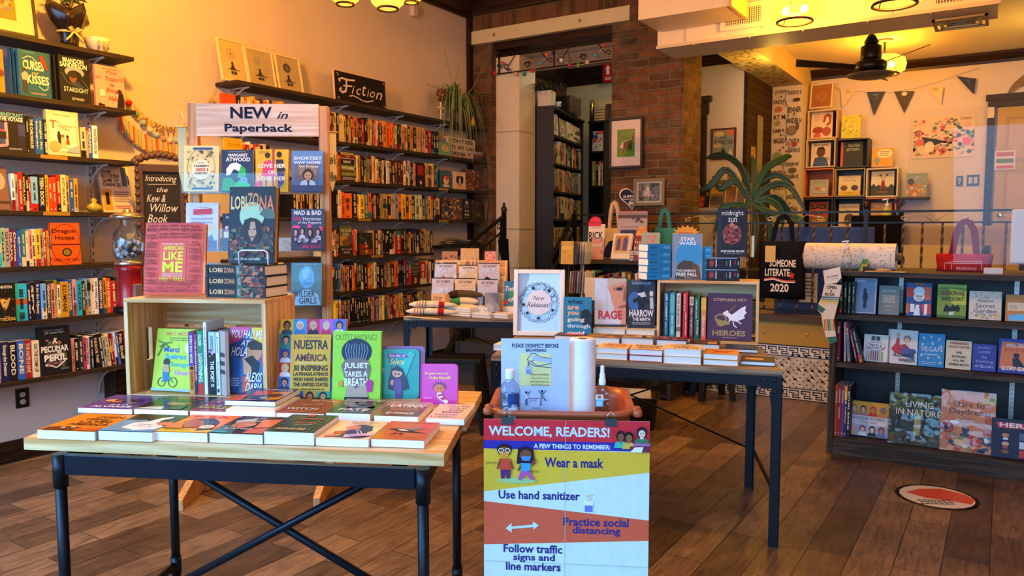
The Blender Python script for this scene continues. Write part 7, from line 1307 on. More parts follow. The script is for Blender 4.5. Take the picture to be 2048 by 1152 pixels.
cb('navy book with red banner and stacked HER letters', 1982, 2110, 836, 2, '1c2644', 'p c8343c 6 10 100 8 100 22 10 24;T 12 10 98 22 f0e8e8 HEROISM;T 44 34 74 52 5a6c8c H;T 44 56 74 74 c8d4e4 E;T 44 78 74 96 c83c3c R;e 22 42 6 5 c88a64;e 22 64 6 5 e0b090;e 22 84 6 5 8a5a40;r 18 48 26 54 e8e8f0;r 18 70 26 76 c84a4a', back=.05, az=radians(4), t=.02)
# on the counter top
TZ = CZ + .0005
def ct(x, k=.06): q = V((0, CYf + k, TZ)); return q + X3 * solx(q, X3, x)
o = thing('wrapping_paper_roll', 'roll of cream patterned wrapping paper hanging left of the counter', 'paper roll', V((0, 0, 0)))
Rr = .08; rc = aty(1612, 524, CYf + .13); rc.z = CZ + Rr + .002; re_ = solx(rc, X3, 1793)
b = MB(); b.tube([rc, rc + X3 * re_], Rr, 'e0d4c0', 32, cap=False)
for i in range(560):
    x, a = rnd.random() * re_, rnd.uniform(-2.6, .9); q = rc + X3 * x; n_ = V((0, cos(a), sin(a))); n_ = V((0, -abs(cos(a)), sin(a))); u = V((1, 0, 0)) * rnd.uniform(.004, .01); v = n_.cross(X3) * rnd.uniform(.0008, .002); q = q + n_ * (Rr + .0006)
    b.face([q - u / 2 - v, q + u / 2 - v, q + u / 2 + v, q - u / 2 + v], rnd.choice(('6a5a4a', '8a7a6a', 'b07a5a', 'a8987c')))
b.build('paper', 'matte', o)
MB().tube([rc - X3 * .02, rc + X3 * (re_ + .03)], .02, '8a6a48', 16).build('core', 'matte', o)
q = ct(1693, -.01); o = thing('pump_bottle', 'clear pump bottle of sanitiser on the counter corner', 'bottle', q)
MB().lathe([(.026, 0), (.028, .005), (.028, .095), (.02, .115), (.012, .12), (.012, .13)], 'w', 20, cap=False).build('bottle', 'acrylic', o)
MB().lathe([(.024, .003), (.026, .05), (.001, .051)], 'a8a49a', 16).build('liquid', 'acrylic', o)
MB().lathe([(.014, .125), (.014, .145), (.006, .148), (.005, .17), (.01, .172), (.01, .18)], 'ece8e0', 14).bar((0, 0, .176), (-.03, -.005, .172), .01, .008, 'ece8e0').build('pump', 'plastic', o)
b = MB()
o = thing('card_holder', 'small heap of green cards and a brown dish on the counter', 'card stand', ct(1716, .0))
for i in range(3): MB().hexa((.012 * i, 0, 0), (.03, .01, 0), (0, .004, 0), (.02 - .01 * i, .02, .07 - .012 * i), ('4a8a3c', 'b0a03c', '2a2c24')[i]).build('card', 'paper', o)
q = ct(1768, .0); tag(MB().lathe([(.03, 0), (.036, .008), (.033, .016), (.01, .018)], 'b08848', 18, sx=1.2).build('wooden_dish', 'plain', loc=q), 'low tan wooden dish on the counter by the screen', 'dish')
tag(MB().box(-.09, -.04, 0, .12, .06, .003, 'c8a878').build('leaflet', 'paper', loc=ct(1765, -.0) - Z3 * .0003), 'tan leaflet lying under the wooden dish on the counter', 'leaflet')
# sock hanging at the corner
sk = thing('hanging_sock', 'white reader sock with rainbow stripes hung at the counter corner', 'sock', aty(1660, 545, CYf - .045))
s0 = aty(1660, 545, CYf - .045); pt = lambda x, y: aty(x, y, CYf - .045) - s0
outl = [(1648, 600), (1683, 592), (1672, 620), (1668, 640), (1670, 660), (1674, 682), (1662, 688), (1650, 672), (1645, 648), (1643, 626), (1636, 618), (1637, 608)]
def clos(pts, o_, th=.012): return MB().prism([(pt(x, y).x, pt(x, y).z) for x, y in pts], (0, -th, 0), X3, Z3, Y3 * th, o_)
def band(mb, pts, c, k=1): mb.face([pt(x, y) + V((0, -.012 - .0006 * k, 0)) for x, y in pts], c)
clos([(1650, 566), (1684, 570), (1680, 592), (1673, 620), (1668, 640), (1671, 660), (1674, 682), (1662, 688), (1652, 672), (1646, 648), (1643, 628), (1635, 619), (1637, 608), (1644, 594)], 'e4dac4').build('knit', 'cloth', sk, bevel=.004)
b = MB()
for i, c in enumerate(('4a7a9a', '6aa07a', 'd8b84c', 'e0cc9a')): y = 592 + i * 4; band(b, [(1645 - i, y), (1679 - i, y + 2), (1678 - i, y + 5), (1644 - i, y + 3)], c)
band(b, [(1637, 608), (1652, 618), (1645, 626), (1635, 619)], '3c7a68'); band(b, [(1654, 674), (1673, 672), (1674, 682), (1662, 688)], '3c7a68')
for i, c in enumerate(('d8602c', 'd8a03c', '3a6a9a', '4a9a6a', 'd8c04c', 'd8602c')): x = 1648 + i * 3.6; band(b, [(x, 638), (x + 2.6, 638), (x + 4.2, 661), (x + 1.6, 661)], c)
for tx, y0, y1, x0, x1 in (('OPEN', 571, 578, 1655, 1674), ('A', 579, 584, 1661, 1666), ('BOOK', 585, 591, 1651, 1671)): art(b, 'T 0 0 100 100 1a1a1a ' + tx, pt(x0, y0) - Y3 * .0128, X3 * (pt(x1, y0).x - pt(x0, y0).x), Z3 * (pt(x0, y1).z - pt(x0, y0).z), -Y3)
b.build('stripes', 'cloth', sk)
b = MB(); q0, q1 = pt(1648, 541), pt(1681, 535); b.hexa(pt(1651, 570) - Y3 * .017, pt(1685, 563) - pt(1651, 570), Y3 * .003, pt(1647, 541) - pt(1651, 570), 'e8dccc')
art(b, 'T 16 46 86 58 5a4a3c OUT OF PRINT;q 40 66 90 72 8a7a6a 1;p 2a2430 100 72 100 100 70 100', pt(1647, 541) - Y3 * .0174, pt(1681, 534) - pt(1647, 541), pt(1651, 570) - pt(1647, 541), -Y3); b.build('tag', 'paper', sk)
MB().tube([pt(1664, 543) - Y3 * .01, pt(1668, 538) + Y3 * .04], .003, '1a1612', 6).build('hook', 'metal', sk)
# clear screen on the counter
o = thing('counter_screen', 'large clear acrylic screen standing on the counter', 'screen', ct(1808, .2))
sx0 = ct(1808, .2).x
MB().box(0, 0, .002, 1.9, .005, soly(ct(1808, .2), Z3, 222)).build('sheet', 'screen', o)
for x in (.0, .9): MB().prism([(0, 0), (.1, 0), (0, .12)], (x, -.1, 0), Y3, Z3, X3 * .006, 'w').build('foot', 'acrylic', o)
# red tote bag standing behind the screen, white computer
def tote(label, p, az, w, h, c, ops='', hl=.2, hw=.03, lean=0, hc_=None, d_=.05):
    o_ = thing('tote_bag', label, 'bag', p, az, None, lean)
    b = MB(); n = 10
    rows = []
    for i in range(7):
        z = h * i / 6; bul = d_ * (.5 + .5 * sin(pi * (.15 + .8 * i / 6))) * (1 - .55 * i / 6)
        rows.append([V((w * t + .004 * sin(9 * t + i), -bul * sin(pi * t) ** .7 + .003 * sin(13 * t + 2 * i), z)) for t in (j / n for j in range(n + 1))] + [V((w * t, bul * sin(pi * t) ** .7 + .004, z)) for t in ((n - j) / n for j in range(1, n))])
    b.grid(rows, c, closed=True, cap=True)
    if ops:
        y = -d_ * 1.02; 
        art(b, ops, (w * .12, y, h * .86), (w * .76, 0, 0), (0, 0, -h * .8), (0, -1, 0))
    b.build('bag_body', 'cloth', o_, bevel=0)
    for k in (-1, 1):
        b = MB(); pts = [V((w * .28, k * .006, h * .97)), V((w * .34, k * .012, h + hl * .6)), V((w * .42, k * .014, h + hl * .93)), V((w * .55, k * .014, h + hl)), V((w * .66, k * .012, h + hl * .7)), V((w * .72, k * .006, h * .97))]
        for a, c2 in zip(pts, pts[1:]): b.bar(a, c2 + (c2 - a).normalized() * .004, hw, .003, hc_ or c, up=Y3)
        b.build('strap', 'cloth', o_)
    return o_
p = ct(1872, .3); wt = solx(p, X3, 1984); ht = soly(p, Z3, 507) 
tote('red tote bag with a printed book outline behind the screen', p, 0, wt, ht, 'b41c1c', 'l f0b0a8 1.4 6 94 6 48 30 34 92 34 92 94;l f0b0a8 1.4 6 48 22 50 92 46;l f0b0a8 1.4 22 50 22 94;t 34 74 80 94 f0c0b8 READING', hl=soly(p, Z3, 442) - ht, hc_='8a2434', hw=.035)
p = ct(2018, .34); o = thing('computer_monitor', 'back of a white desktop computer on the counter', 'computer', p)
MB().box(0, 0, .05, .5, .02, .36, 'dcd8d0').build('screen_back', 'plastic', o, bevel=.012); MB().box(.2, .0, 0, .3, .02, .1, 'c8c4bc').box(.15, -.06, 0, .35, .1, .008, 'c8c4bc').build('stand', 'metal', o)
for i in range(5): tag(MB().box(0, 0, 0, .09, .055, .006, ('e0dcd4', 'd8d0c4')[i % 2]).build('card_pack', 'paper', loc=ct(1967, .1) + Z3 * (.0064 * i)), 'pale card in the small pile by the red tote, %s' % (ORD[i] + ' from the bottom'), 'card')
# ---------------------------------------------------------------- railing of the raised level
RY = 6.42
RZ = [aty(1600, y, RY).z for y in (425, 446, 622)]
o = thing('iron_railing', 'black iron railing with twisted balusters and scrolls', 'railing', V((0, RY, 0)))
xA, xB = -3.41, 2.5
for z, h in ((RZ[0], .016), (RZ[1], .012), (RZ[2], .012)): MB().box(xA, -.014, z - h / 2, xB, .014, z + h / 2, '16110e').build('rail', 'metal', o)
xs = [solx(V((0, RY, 1.2)), X3, x) for x in (1209, 1238, 1268, 1297, 1330, 1363, 1395, 1428, 1461, 1495, 1530, 1563, 1596, 1627, 1661, 1694, 1730, 1768, 1804, 1843, 1883, 1924, 1965, 2010)]
for i, x in enumerate(xs):
    b = MB(); n = 44; s = .0075 if i != 16 else .013; rows = []
    for k in range(n):
        z = RZ[2] + (RZ[1] - RZ[2]) * k / (n - 1); a = k * .36; rows.append([V((x + s * 1.3 * cos(a + pi / 2 * j), s * 1.3 * sin(a + pi / 2 * j), z)) for j in range(4)])
    b.grid(rows, '6a523c', closed=True, smooth=False); b.build('baluster', 'metal', o)
b = MB()
for x in (xA + .0, solx(V((0, RY, 1.2)), X3, 1730), 1.9): MB().box(x - .015, -.015, PZ, x + .015, .015, RZ[0] + .02, '17110d').ball((x, 0, RZ[0] + .05), .022, '3a2a1c', 10, sz=1.5).ball((x, 0, RZ[0] + .09), .01, '3a2a1c', 8, sz=1.6).build('post', 'metal', o)
def scroll(x, s, w):
    zm = (RZ[0] + RZ[1]) / 2; h = (RZ[0] - RZ[1]) * .36; pts = []
    for k in range(14): a = k * .42; r = h * (1 - k * .055); pts.append(V((x + s * (w * .5 - h + r * cos(a) * .9), 0, zm - r * sin(a) * .9)))
    pts = pts[::-1]; 
    return MB().tube(pts + [V((x + s * w * .2, 0, zm + h * .8)), V((x + s * .012, 0, RZ[1] + .012))], .0038, 'd0b898', 6)
for xp in (1590, 1868, 2075, 1420): 
    x = solx(V((0, RY, 1.45)), X3, xp)
    for s in (-1, 1): scroll(x, s, .44).build('scroll', 'metal', o)
# handrails of the stairs
for lab, xn, lo in (('left', -4.2, (925, 500)), ('right', -3.41, (1085, 548))):
    o = thing('stair_handrail', 'black iron stair handrail sloping down on the %s side' % lab, 'handrail', V((xn, RY, 0)))
    low = atx(lo[0], lo[1], xn); up = V((xn, RY, RZ[0])); d = low - V((xn, RY, 0)); u = up - V((xn, RY, 0)); e = d + (d - u).normalized() * .25
    MB().tube([u, u.lerp(d, .1) + Z3 * .0, d, e], .019, '14100d', 10).build('top_rail', 'metal', o)
    MB().tube([u - Z3 * .14, d - Z3 * .14, e - Z3 * .14], .012, '14100d', 8).build('lower_rail', 'metal', o)
    for k in range(6):
        q = u.lerp(e, (k + .6) / 6.2); MB().tube([q - Z3 * .14, V((q.x, q.y, max(.05, PZ + (q.y) * .66 / 1.0)))], .006, '1c1612', 6).build('baluster', 'metal', o)
    b = MB()
    for k in range(5):
        q = u.lerp(e, (k + .5) / 5) - Z3 * .07; b.tube([q + V((0, .04 * (1 - j * .07) * cos(j * .6), .04 * (1 - j * .07) * sin(j * .6))) for j in range(12)], .0045, '1a1410', 6)
    b.build('scroll', 'metal', o)
    if lab == 'left': MB().box(-.018, -.018, PZ, .018, .018, RZ[0] + .03, '14100d').ball((0, 0, RZ[0] + .06), .03, '3c2c1c', 10, sz=1.3).ball((0, 0, RZ[0] + .11), .014, '3c2c1c', 8, sz=1.8).build('newel_post', 'metal', o)
# umbrella hanging on the left newel
q = aty(1004, 445, RY - .12); o = thing('umbrella', 'closed black umbrella hanging by the stair newel', 'umbrella', q)
L_ = q.z - aty(1004, 560, RY - .12).z
MB().tube([(0, 0, .02), (.01, 0, -L_ * .3), (.03, 0, -L_ * .55), (.045, 0, -L_ * .95)], [.02, .03, .045, .014], '0f0d0d', 12).build('canopy', 'cloth', o)
MB().prism([(-.03, -L_ * .3), (.08, -L_ * .28), (.1, -L_ * 1.02), (.05, -L_ * 1.04)], (0, -.03, 0), X3, Z3, Y3 * .02, '0c0b0b').build('flap', 'cloth', o)
MB().tube([(0, 0, .02), (0, 0, .09), (.012, 0, .11), (.03, 0, .1)], .007, '2a1c12', 8).build('handle', 'plastic', o)
# tote bags hanging on the railing
def hang(label, xl, xr, yt, yb, yh, c, ops='', k=-.08, hc_=None):
    p = aty(xl, yb, RY + k); w = solx(p, X3, xr); h = soly(p, Z3, yt); return tote(label, p, 0, w, h, c, ops, hl=soly(p, Z3, yh) - h, hc_=hc_)
b_ = hang('black tote bag with white hand lettering on the railing', 1517, 1610, 482, 595, 432, '17161c', 'T 18 22 92 38 e8e0d4 SOMEONE;T 6 42 76 58 e8e0d4 LITERATE;p c8402c 80 46 84 52 91 52 86 57 88 64 81 60 75 64 77 57 72 52 79 52;p c8484a 4 63 30 60 60 66 92 66 92 68 60 69 30 63 4 66;p e8e0d8 4 66 30 63 60 69 92 69 92 71 60 72 30 66 4 69;T 22 74 74 92 e8e0d4 2020')
q = aty(1530, 524, RY - .145); MB().box(0, 0, 0, .08, .003, .13, 'd0b058').build('price_card', 'paper', b_, loc=(q - b_.location))
hang('teal tote bag hanging on the railing by the pillar', 1306, 1352, 456, 505, 420, '3c8a88', 's 6 6 94 94 14 2 8ac0b8', k=-.08)
hang('cream tote bag with a navy half circle on the railing', 1206, 1250, 456, 520, 405, 'd4bc8c', 'p 22284c 0 96 10 60 34 34 56 30 56 96', k=-.08, hc_='d8b88a')
# ---------------------------------------------------------------- low bookcase with gifts behind the middle table
LBY = 5.75; lz = aty(1280, 522, LBY).z
xl_, xr_ = aty(1160, 522, LBY).x, aty(1345, 522, LBY).x
o = thing('low_bookcase', 'low dark bookcase with gifts, behind the middle table', 'bookcase', V((xl_, LBY, 0)))
LW = xr_ - xl_
MB().box(0, 0, lz - .03, LW, .34, lz).build('top_board', 'cabinet', o); MB().box(0, 0, 0, .03, .34, lz - .03).build('side_panel', 'cabinet_z', o); MB().box(LW - .03, 0, 0, LW, .34, lz - .03).build('side_panel', 'cabinet_z', o)
MB().box(.03, .32, 0, LW - .03, .34, lz - .03).build('back_panel', 'cabinet_z', o)
for z in (.02, .36, lz - .36): MB().box(.03, .01, z, LW - .03, .32, z + .02).build('shelf', 'cabinet', o)
zt3 = lz - .34; x = xl_ + .04
for i, (c, w_) in enumerate(zip('ycGktoKrwgcNYeOkcp', (.03, .02, .025, .03, .02, .016, .03, .02, .03, .02, .018, .02, .03, .02, .02, .03, .02, .02))):
    book('%s spine in the low bookcase behind the middle table, %s from left' % (CN[c], ordw(i + 1)), V((x + w_, LBY + .03, zt3 + .0005)), pi / 2, .14, rnd.uniform(.2, .25), w_ - .001, c, '', spine_art(c, None, rnd, False), parts=False, hard=.001, group=None); x += w_ + .004
def lb(label, xa, xb, ty, back, cov, ops, lean=8, name='book', cat='book', az=radians(8), t=.02, yb=None, **kw):
    q = V((0, LBY + back, lz + .0005)); p = q + X3 * solx(q, X3, xa); d = V((cos(az), sin(az), 0)); a = radians(lean)
    return book(label, p, az, solx(p, d, xb), soly(p, Z3 * cos(a) + V((-sin(az), cos(az), 0)) * sin(a), ty), t, cov, ops, lean=lean, name=name, cat=cat, **kw)
rk = lb('cream novel with split black title behind the red starburst', 1174, 1206, 449, .16, 'e8d8c0', 't 20 9 80 13 8a7a6a ALEX GINO;T 4 22 94 44 1c1618 RICK;e 48 52 12 10 3a1a24;p 3a1a24 24 90 34 70 62 70 74 90')
q = V((0, LBY + .19, lz)); p = q + X3 * solx(q, X3, 1175); burst('hot red spiky price burst above the cream novel', p + Z3 * (soly(p, Z3, 452)), radians(8), solx(p, X3, 1203), .09, 'e8203c', 'q 16 56 84 80 a01030 1', 12)
lb('speckled pink and black journal in front of the cream novel', 1176, 1206, 478, .0, '1a1614', 'r 20 0 100 100 c88a80;s 22 2 99 98 60 5 b06a64 e0b0a4 8a4a48;r 22 24 90 40 c8b498', name='journal', cat='notebook')
lb('white gift box with blue figures tilted back', 1221, 1259, 470, .02, 'dcd2c4', 'r 12 8 84 72 b8863c;p 4a4a9c 22 30 34 14 42 30 40 66 22 66;p 4a4a9c 56 26 66 10 78 28 76 68 56 68;r 10 76 88 78 8a5a5a', lean=24, name='gift_box', cat='box', t=.03)
lb('navy box end behind the white gift box', 1240, 1272, 460, .2, '2c2a50', 'q 8 20 60 60 d8d8e0 1', lean=2, name='gift_box', cat='box', t=.03)
lb('large grey notebook with vintage card lettering behind gifts', 1234, 1292, 423, .27, '8a7a78', 'r 0 0 100 4 a87a7c;r 0 8 100 14 4a3438;r 0 16 100 100 aa9c98;r 6 26 74 46 b4a6a0;t 10 30 70 35 6a5a58 STUNNING VINTAGE;t 26 38 54 43 6a5a58 CARDS;s 48 14 88 26 9 7 2a2424 4a4040', lean=3)
for i in range(4): tag(MB().box(0, 0, 0, .13, .1, .02, 'd8ccb8').box(-.001, -.001, .016, .131, .02, .0205, '2a2426').build('small_book', 'paper', loc=V((xl_ + .42, LBY + .06, lz + .0005 + .021 * i))), 'small white book in the pile behind the journal, %s' % (ORD[i] + ' from bottom'), 'book')
lb('dark red book with white title partly hidden', 1266, 1284, 472, .05, '8a2418', 't 6 22 96 34 f0d8c8 THE;t 6 44 96 58 f0d8c8 BOOK;t 6 68 96 80 f0d8c8 WITCH')
lb('pastel novel with two heads below pink title', 1281, 1317, 466, .03, '9ab0a4', 'T 28 10 86 22 d86a5c NEVER;T 30 24 78 36 d86a5c LOOK;T 34 38 78 48 d86a5c BACK;p 6a3a28 20 90 24 58 38 48 52 58 54 90;p 3c2c4c 50 54 66 48 84 58 90 92 56 92;e 70 74 10 14 8a4a34;p d8902c 10 94 40 86 90 90 92 98 10 98')
q = V((0, LBY + .1, lz)); p = q + X3 * solx(q, X3, 1270); burst('orange spiky staff pick card above the pastel novel', p + Z3 * soly(p, Z3, 473), radians(8), solx(p, X3, 1295), .09, 'f09a2c', 'i 10 30 90 50 a83c10 Staff;i 40 56 90 76 a83c10 Pick', 8)
# card spinner left of the low bookcase
o = thing('card_rack', 'clear acrylic rack of greeting cards behind the framed sign', 'card rack', aty(1152, 600, 5.3) * V((1, 1, 0)))
zr0 = 1.22; MB().box(-.1, -.02, .0, .12, .2, .02, '1a1614').tube([(0, .1, 0), (0, .1, 1.2)], .015, 'c8c4bc', 10).build('stand', 'metal', o)
for tier, z in enumerate((.62, .86, 1.09)):
    b = MB(); b.box(-.09, 0, z, .1, .003, z + .1).box(-.09, 0, z, .1, .13, z + .004).box(-.09, 0, z, -.087, .13, z + .1).box(.097, 0, z, .1, .13, z + .1); b.build('pocket', 'acrylic', o)
for tier, z in enumerate((.624, .864, 1.094)):
    for i in range(7): MB().hexa((-.07 + .022 * i, .012, z), (.006, 0, 0), (.0, .1, 0), (.012, 0, .17), ('e4dcd0', 'd0c8c0', 'c8b8a8', 'a85a5c', 'e8e4dc', '8a8a98', 'd8d0c4')[(i + tier) % 7]).build('greeting_card', 'paper', o)
p = aty(1129, 540, 5.2); o = thing('notebook', 'mustard honeycomb notebook in a dark holder behind the frame', 'notebook', aty(1117, 528, 5.15), radians(12), None, 5)
b = MB(); b.box(.0, .01, 0, .14, .022, .17, '1c1814'); b.box(.018, 0, .0, .115, .009, .175, 'c8a024'); art(b, 's 4 4 96 96 36 5 a8841c d8b43c 8a6a14;r 8 22 90 38 d8b03c', (.018, 0, .175), (.097, 0, 0), (0, 0, -.175), (0, -1, 0)); b.build('cover', 'paper', o)
MB().tube([(.06, .05, -.0), (.06, .05, -aty(1117, 528, 5.15).z)], .012, '1a1614', 8).build('stand', 'metal', o)
p = aty(1168, 640, 5.0); o = thing('greeting_card_box', 'cream boxed card set standing in front of the card rack', 'box', V((aty(1170, 560, 5.2).x, 5.2, .0)), radians(10))
zc0 = aty(1170, 600, 5.2).z; MB().box(0, 0, zc0, .13, .04, zc0 + .17, 'dccaa8').build('box', 'paper', o); MB().box(.0, 0, 0, .13, .05, zc0, '17120f').build('plinth', 'plain', o)
# ================================================================ ON AND AROUND THE BRICK
BY = YB - .014
def wallpic(name, label, xa, xb, yt, yb, Y, fc, fw, mt, ops, t=.022, **kw):
    p = aty(xa, yb, Y - t); w = solx(p, X3, xb); h = soly(p, Z3, yt); return picture(name, label, None, None, None, None, 0, fc, fw, mt, ops, p=p, w=w, h=h, t=t, **kw)
wallpic('framed_print', 'black framed print of a long dog shape on bright green', 1217, 1284, 238, 338, BY - .013, '1c1410', .022, 'e8d4cc',
    'r 20 20 80 80 2c8a28;p 16120f 40 50 42 47 70 40 74 36 76 30 78 30 77 40 72 45 70 62 70 66 62 68 66 63 60 62 56 67 50 68 54 63 46 62 44 70 38 74 40 66 38 62 32 66 22 70 22 68 32 62;p e0c8c4 36 48 41 48 41 62 28 60;p f0dcd8 41 47.4 70 41 70 42 41 48.4', t=.03)
wallpic('framed_picture', 'olive framed faded picture of a seated pale figure in a garden', 1266, 1328, 358, 412, BY - .013, '7a6a44', .028, 'd8ccb0',
    'r 8 8 92 92 6a6460;s 8 8 92 60 40 9 5a5a54 7a7a70 8a8a80 4a4c48;p c8a8a8 36 44 50 34 58 46 60 60 82 66 86 76 40 84 20 76;e 46 32 7 8 d8ccc4;s 8 66 92 92 40 6 4a4a46 6a6860 8a887c', t=.02)
p = aty(1238, 420, BY - .02); o = thing('heart_sign', 'navy heart shaped sign with white border and words', 'sign', p)
hw_, hh_ = solx(p, X3, 1290), soly(p, Z3, 375)
heart = [(hw_ * (.5 + .5 * 16 * sin(a) ** 3 / 16), hh_ * (.56 + (13 * cos(a) - 5 * cos(2 * a) - 2 * cos(3 * a) - cos(4 * a)) / 30)) for a in (2 * pi * i / 40 for i in range(40))]
b = MB(); b.prism(heart, (0, 0, 0), X3, Z3, Y3 * .008, 'ece4dc'); cx_, cz_ = hw_ / 2, hh_ * .5
b.face([(cx_ + (x - cx_) * .9, -.0006, cz_ + (z - cz_) * .9) for x, z in heart][::1], '1c1c40')
art(b, 'T 16 36 84 46 ece4e0 SUPPORT;T 12 50 88 56 ece4e0 YOUR COMMUNITY;e 50 70 13 11 ece4e0;e 50 70 10 8.6 1c1c40;r 42 66 58 74 ece4e0', (0, -.0008, hh_), (hw_, 0, 0), (0, 0, -hh_), (0, -1, 0)); b.build('board', 'gloss', o)
# scroll grille and felt ball garland in the opening
o = thing('iron_scrollwork', 'black iron scrollwork grille under the cream lintel', 'grille', V((-4.55, YB + .05, 2.98)))
b = MB(); w_ = 1.33
for z in (0, .2): b.box(0, -.006, z, w_, .006, z + .012, '120e0c')
for x in (0, w_ / 2, w_ - .012): b.box(x, -.006, 0, x + .012, .006, .21, '120e0c')
b.build('bars', 'metal', o)
for k in range(2):
    for s in (-1, 1):
        cx_ = w_ * (.27 + .48 * k); pts = [V((cx_ + s * (.27 - .03 * (1 - j * .06) * cos(j * .55)), 0, .07 + .03 * (1 - j * .06) * sin(j * .55))) for j in range(12)][::-1]
        b = MB(); b.tube(pts + [V((cx_ + s * .16, 0, .17))], .0045, '120e0c', 6); b.tube([V((cx_ + s * .005 + s * .035 * (1 - j * .06) * cos(j * .6), 0, .06 + .035 * (1 - j * .06) * sin(j * .6))) for j in range(10)], .005, '120e0c', 6); b.build('scroll', 'metal', o)
gp = [aty(x, y, YB + .02) for x, y in ((991, 147), (999, 132), (1006, 127), (1017, 139), (1033, 148), (1050, 149), (1066, 142), (1082, 127), (1095, 110), (1108, 106), (1124, 121), (1141, 131), (1158, 131), (1176, 125), (1193, 111), (1210, 92))]
gc = ['c83c28', '14485c', 'c86a6a', '6a4a9a', 'e0b070', '2a8a8a', 'd8402c', '5aa8c8', 'e8702c', '3a2c6a', 'ece0cc', 'c83c5c', '7aa83c', 'e8c09a', '4ab0b8', 'd8503c']
o = thing('felt_ball_garland', 'garland of bright felt balls strung across the stair opening', 'garland', gp[0]); MB().tube([p - gp[0] for p in gp], .002, 'd8ccb4', 4).build('string', 'plain', o)
for p, c in zip(gp, gc): MB().ball(p - gp[0] - Y3 * .012, .021, c, 12).build('felt_ball', 'cloth', o)
tag(MB().tube([aty(x, y, YB - .02) for x, y in ((968, 318), (975, 340), (972, 372), (978, 400), (974, 440))], .003, '1a1410', 6).build('wire', 'plastic'), 'thin dark wire hanging down the brick beside the stairs', 'wire')
# ---------------------------------------------------------------- back room bookcases
kA, kB = V((-4.13, 7.28, PZ)), V((-4.40, 8.5, PZ)); dk = (kB - kA).normalized(); nk = V((dk.y, -dk.x, 0)); azk = atan2(dk.y, dk.x)
Lk = (kB - kA).length; Hk = soly(kA, Z3, 211)
def tall_case(label, p, az, L, H, zsh, dp=.28, tc='0c0a09'):
    o = thing('tall_bookcase', label, 'bookcase', p, az)
    MB().box(0, 0, 0, .02, dp, H, tc).build('side_panel', 'black_wood', o); MB().box(L - .02, 0, 0, L, dp, H, tc).build('side_panel', 'black_wood', o); MB().box(.02, dp - .01, 0, L - .02, dp, H).build('back_panel', 'black_wood', o)
    for z in zsh: MB().box(.02, .004, z - .022, L - .02, dp - .01, z).build('shelf', 'black_wood', o)
    MB().box(-.012, -.012, H - .022, L + .012, dp, H).build('top_board', 'black_wood', o); return o
sz = [soly(kA + dk * .05, Z3, y) for y in (268, 325, 381, 438, 495)]
tall_case('tall black bookcase of picture books in the back room', kA, azk, Lk, Hk, sz + [.08])
kk = kA - nk * 0
def krow(toks, ya, z, base, hh, where, leans=None):
    x = .03
    T = re.findall(r'([A-Za-z])(\d+)', toks); tot = sum(int(b_) for _, b_ in T); n = 0; s = (Lk - .07) / tot
    for c, w_ in T:
        n += 1; t = int(w_) * s; p = kA + dk * (x + t) + nk * -.02 + Z3 * base
        book('%s picture book, %s from left on the %s shelf in the back room' % (CN[c], ordw(n), where), p, azk + pi / 2, .2, hh * rnd.uniform(.82, 1), t - .002, c, '', spine_art(c, None, rnd, False), lean=(leans or 0), group='picture books in the back room', name='picture_book', parts=False, hard=.001); x += t
Hs = sz[0] - sz[1]
krow('c4n5y3Y3w3t5n4t3c3k5w2K4d6c3n4o4k5v5c4', 0, sz[1], sz[1], Hs * .84, 'second')
krow('p3i4s6c3O4o3t3w3Y3R7s5l4n4O4b3g3i3e4w4c4', 0, sz[2], sz[2], Hs * .86, 'third')
krow('e6d4p4n3Y8c7y5p4w3c4y5s4y6', 0, sz[3], sz[3], Hs * .84, 'fourth')
krow('c4y6g4Y5n4k4g6c4m4w3y4t5', 0, sz[4], sz[4], Hs * .8, 'fifth')
def kface(label, u0, u1, z, hh, c, ops): book(label, kA + dk * u0 - nk * .03 + Z3 * z, azk, u1 - u0, hh, .012, c, ops, lean=4, hard=.001, name='picture_book', group=None)
kface('cream picture book facing out on the back room top shelf', .03, .3, sz[0] + .001, Hs * .78, 'e8d8ac', 's 10 20 90 80 16 12 c8b888 9a8a6a d8b080;q 30 8 80 16 8a7a5a 1')
kface('grey and yellow picture book facing out in the back room', .36, .66, sz[0] + .001, Hs * .7, '9a9684', 'r 30 6 56 26 d8c02c;r 22 36 54 88 e8d0b4;e 38 62 9 18 b8482c;s 0 60 100 96 14 9 4a5a4a c8c8b0')
kface('pale picture book with green trees in the back room', .66, .92, sz[0] + .001, Hs * .7, 'd8c8a0', 'e 50 22 26 12 d8a080;s 6 50 96 90 22 8 3a5a3a 5a6a3c 2a3a34 a8b888')
kface('picture book with red title over a crowd in the back room', .92, 1.24, sz[0] + .001, Hs * .66, 'd8b890', 't 20 8 80 16 b8402c HOME;T 10 50 92 62 ece4d0 RISE;s 4 22 96 50 26 8 6a3c2c 3a4a38 8a5a3c;s 4 66 96 96 20 9 4a6a3c 2c4a34 8a6a3c')
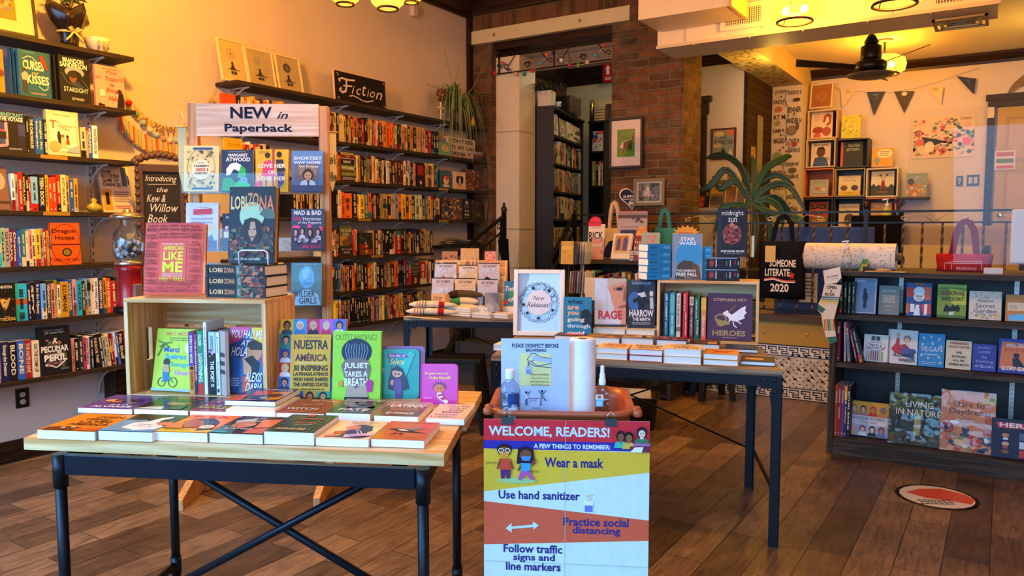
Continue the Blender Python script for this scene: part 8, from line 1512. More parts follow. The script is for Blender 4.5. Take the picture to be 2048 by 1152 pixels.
# second bookcase facing the front
k2 = kB + V((.015, .12, 0)); p2 = V((k2.x, 8.62, PZ)); L2 = solx(p2, X3, 1207); H2_ = soly(p2, Z3, 243)
z2 = [soly(p2, Z3, y) for y in (303, 372, 432)]
tall_case('narrow black bookcase against the back room wall', p2, 0, L2, H2_, z2 + [.08])
p = p2 + V((.03, .03, z2[0] + .001)); book('picture book with a flag and red figures in narrow bookcase', p, 0, L2 - .06, soly(p, Z3, 263), .012, 'a8b0a8', 'r 0 6 46 40 24386a;s 2 8 44 38 10 5 e8e8e8;r 46 0 100 16 c8402c;s 4 34 96 60 14 12 c8402c d8603c 9a2c20;s 4 66 96 96 20 10 b8b48c 7a7a5c d8d0a0', lean=4, name='picture_book', group=None)
for i, (c, x, w_) in enumerate((('i', .03, .05), ('k', .085, .03), ('c', .12, .02), ('n', .145, .014), ('c', .165, .012))): book('%s picture book, %s from left in the narrow bookcase' % (CN[c], ordw(i + 1)), p2 + V((x + w_, .03, z2[1] + .001)), pi / 2, .2, .3, w_, c, '', spine_art(c, None, rnd, False), parts=False, hard=.001, name='picture_book')
# on top of the bookcases
top = kA + Z3 * (Hk + .0005)
p = top + dk * .12 - nk * .12; o = thing('planter', 'white faceted planter with dark trailing foliage on tall bookcase', 'plant', p, azk)
MB().grid([[V((x, y, z)) for x, y in ((-a, -a), (a, -a), (a, a), (-a, a))] for a, z in ((.075, 0), (.085, .17), (.078, .172))], 'd8ccb0', closed=True, smooth=False, cap=True).build('pot', 'plain', o)
b = MB(); rr = random.Random(3)
for k in range(90):
    a, L_ = rr.random() * 6.28, rr.uniform(.08, .3); pts = [V((.05 * cos(a) + L_ * t * cos(a), .05 * sin(a) + L_ * t * sin(a), .17 + .22 * t * rr.uniform(.6, 1.2) - .2 * t * t)) for t in (0, .3, .6, 1)]; s = V((-sin(a), cos(a), 0)) * .009
    b.grid([[q - s * (1 - i * .25), q + s * (1 - i * .25)] for i, q in enumerate(pts)], rr.choice(('1c2a14', '2a3a1c', '34461f')))
b.build('foliage', 'leaf', o)
p = top + dk * .25 - nk * .03; o = thing('security_camera', 'small white security camera on the tall bookcase', 'camera', p, azk)
b = MB(); b.tube([(0, .03, .055), (0, -.04, .05)], .028, 'e8e4dc', 16); b.tube([(0, -.0395, .05), (0, -.041, .05)], .021, '121212', 16); b.tube([(0, 0, .0), (0, 0, .04)], .008, 'd8d4cc', 8); b.lathe([(.025, 0), (.025, .006), (.01, .01)], 'd8d4cc', 12); b.build('camera_body', 'plastic', o)
for i, (u, w_, h_, c) in enumerate(((.5, .22, .18, '2c2014'), (.76, .2, .2, '3a2a18'))): tag(MB().box(0, 0, 0, w_, .16, h_, c).build('storage_case', 'plain', loc=top + dk * u - nk * .16, bevel=.004), '%s brown case on top of the tall bookcase' % ('left', 'right')[i], 'case')
top2 = p2 + Z3 * (H2_ + .0005)
tag(MB().lathe([(.03, 0), (.03, .2), (.02, .26), (.01, .27)], 'b0983c', 12).build('gold_ornament', 'chrome', loc=top2 + V((.01, .06, 0))), 'gold cylinder ornament between the two black bookcases', 'ornament')
for i in range(5): tag(MB().box(0, 0, 0, .15, .2, .034, ('3a2414', '4a2c18')[i % 2]).box(.002, -.001, .004, .148, .001, .03, 'a08a60').build('old_book', 'plain', loc=top2 + V((.05, .04, .0345 * i))), 'old brown book lying on the narrow bookcase, %s from the bottom' % ORD[i], 'book')
for i in range(2): tag(MB().box(0, 0, 0, .03, .2, .2, ('4a2a18', '2c1c12')[i]).build('old_book', 'plain', loc=top2 + V((.205 + .032 * i, .04, 0))), '%s old brown book standing upright at the narrow bookcase end' % ('left', 'right')[i], 'book')
# red extinguisher sign, switch box, heater
p = aty(1205, 165, 9.0); w_ = solx(p, X3, 1226); h_ = soly(p, Z3, 128); b = MB(); b.box(0, 0, 0, w_, .004, h_, 'b01428'); art(b, 'p ece8e4 36 60 36 30 24 30 50 8 76 30 64 30 64 60;q 20 72 84 90 ece8e4 2', (0, 0, h_), (w_, 0, 0), (0, 0, -h_), (0, -1, 0)); tag(b.build('extinguisher_sign', 'gloss', loc=p), 'red hanging sign with a white arrow by the pillar', 'sign')
# ================================================================ UPPER ROOM BEHIND THE RAILING
Yc = 9.35
def cube(label, xa, xb, yt, yb, c, back, t=.014):
    p = aty(xa, yb, Yc); w = solx(p, X3, xb); h = soly(p, Z3, yt); o = thing('display_cube', label, 'display box', p)
    b = MB()
    for q in ((0, 0, t, h), (w - t, 0, w, h), (t, 0, w - t, t), (t, h - t, w - t, h)): b.box(q[0], 0, q[1], q[2], .24, q[3], c)
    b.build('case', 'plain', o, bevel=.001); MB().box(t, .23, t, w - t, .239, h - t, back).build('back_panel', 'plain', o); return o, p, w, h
def cbook(label, cu, x0, x1, ty, c, ops):
    o, p, w, h = cu; q = p + V((0, .06, .0145)); q = q + X3 * solx(q, X3, x0); book(label, q, 0, solx(q, X3, x1), soly(q, Z3, ty), .012, c, ops, lean=5, hard=.001, name='picture_book')
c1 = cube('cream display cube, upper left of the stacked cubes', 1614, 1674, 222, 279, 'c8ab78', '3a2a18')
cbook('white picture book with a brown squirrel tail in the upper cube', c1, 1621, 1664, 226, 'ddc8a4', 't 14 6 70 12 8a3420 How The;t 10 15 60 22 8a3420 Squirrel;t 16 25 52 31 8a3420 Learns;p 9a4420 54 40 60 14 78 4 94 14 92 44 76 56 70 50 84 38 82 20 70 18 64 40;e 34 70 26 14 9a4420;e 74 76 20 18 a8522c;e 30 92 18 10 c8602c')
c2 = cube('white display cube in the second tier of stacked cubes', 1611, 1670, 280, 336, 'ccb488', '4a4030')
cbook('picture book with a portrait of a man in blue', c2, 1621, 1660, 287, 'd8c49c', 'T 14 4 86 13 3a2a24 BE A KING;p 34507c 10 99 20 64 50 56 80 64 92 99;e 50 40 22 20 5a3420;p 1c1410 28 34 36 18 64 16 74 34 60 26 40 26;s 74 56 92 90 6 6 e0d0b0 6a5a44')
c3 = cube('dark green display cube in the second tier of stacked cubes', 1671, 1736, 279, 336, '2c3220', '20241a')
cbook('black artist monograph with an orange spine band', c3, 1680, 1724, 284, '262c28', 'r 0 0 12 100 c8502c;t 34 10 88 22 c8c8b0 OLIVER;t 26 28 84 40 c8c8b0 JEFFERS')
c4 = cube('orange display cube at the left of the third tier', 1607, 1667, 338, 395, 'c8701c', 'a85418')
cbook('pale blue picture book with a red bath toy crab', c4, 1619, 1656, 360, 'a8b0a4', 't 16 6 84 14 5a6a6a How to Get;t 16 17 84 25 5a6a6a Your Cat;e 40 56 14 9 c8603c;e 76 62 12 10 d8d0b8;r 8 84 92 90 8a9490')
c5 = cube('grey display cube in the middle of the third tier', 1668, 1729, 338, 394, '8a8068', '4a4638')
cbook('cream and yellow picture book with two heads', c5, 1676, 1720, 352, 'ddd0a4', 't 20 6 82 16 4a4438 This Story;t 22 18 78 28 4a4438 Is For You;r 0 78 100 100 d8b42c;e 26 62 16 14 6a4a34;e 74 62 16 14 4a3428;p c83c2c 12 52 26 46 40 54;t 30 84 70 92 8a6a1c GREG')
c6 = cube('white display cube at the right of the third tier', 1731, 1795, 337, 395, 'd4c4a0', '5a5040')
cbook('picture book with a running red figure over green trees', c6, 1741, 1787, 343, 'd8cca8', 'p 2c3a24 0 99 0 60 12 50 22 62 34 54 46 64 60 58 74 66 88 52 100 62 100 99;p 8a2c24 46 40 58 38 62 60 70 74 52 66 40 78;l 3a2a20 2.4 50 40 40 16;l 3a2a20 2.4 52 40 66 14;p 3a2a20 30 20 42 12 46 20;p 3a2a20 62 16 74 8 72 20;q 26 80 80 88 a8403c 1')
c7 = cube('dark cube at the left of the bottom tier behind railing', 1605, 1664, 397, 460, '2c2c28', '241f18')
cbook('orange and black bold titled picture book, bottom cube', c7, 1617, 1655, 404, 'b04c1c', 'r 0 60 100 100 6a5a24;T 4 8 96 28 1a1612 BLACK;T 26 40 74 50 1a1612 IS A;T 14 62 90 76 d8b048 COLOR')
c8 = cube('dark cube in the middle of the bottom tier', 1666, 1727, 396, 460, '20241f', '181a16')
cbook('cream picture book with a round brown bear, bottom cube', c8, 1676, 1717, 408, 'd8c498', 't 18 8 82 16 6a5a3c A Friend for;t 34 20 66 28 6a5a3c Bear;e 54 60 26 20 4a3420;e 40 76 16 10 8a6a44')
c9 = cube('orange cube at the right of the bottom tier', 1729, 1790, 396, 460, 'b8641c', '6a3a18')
cbook('tan picture book with pale title in the orange cube', c9, 1740, 1782, 406, 'b8884c', 't 14 8 86 20 ecdcb4 WE SEEK;s 10 30 90 90 16 9 8a5a2c d8b888 6a4a2c')
p = aty(1618, 219, Yc + .02); picture('framed_print', 'white framed sunburst print leaning on top of the cubes', None, None, None, None, radians(-6), 'd8c49c', .016, 'b8742c', 'e 50 52 32 26 c8843c;e 50 52 18 14 d0904c' + ''.join(';l a8642c 1.6 50 52 %g %g' % (50 + 40 * cos(a), 52 + 36 * sin(a)) for a in (pi * i / 8 for i in range(16))), p=p, w=solx(p, X3, 1664), h=soly(p, Z3, 168), lean=10, t=.02)
def cf_(label, xa, xb, yt, yb, c, ops, Y=Yc + .04): p = aty(xa, yb, Y); book(label, p, 0, solx(p, X3, xb), soly(p, Z3, yt), .012, c, ops, lean=6, hard=.001, name='picture_book')
cf_('yellow green leafy picture book standing on the green cube', 1682, 1720, 231, 277.5, 'c8c83c', 's 3 3 97 97 70 6 8a9a2c e0dc6c 6a7a24 d8d04c;r 28 34 72 62 dcd45c;q 34 40 66 56 8a8a2c 2')
cf_('orange picture book with a speech bubble on the white cube', 1743, 1785, 297, 334.5, 'd89a3c', 'e 60 30 36 24 e8dcac;q 36 14 84 44 8a6a3c 3;e 24 66 16 14 8a9484;p 8a9484 14 76 34 76 30 94 20 94')
# shelf with a picture book, thermos and tools behind the screen
o = thing('wall_ledge', 'small dark wall shelf right of the stacked cubes', 'shelf', aty(1797, 396, YE) - X3 * 0); q = o.location.copy()
MB().box(0, -.26, -.02, solx(aty(1797, 396, 9.4), X3, 1862), 0, 0, '3a3022').build('board', 'plain', o)
p = aty(1811, 395, 9.45); book('blue and orange picture book on the small wall shelf', p, 0, solx(p, X3, 1853), soly(p, Z3, 347), .012, '8a9898', 'e 22 36 16 14 4a4a6a;s 4 44 96 96 30 11 d8984c e8b87a c8742c;s 30 4 96 30 8 4 c8d0d0', lean=5, name='picture_book', hard=.001)
# poster, wall switches, pennants, leaf ornament
def plate(name, label, xa, xb, yt, yb, Y, c, ops, th=.004, cat='poster', mat='paper'):
    p = aty(xa, yb, Y - th); w = solx(p, X3, xb); h = soly(p, Z3, yt); b = MB(); b.box(0, 0, 0, w, th, h, c); art(b, ops, (0, 0, h), (w, 0, 0), (0, 0, -h), (0, -1, 0)); return tag(b.build(name, mat, loc=p), label, cat)
plate('flower_poster', 'wide poster of crowded pink and teal flowers by the door', 1824, 1948, 238, 318, YE - .001, 'dcc8a8', 's 1 4 99 94 190 4 c85a50 d88a7a 4a7a7a 8aa8a0 e8c8b0 3a4a5a c84a5a e8b0a0 7a9a8a;r 72 0 100 14 dcc8a8;q 76 3 96 10 6a5a4c 2;p 1e2436 14 46 40 54 54 60 26 74;e 28 72 8 14 ecd8b8;e 12 60 7 9 d86a5c;e 88 62 7 10 d86a7a;s 20 76 60 92 10 5 c84a50 d8903c;r 0 95 100 100 dcc8a8')
plate('thermostat', 'dark oval wall control left of the switch plate', 1912, 1925, 352, 372, YE - .001, '26303a', 'e 50 36 24 18 c8c4b0;e 50 36 12 9 3a4450;r 40 64 60 80 c8c4b0', .012, 'switch', 'plastic')
plate('light_switch', 'dark double switch plate on the wall near the door', 1933, 1958, 350, 372, YE - .001, '2a3a40', 'r 14 20 44 80 b8b49c;r 56 20 86 80 b8b49c', .008, 'switch', 'plastic')
plate('framed_poster', 'small framed adventure print with a tent on the pale wall', 1421, 1471, 258, 320, 8.2 - .001, '5a3018', 'r 8 6 92 94 8a948c;e 34 18 20 9 d8c48c;e 76 16 16 9 d8743c;e 28 54 18 8 c8b888;i 36 24 64 34 2a2a28 seek;t 14 38 88 52 2a2a28 ADVENTURE;p 3a4a34 30 92 50 60 72 92;p 2a3428 48 92 52 66 60 92;p d0ccb8 66 90 80 66 90 90', .016, 'picture')
plate('small_poster', 'small dark poster high on the pale wall by the pillar', 1367, 1387, 143, 188, 8.2 - .001, '4a2818', 's 10 8 90 80 20 14 6a4a34 2a1c18 8a6a4a 3a2c28;r 10 86 90 96 c8b890', .008)
bt = [aty(x, y, YE - .03) for x, y in ((1631, 166), (1680, 177), (1734, 184), (1786, 184), (1831, 176), (1880, 162), (1912, 150), (1958, 136))]
o = thing('pennant_bunting', 'bunting of cream and navy pennants strung across the back wall', 'bunting', bt[0]); MB().tube([p - bt[0] for p in bt], .003, 'd8c8a4', 4).build('cord', 'plain', o)
for xa, xb, y0, xt, yt, c, ops in ((1681, 1713, 178, 1684, 218, 'd8c498', 'q 14 10 80 40 8a7a5c 3'), (1734, 1771, 184, 1748, 231, '22304a', 'q 20 18 74 34 8aa0b8 2;s 20 40 70 70 6 3 c8d0d0'), (1788, 1829, 183, 1808, 226, '241f1c', 'e 50 24 22 18 d8ccb0;s 26 6 80 50 7 5 8a8a8a d8d0c0'), (1854, 1887, 173, 1882, 210, 'd8c498', 'q 16 12 84 40 6a5a44 3'), (1913, 1952, 152, 1948, 189, '22304a', 's 16 6 86 60 12 3 8ab0c0 d8e0e0')):
    a, c_, t_ = aty(xa, y0, YE - .034), aty(xb, y0 - (y0 - 178) * .2, YE - .034), aty(xt, yt, YE - .034); b = MB(); b.face([a - bt[0], t_ - bt[0], c_ - bt[0]], c); b.face([a - bt[0] + Y3 * .002, c_ - bt[0] + Y3 * .002, t_ - bt[0] + Y3 * .002], c)
    w_ = c_ - a; h_ = V((0, 0, t_.z - a.z)); art(b, scale_ops(ops, .6), a - bt[0] + w_ * .2 - Y3 * .001, w_ * .62, h_ * .8, -Y3); b.build('pennant', 'paper', o)
b = MB(); lf = [(0, 0), (.06, .02), (.1, .06), (.16, .07), (.2, .13), (.26, .15), (.32, .22), (.24, .22), (.16, .2), (.1, .15), (.05, .1), (.02, .05)]
p = aty(2014, 188, YE - .02); tag(b.prism(lf, (0, 0, 0), X3, Z3, Y3 * .012, '7a6438').build('leaf_ornament', 'plain', loc=p), 'bronze leaf shaped ornament on the wall above the door', 'ornament')
p = aty(1988, 340, YE - .05); o = thing('door_hanging', 'striped orange, white and green card hung on the door', 'sign', p)
b = MB(); b.box(0, 0, 0, solx(p, X3, 2030), .004, soly(p, Z3, 302), 'd8d4c4'); w_, h_ = solx(p, X3, 2030), soly(p, Z3, 302); art(b, 'r 8 8 92 30 b85a1c;r 8 42 92 66 6a7a3c;r 8 78 92 94 b85a1c', (0, 0, h_), (w_, 0, 0), (0, 0, -h_), (0, -1, 0)); b.build('card', 'paper', o)
MB().tube([(w_ * .1, 0, h_), (w_ * .4, 0, h_ + .05), (w_ * .9, 0, h_)], .002, '8a7a54', 4).build('cord', 'plain', o)
for nm_, lb_, xa, xb, yt, yb, c, ct_, mt in (('brass_switch_plate', 'tall brass plate on the dark brick column', 1501, 1509, 292, 325, 'c8943c', 'switch', 'metal'), ('narrow_mirror', 'tall narrow olive mirror strip on the dark brick column', 1511, 1521, 230, 400, '8a8040', 'mirror', 'gloss')):
    p = atx(xa, yb, -2.3245); tag(MB().box(0, 0, 0, .01, solx(p, Y3, xb), soly(p, Z3, yt), c).build(nm_, mt, loc=p, bevel=.002), lb_, ct_)
# low pale cabinet with leaning books, plant
p = aty(1357, 442, 7.9); o = thing('pale_cabinet', 'pale painted cabinet behind the railing holding leaning books', 'cabinet', V((p.x, 7.9, PZ)))
cw = solx(p, X3, 1492); ch = aty(1400, 416, 7.9).z - PZ
MB().box(0, 0, 0, cw, .22, ch - .03, 'd0c090').box(.04, -.006, .1, cw - .04, 0, ch - .1, 'dccca0').build('body', 'plain', o); MB().box(-.02, -.02, ch - .03, cw + .02, .23, ch, 'd8ccaa').build('top', 'plain', o)
for i, (xa, xb, yt, c, lb_, ln) in enumerate((('1376', 1396, 371, 'c8923c', 'amber puzzle box leaning on the pale cabinet', 6), ('1391', 1408, 394, 'c0381c', 'red patterned small box on the pale cabinet', 2), ('1408', 1418, 378, '2a2620', 'black slim case on the pale cabinet', 12), ('1414', 1448, 362, '8a7448', 'olive framed card in a clear sleeve on the pale cabinet', 10), ('1450', 1470, 350, 'a0682c', 'tall brown booklet leaning on the pale cabinet', 10), ('1474', 1488, 366, '8a6a44', 'tan booklet at the right end of the pale cabinet', 10))):
    q = V((0, 7.95 + .02 * (i % 2), PZ + ch + .0005)); q = q + X3 * solx(q, X3, int(xa)); a = radians(ln)
    book(lb_, q, 0, solx(q, X3, xb), soly(q, Z3 * cos(a) + Y3 * sin(a), yt), .03, c, 's 10 10 90 90 12 12 d8b060 8a4a24 6a5a3c' if i < 2 else 'r 20 16 80 50 c8943c;r 10 60 90 92 6a5a3c' if i == 3 else 'q 20 20 80 40 d8c090 2', lean=ln, hard=.001, name='boxed_gift', cat='box')
pp = aty(1502, 450, 7.6); pz0 = PZ; o = thing('dracaena_plant', 'tall broad leaved green house plant behind the railing', 'plant', V((pp.x, pp.y, PZ)))
MB().lathe([(.13, 0), (.17, .3), (.18, .32), (.16, .32)], '2a241c', 20).build('pot', 'plain', o)
MB().tube([(0, 0, .3), (.01, 0, .7), (-.01, .01, 1.15)], .02, '5a4a2c', 10).build('stem', 'plain', o)
rr = random.Random(12); leaves = []
LFS = [((1503, 410), [(1455, 340), (1420, 372), (1372, 392)]), ((1505, 400), [(1478, 330), (1440, 310), (1410, 318)]), ((1503, 395), [(1490, 345), (1462, 318), (1446, 312)]), ((1500, 400), [(1470, 362), (1440, 378), (1425, 352)]),
    ((1507, 390), [(1508, 340), (1504, 310)]), ((1506, 395), [(1530, 340), (1570, 315), (1584, 312)]), ((1508, 400), [(1540, 372), (1578, 372), (1612, 425)]), ((1506, 405), [(1550, 395), (1580, 430), (1585, 470)]), ((1503, 410), [(1460, 410), (1440, 425), (1430, 470)]), ((1505, 405), [(1530, 420), (1540, 460), (1536, 500)]), ((1500, 410), [(1475, 430), (1462, 460), (1455, 495)]), ((1506, 412), [(1558, 430), (1600, 440), (1605, 470)]), ((1503, 400), [(1520, 365), (1555, 350), (1590, 372)]), ((1502, 412), [(1512, 440), (1510, 480), (1506, 520)]), ((1505, 408), [(1535, 400), (1562, 420), (1566, 455)])]
for k, (st_, ps) in enumerate(LFS):
    yy = 7.6 + .12 * ((k * 7) % 5 - 2) / 2
    pts = smooth_path([aty(st_[0], st_[1], 7.6)] + [aty(x, y, 7.6 + (yy - 7.6) * (i + 1) / len(ps)) for i, (x, y) in enumerate(ps)], 5); n = len(pts); b = MB(); rows = []
    for i, q in enumerate(pts):
        t = (pts[min(i + 1, n - 1)] - pts[max(i - 1, 0)]).normalized(); s = t.cross(Y3 + V((.3 * sin(k), 0, .4))).normalized(); wd_ = .034 * sin(pi * min(1, .12 + .88 * i / (n - 1))) ** .7 * (1 if len(ps) > 2 else .9) + .002; q = q - o.location
        rows.append([q - s * wd_, q - s * wd_ * .5 - Y3 * .012, q + Y3 * .006, q + s * wd_ * .5 - Y3 * .012, q + s * wd_])
    b.grid(rows, lambda i, j, k=k: C(('2e4a1c', '223a18', '3a5820')[k % 3])); b.build('leaf', 'leaf', o)
# paper fan, bottle, scissors mug on the desk behind, chair back
p = aty(1659, 482, 6.75); o = thing('paper_fan', 'yellow pleated paper fan rosette with orange edge behind railing', 'paper fan', p)
R_ = solx(p, X3, 1689); b = MB(); n = 56
for i in range(n):
    a0, a1 = 2 * pi * i / n, 2 * pi * (i + 1) / n; d0, d1 = (.012, -.012) if i % 2 else (-.012, .012)
    P_ = lambda r, a, d: V((r * cos(a), d * r / R_, r * sin(a)))
    b.face([P_(.004, a0, 0), P_(R_ * .9, a0, d0), P_(R_ * .9, a1, d1), P_(.004, a1, 0)], 'e8b018'); b.face([P_(R_ * .9, a0, d0), P_(R_, a0, d0), P_(R_, a1, d1), P_(R_ * .9, a1, d1)], 'd8601c')
b.build('pleats', 'paper', o)
dz = aty(1750, 452, 7.3).z
o = thing('work_desk', 'pale wooden desk edge behind the railing', 'desk', V((aty(1665, 450, 7.3).x, 7.3, PZ))); dw = 1.5
MB().box(0, 0, dz - PZ - .16, dw, .02, dz - PZ - .02, 'a8884c').box(0, 0, dz - PZ - .02, dw, .5, dz - PZ, 'b09858').build('top', 'plain', o); MB().box(.05, .05, 0, .1, .45, dz - PZ - .02, '2a2218').box(dw - .1, .05, 0, dw - .05, .45, dz - PZ - .02, '2a2218').build('legs', 'plain', o)
def dk_(x, k=.1): q = V((0, 7.3 + k, dz + .0005)); return q + X3 * solx(q, X3, x)
o = thing('soap_bottle', 'clear pump bottle of hand soap on the desk behind', 'bottle', dk_(1773)); MB().lathe([(.04, 0), (.042, .01), (.04, .13), (.02, .16), (.016, .17)], 'c8b848', 18).build('bottle', 'gloss', o); MB().lathe([(.018, .165), (.018, .19), (.006, .195), (.006, .225), (.012, .228), (.012, .235)], 'ece8dc', 12).bar((0, 0, .231), (-.04, 0, .226), .012, .01, 'ece8dc').build('pump', 'plastic', o)
o = thing('pencil_cup', 'black ribbed cup holding scissors on the desk behind', 'cup', dk_(1795)); MB().lathe([(.045, 0)] + [(.045 + .003 * (i % 2), .012 * i) for i in range(1, 12)] + [(.04, .132), (.04, .01)], '161412', 20, cap=False).build('cup', 'gloss', o)
MB().tube([(.01, 0, .08), (.0, 0, .17), (-.02, 0, .2), (-.03, 0, .23), (-.01, 0, .24), (.0, 0, .2)], .006, '26201c', 6).tube([(-.01, 0, .08), (.015, 0, .18), (.04, 0, .22), (.05, 0, .2), (.02, 0, .17)], .006, '26201c', 6).build('scissors', 'plastic', o)
o = thing('red_stapler', 'small red gadget on the desk by the soap bottle', 'stapler', dk_(1722, .03)); MB().box(-.05, 0, 0, .05, .03, .02, 'b8241c').box(-.04, 0, .02, .045, .03, .035, 'c83020').build('body', 'plastic', o, bevel=.004)
o = thing('office_chair', 'black chair back seen through the railing', 'chair', V((aty(1752, 500, 7.2).x, 7.2, PZ)), .1)
MB().box(-.2, -.03, .5, .2, .03, .82, '121110').build('backrest', 'cloth', o, bevel=.02); MB().box(-.22, -.42, .42, .22, .0, .48, '121110').build('seat', 'cloth', o, bevel=.02); MB().tube([(0, -.2, .05), (0, -.2, .42)], .025, '1a1a1a', 10).build('column', 'metal', o)
for k in range(5): MB().bar((0, -.2, .06), (.25 * cos(k * 1.257), -.2 + .25 * sin(k * 1.257), .03), .04, .03, '1a1a1a').build('foot', 'metal', o)
tag(MB().box(0, 0, 0, .75, .03, .72, '1c2a5c').build('blue_panel', 'plain', loc=V((aty(1548, 600, 6.6).x, 6.6, PZ))), 'dark blue panel standing behind the lower railing', 'panel')
b = MB(); p = aty(1598, 604, 6.595); b.box(0, 0, 0, .14, .004, .24, 'd8d4c8'); art(b, 'q 12 10 88 84 5a5a5a 6', (0, 0, .24), (.14, 0, 0), (0, 0, -.24), (0, -1, 0)); tag(b.build('notice', 'paper', loc=p), 'printed white notice on the dark blue panel', 'notice')
# ---------------------------------------------------------------- vents, lamps, fan
def vent(label, xa, xb, yt, yb, Y):
    p = aty(xa, yb, Y); w = solx(p, X3, xb); h = soly(p, Z3, yt); o = thing('air_vent', label, 'vent', p - Y3 * .012)
    b = MB(); f = .035
    for q in ((0, 0, w, f), (0, h - f, w, h), (0, f, f, h - f), (w - f, f, w, h - f)): b.box(q[0], 0, q[1], q[2], .012, q[3], 'd8caa8')
    b.build('frame', 'plain', o); MB().box(f, .009, f, w - f, .0118, h - f, '2a2418').build('backing', 'matte', o)
    n = max(8, int(w / .022)); b = MB()
    for i in range(n): x = f + (w - 2 * f) * (i + .5) / n; b.box(x - .004, .003, f, x + .004, .008, h - f, 'c8bc9c')
    for i in range(8): z = f + (h - 2 * f) * (i + .5) / 8; b.box(f, .006, z - .0025, w - f, .0088, z + .0025, 'b8ac8c')
    b.build('grille', 'plain', o)
vent('cream air vent in the duct left of the ring lamp', 1441, 1531, 14, 64, 6.195)
vent('cream air vent at the right end of the duct', 1860, 1990, -34, 21, 6.195)
p = aty(1922, 36, 6.5); o = thing('ceiling_diffuser', 'square cream air diffuser under the right end of the duct', 'vent', V((p.x, 6.48, 2.858)))
for i in range(4):
    a = .17 - .04 * i; b = MB(); z = -.012 - .006 * (3 - i)
    for q in ((-a, -a, a, -a + .02), (-a, a - .02, a, a), (-a, -a, -a + .02, a), (a - .02, -a, a, a)): b.box(q[0], q[1], z, q[2], q[3], z + .012, 'c8b88c' if i % 2 else '8a7a54')
    b.build('vane_ring', 'plain', o)
def ring_lamp(label, p, R, en, rod, cap=True):
    o = thing('ring_lamp', label, 'lamp', p)
    MB().lathe([(R * .7, -R * .42), (R * .93, -R * .3), (R, 0), (R * .93, R * .28), (R * .6, R * .44), (R * .3, R * .48)], 'w', 36, cap=False).build('glass_shade', 'amber', o)
    b = MB(); b.tube([(R * .66 * cos(a), R * .66 * sin(a), -R * .45) for a in (2 * pi * j / 32 for j in range(33))], R * .05, '3a2410', 8); b.tube([(R * .3 * cos(a), R * .3 * sin(a), R * .48) for a in (2 * pi * j / 24 for j in range(25))], R * .05, '3a2410', 8)
    for k in range(3): a = k * 2.1 + .4; b.tube([(R * .64 * cos(a), R * .64 * sin(a), -R * .45), (R * .3 * cos(a), R * .3 * sin(a), R * .48)], R * .02, '3a2410', 6)
    b.tube([(0, 0, R * .4), (0, 0, R * .48 + rod)], R * .05, '3a2410', 8); b.lathe([(R * .3, R * .48 + rod - .02), (R * .4, R * .48 + rod), (.01, R * .48 + rod + .005)], 'b09868', 20); b.bar((-R * .3, 0, R * .48), (R * .3, 0, R * .48), R * .06, R * .04, '3a2410')
    b.build('metal_frame', 'metal', o)
    for k in range(2):
        s = -1 if k else 1; MB().ball((s * R * .34, 0, 0), R * .16, 'w', 12).build('bulb', 'bulb', o)
    l = light('lamp_light', 'POINT', (0, 0, -.01), en, AMBER, .06); l.parent = o; return o
ring_lamp('ring shaped amber glass lamp hanging in front of the duct', aty(1590, 20, 5.9), .185, 75, ZC - aty(1590, 20, 5.9).z - .1)
ring_lamp('ring shaped amber lamp behind the ceiling fan', aty(1768, 130, 8.4), .2, 60, 3.2 - aty(1768, 130, 8.4).z - .098)
ring_lamp('ring shaped amber lamp mostly above the frame near the duct', aty(1790, -20, 5.2), .185, 42, ZC - aty(1790, -20, 5.2).z - .1)
cl = V((-2.12, 2.42, 2.335))
o = thing('globe_chandelier', 'cluster of amber glass globe pendants at the top of the room', 'chandelier', V((cl.x, cl.y, ZC)))
lps = []
for x, y, R in ((690, -22, .075), (775, -18, .088), (822, -20, .07), (735, -60, .08)):
    dd = ray(x, y); g = C0 + dd * (3.4 if R != .07 else 3.9); g = g - V((cl.x, cl.y, ZC)); lps.append(g)
    MB().lathe([(R * .5, -R * .86), (R * .8, -R * .6), (R, 0), (R * .8, R * .6), (R * .3, R * .95)], 'w', 28, (g.x, g.y, g.z), cap=False).build('globe_shade', 'amber', o)
    MB().ball(g, R * .3, 'w', 12).build('bulb', 'bulb', o)
    b = MB(); b.tube([g + Z3 * R * .9, V((g.x, g.y, -.02))], .006, '2a1c10', 6); b.tube([g + V((R * .5 * cos(a), R * .5 * sin(a), -R * .86)) for a in (2 * pi * j / 24 for j in range(25))], .006, '5a3c14', 6); b.build('pendant_rod', 'metal', o)
    l = light('lamp_light', 'POINT', g, 12, AMBER, .05); l.parent = o
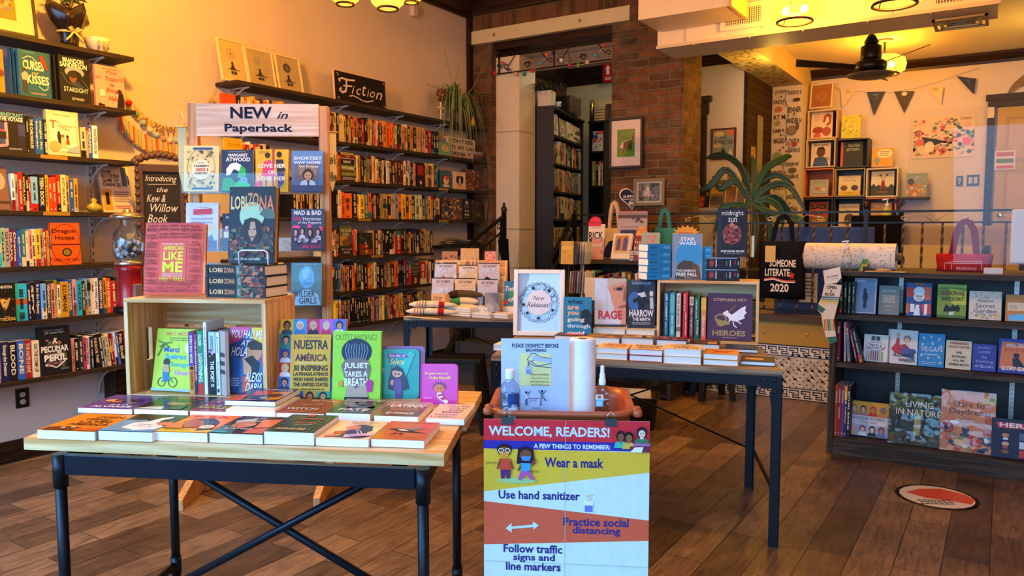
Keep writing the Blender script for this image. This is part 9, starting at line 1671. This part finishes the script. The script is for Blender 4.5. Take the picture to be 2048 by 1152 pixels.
MB().lathe([(.3, -.02), (.3, 0)], '2a1c10', 24).build('ceiling_plate', 'metal', o)
# lamps of the shop that hang outside the picture
for i, p in enumerate(((-3.6, 2.3, 3.05), (-.2, 2.2, 3.0))):
    ring_lamp('ring shaped amber lamp outside the picture, %s' % ('left', 'right')[i], V(p), .185, (290, 34)[i], ZC - p[2] - .1)
l = light('lamp_light', 'POINT', (-3.7, 8.0, 3.2), 12, (1, .8, .5), .1)  # point light alone in the back room, no fixture built
l = light('lamp_light', 'POINT', (-1.9, 7.6, 2.75), 14, AMBER, .1); l = light('lamp_light', 'POINT', (.4, 8.2, 2.7), 20, AMBER, .1)  # two point lights alone in the upper room, no fixtures built
p = aty(1741, 140, 7.5); o = thing('ceiling_fan', 'dark bronze ceiling fan with slim blades near the duct', 'ceiling fan', V((p.x, 7.5, p.z)))
top_ = 3.2 - p.z
MB().tube([(0, 0, .1), (0, 0, top_)], .016, '17110d', 12).lathe([(.05, .22), (.06, .24), (.03, .3)], '17110d', 20).lathe([(.0805, .09), (.085, .1), (.085, .2), (.05, .22)], '17110d', 24).lathe([(.09, -.02), (.13, -.0), (.13, .06), (.085, .09)], '17110d', 28).build('motor', 'metal', o)
MB().lathe([(.01, -.075), (.12, -.07), (.19, -.05), (.19, -.035), (.09, -.02)], '4a4434', 36).build('light_plate', 'plain', o)
for k, tgt in enumerate(((1592, 127, 7.35), (1850, 94, 7.1), (1765, 120, 8.2))):
    e = aty(*tgt) - o.location; e.z = e.z if k < 2 else .03; d_ = V((e.x, e.y, 0)).normalized(); s = V((-d_.y, d_.x, 0)).normalized(); tl = s * .05 + Z3 * .018
    b = MB(); q0, q1 = d_ * .1 + Z3 * .03, e
    b.grid([[q0 - tl * .6, q0 + tl * .6, q0 + tl * .6 + Z3 * .006, q0 - tl * .6 + Z3 * .006], [q1 - tl * 1.1, q1 + tl * 1.1, q1 + tl * 1.1 + Z3 * .006, q1 - tl * 1.1 + Z3 * .006]], '17110d', closed=True, smooth=False, cap=True); b.build('blade', 'metal', o)
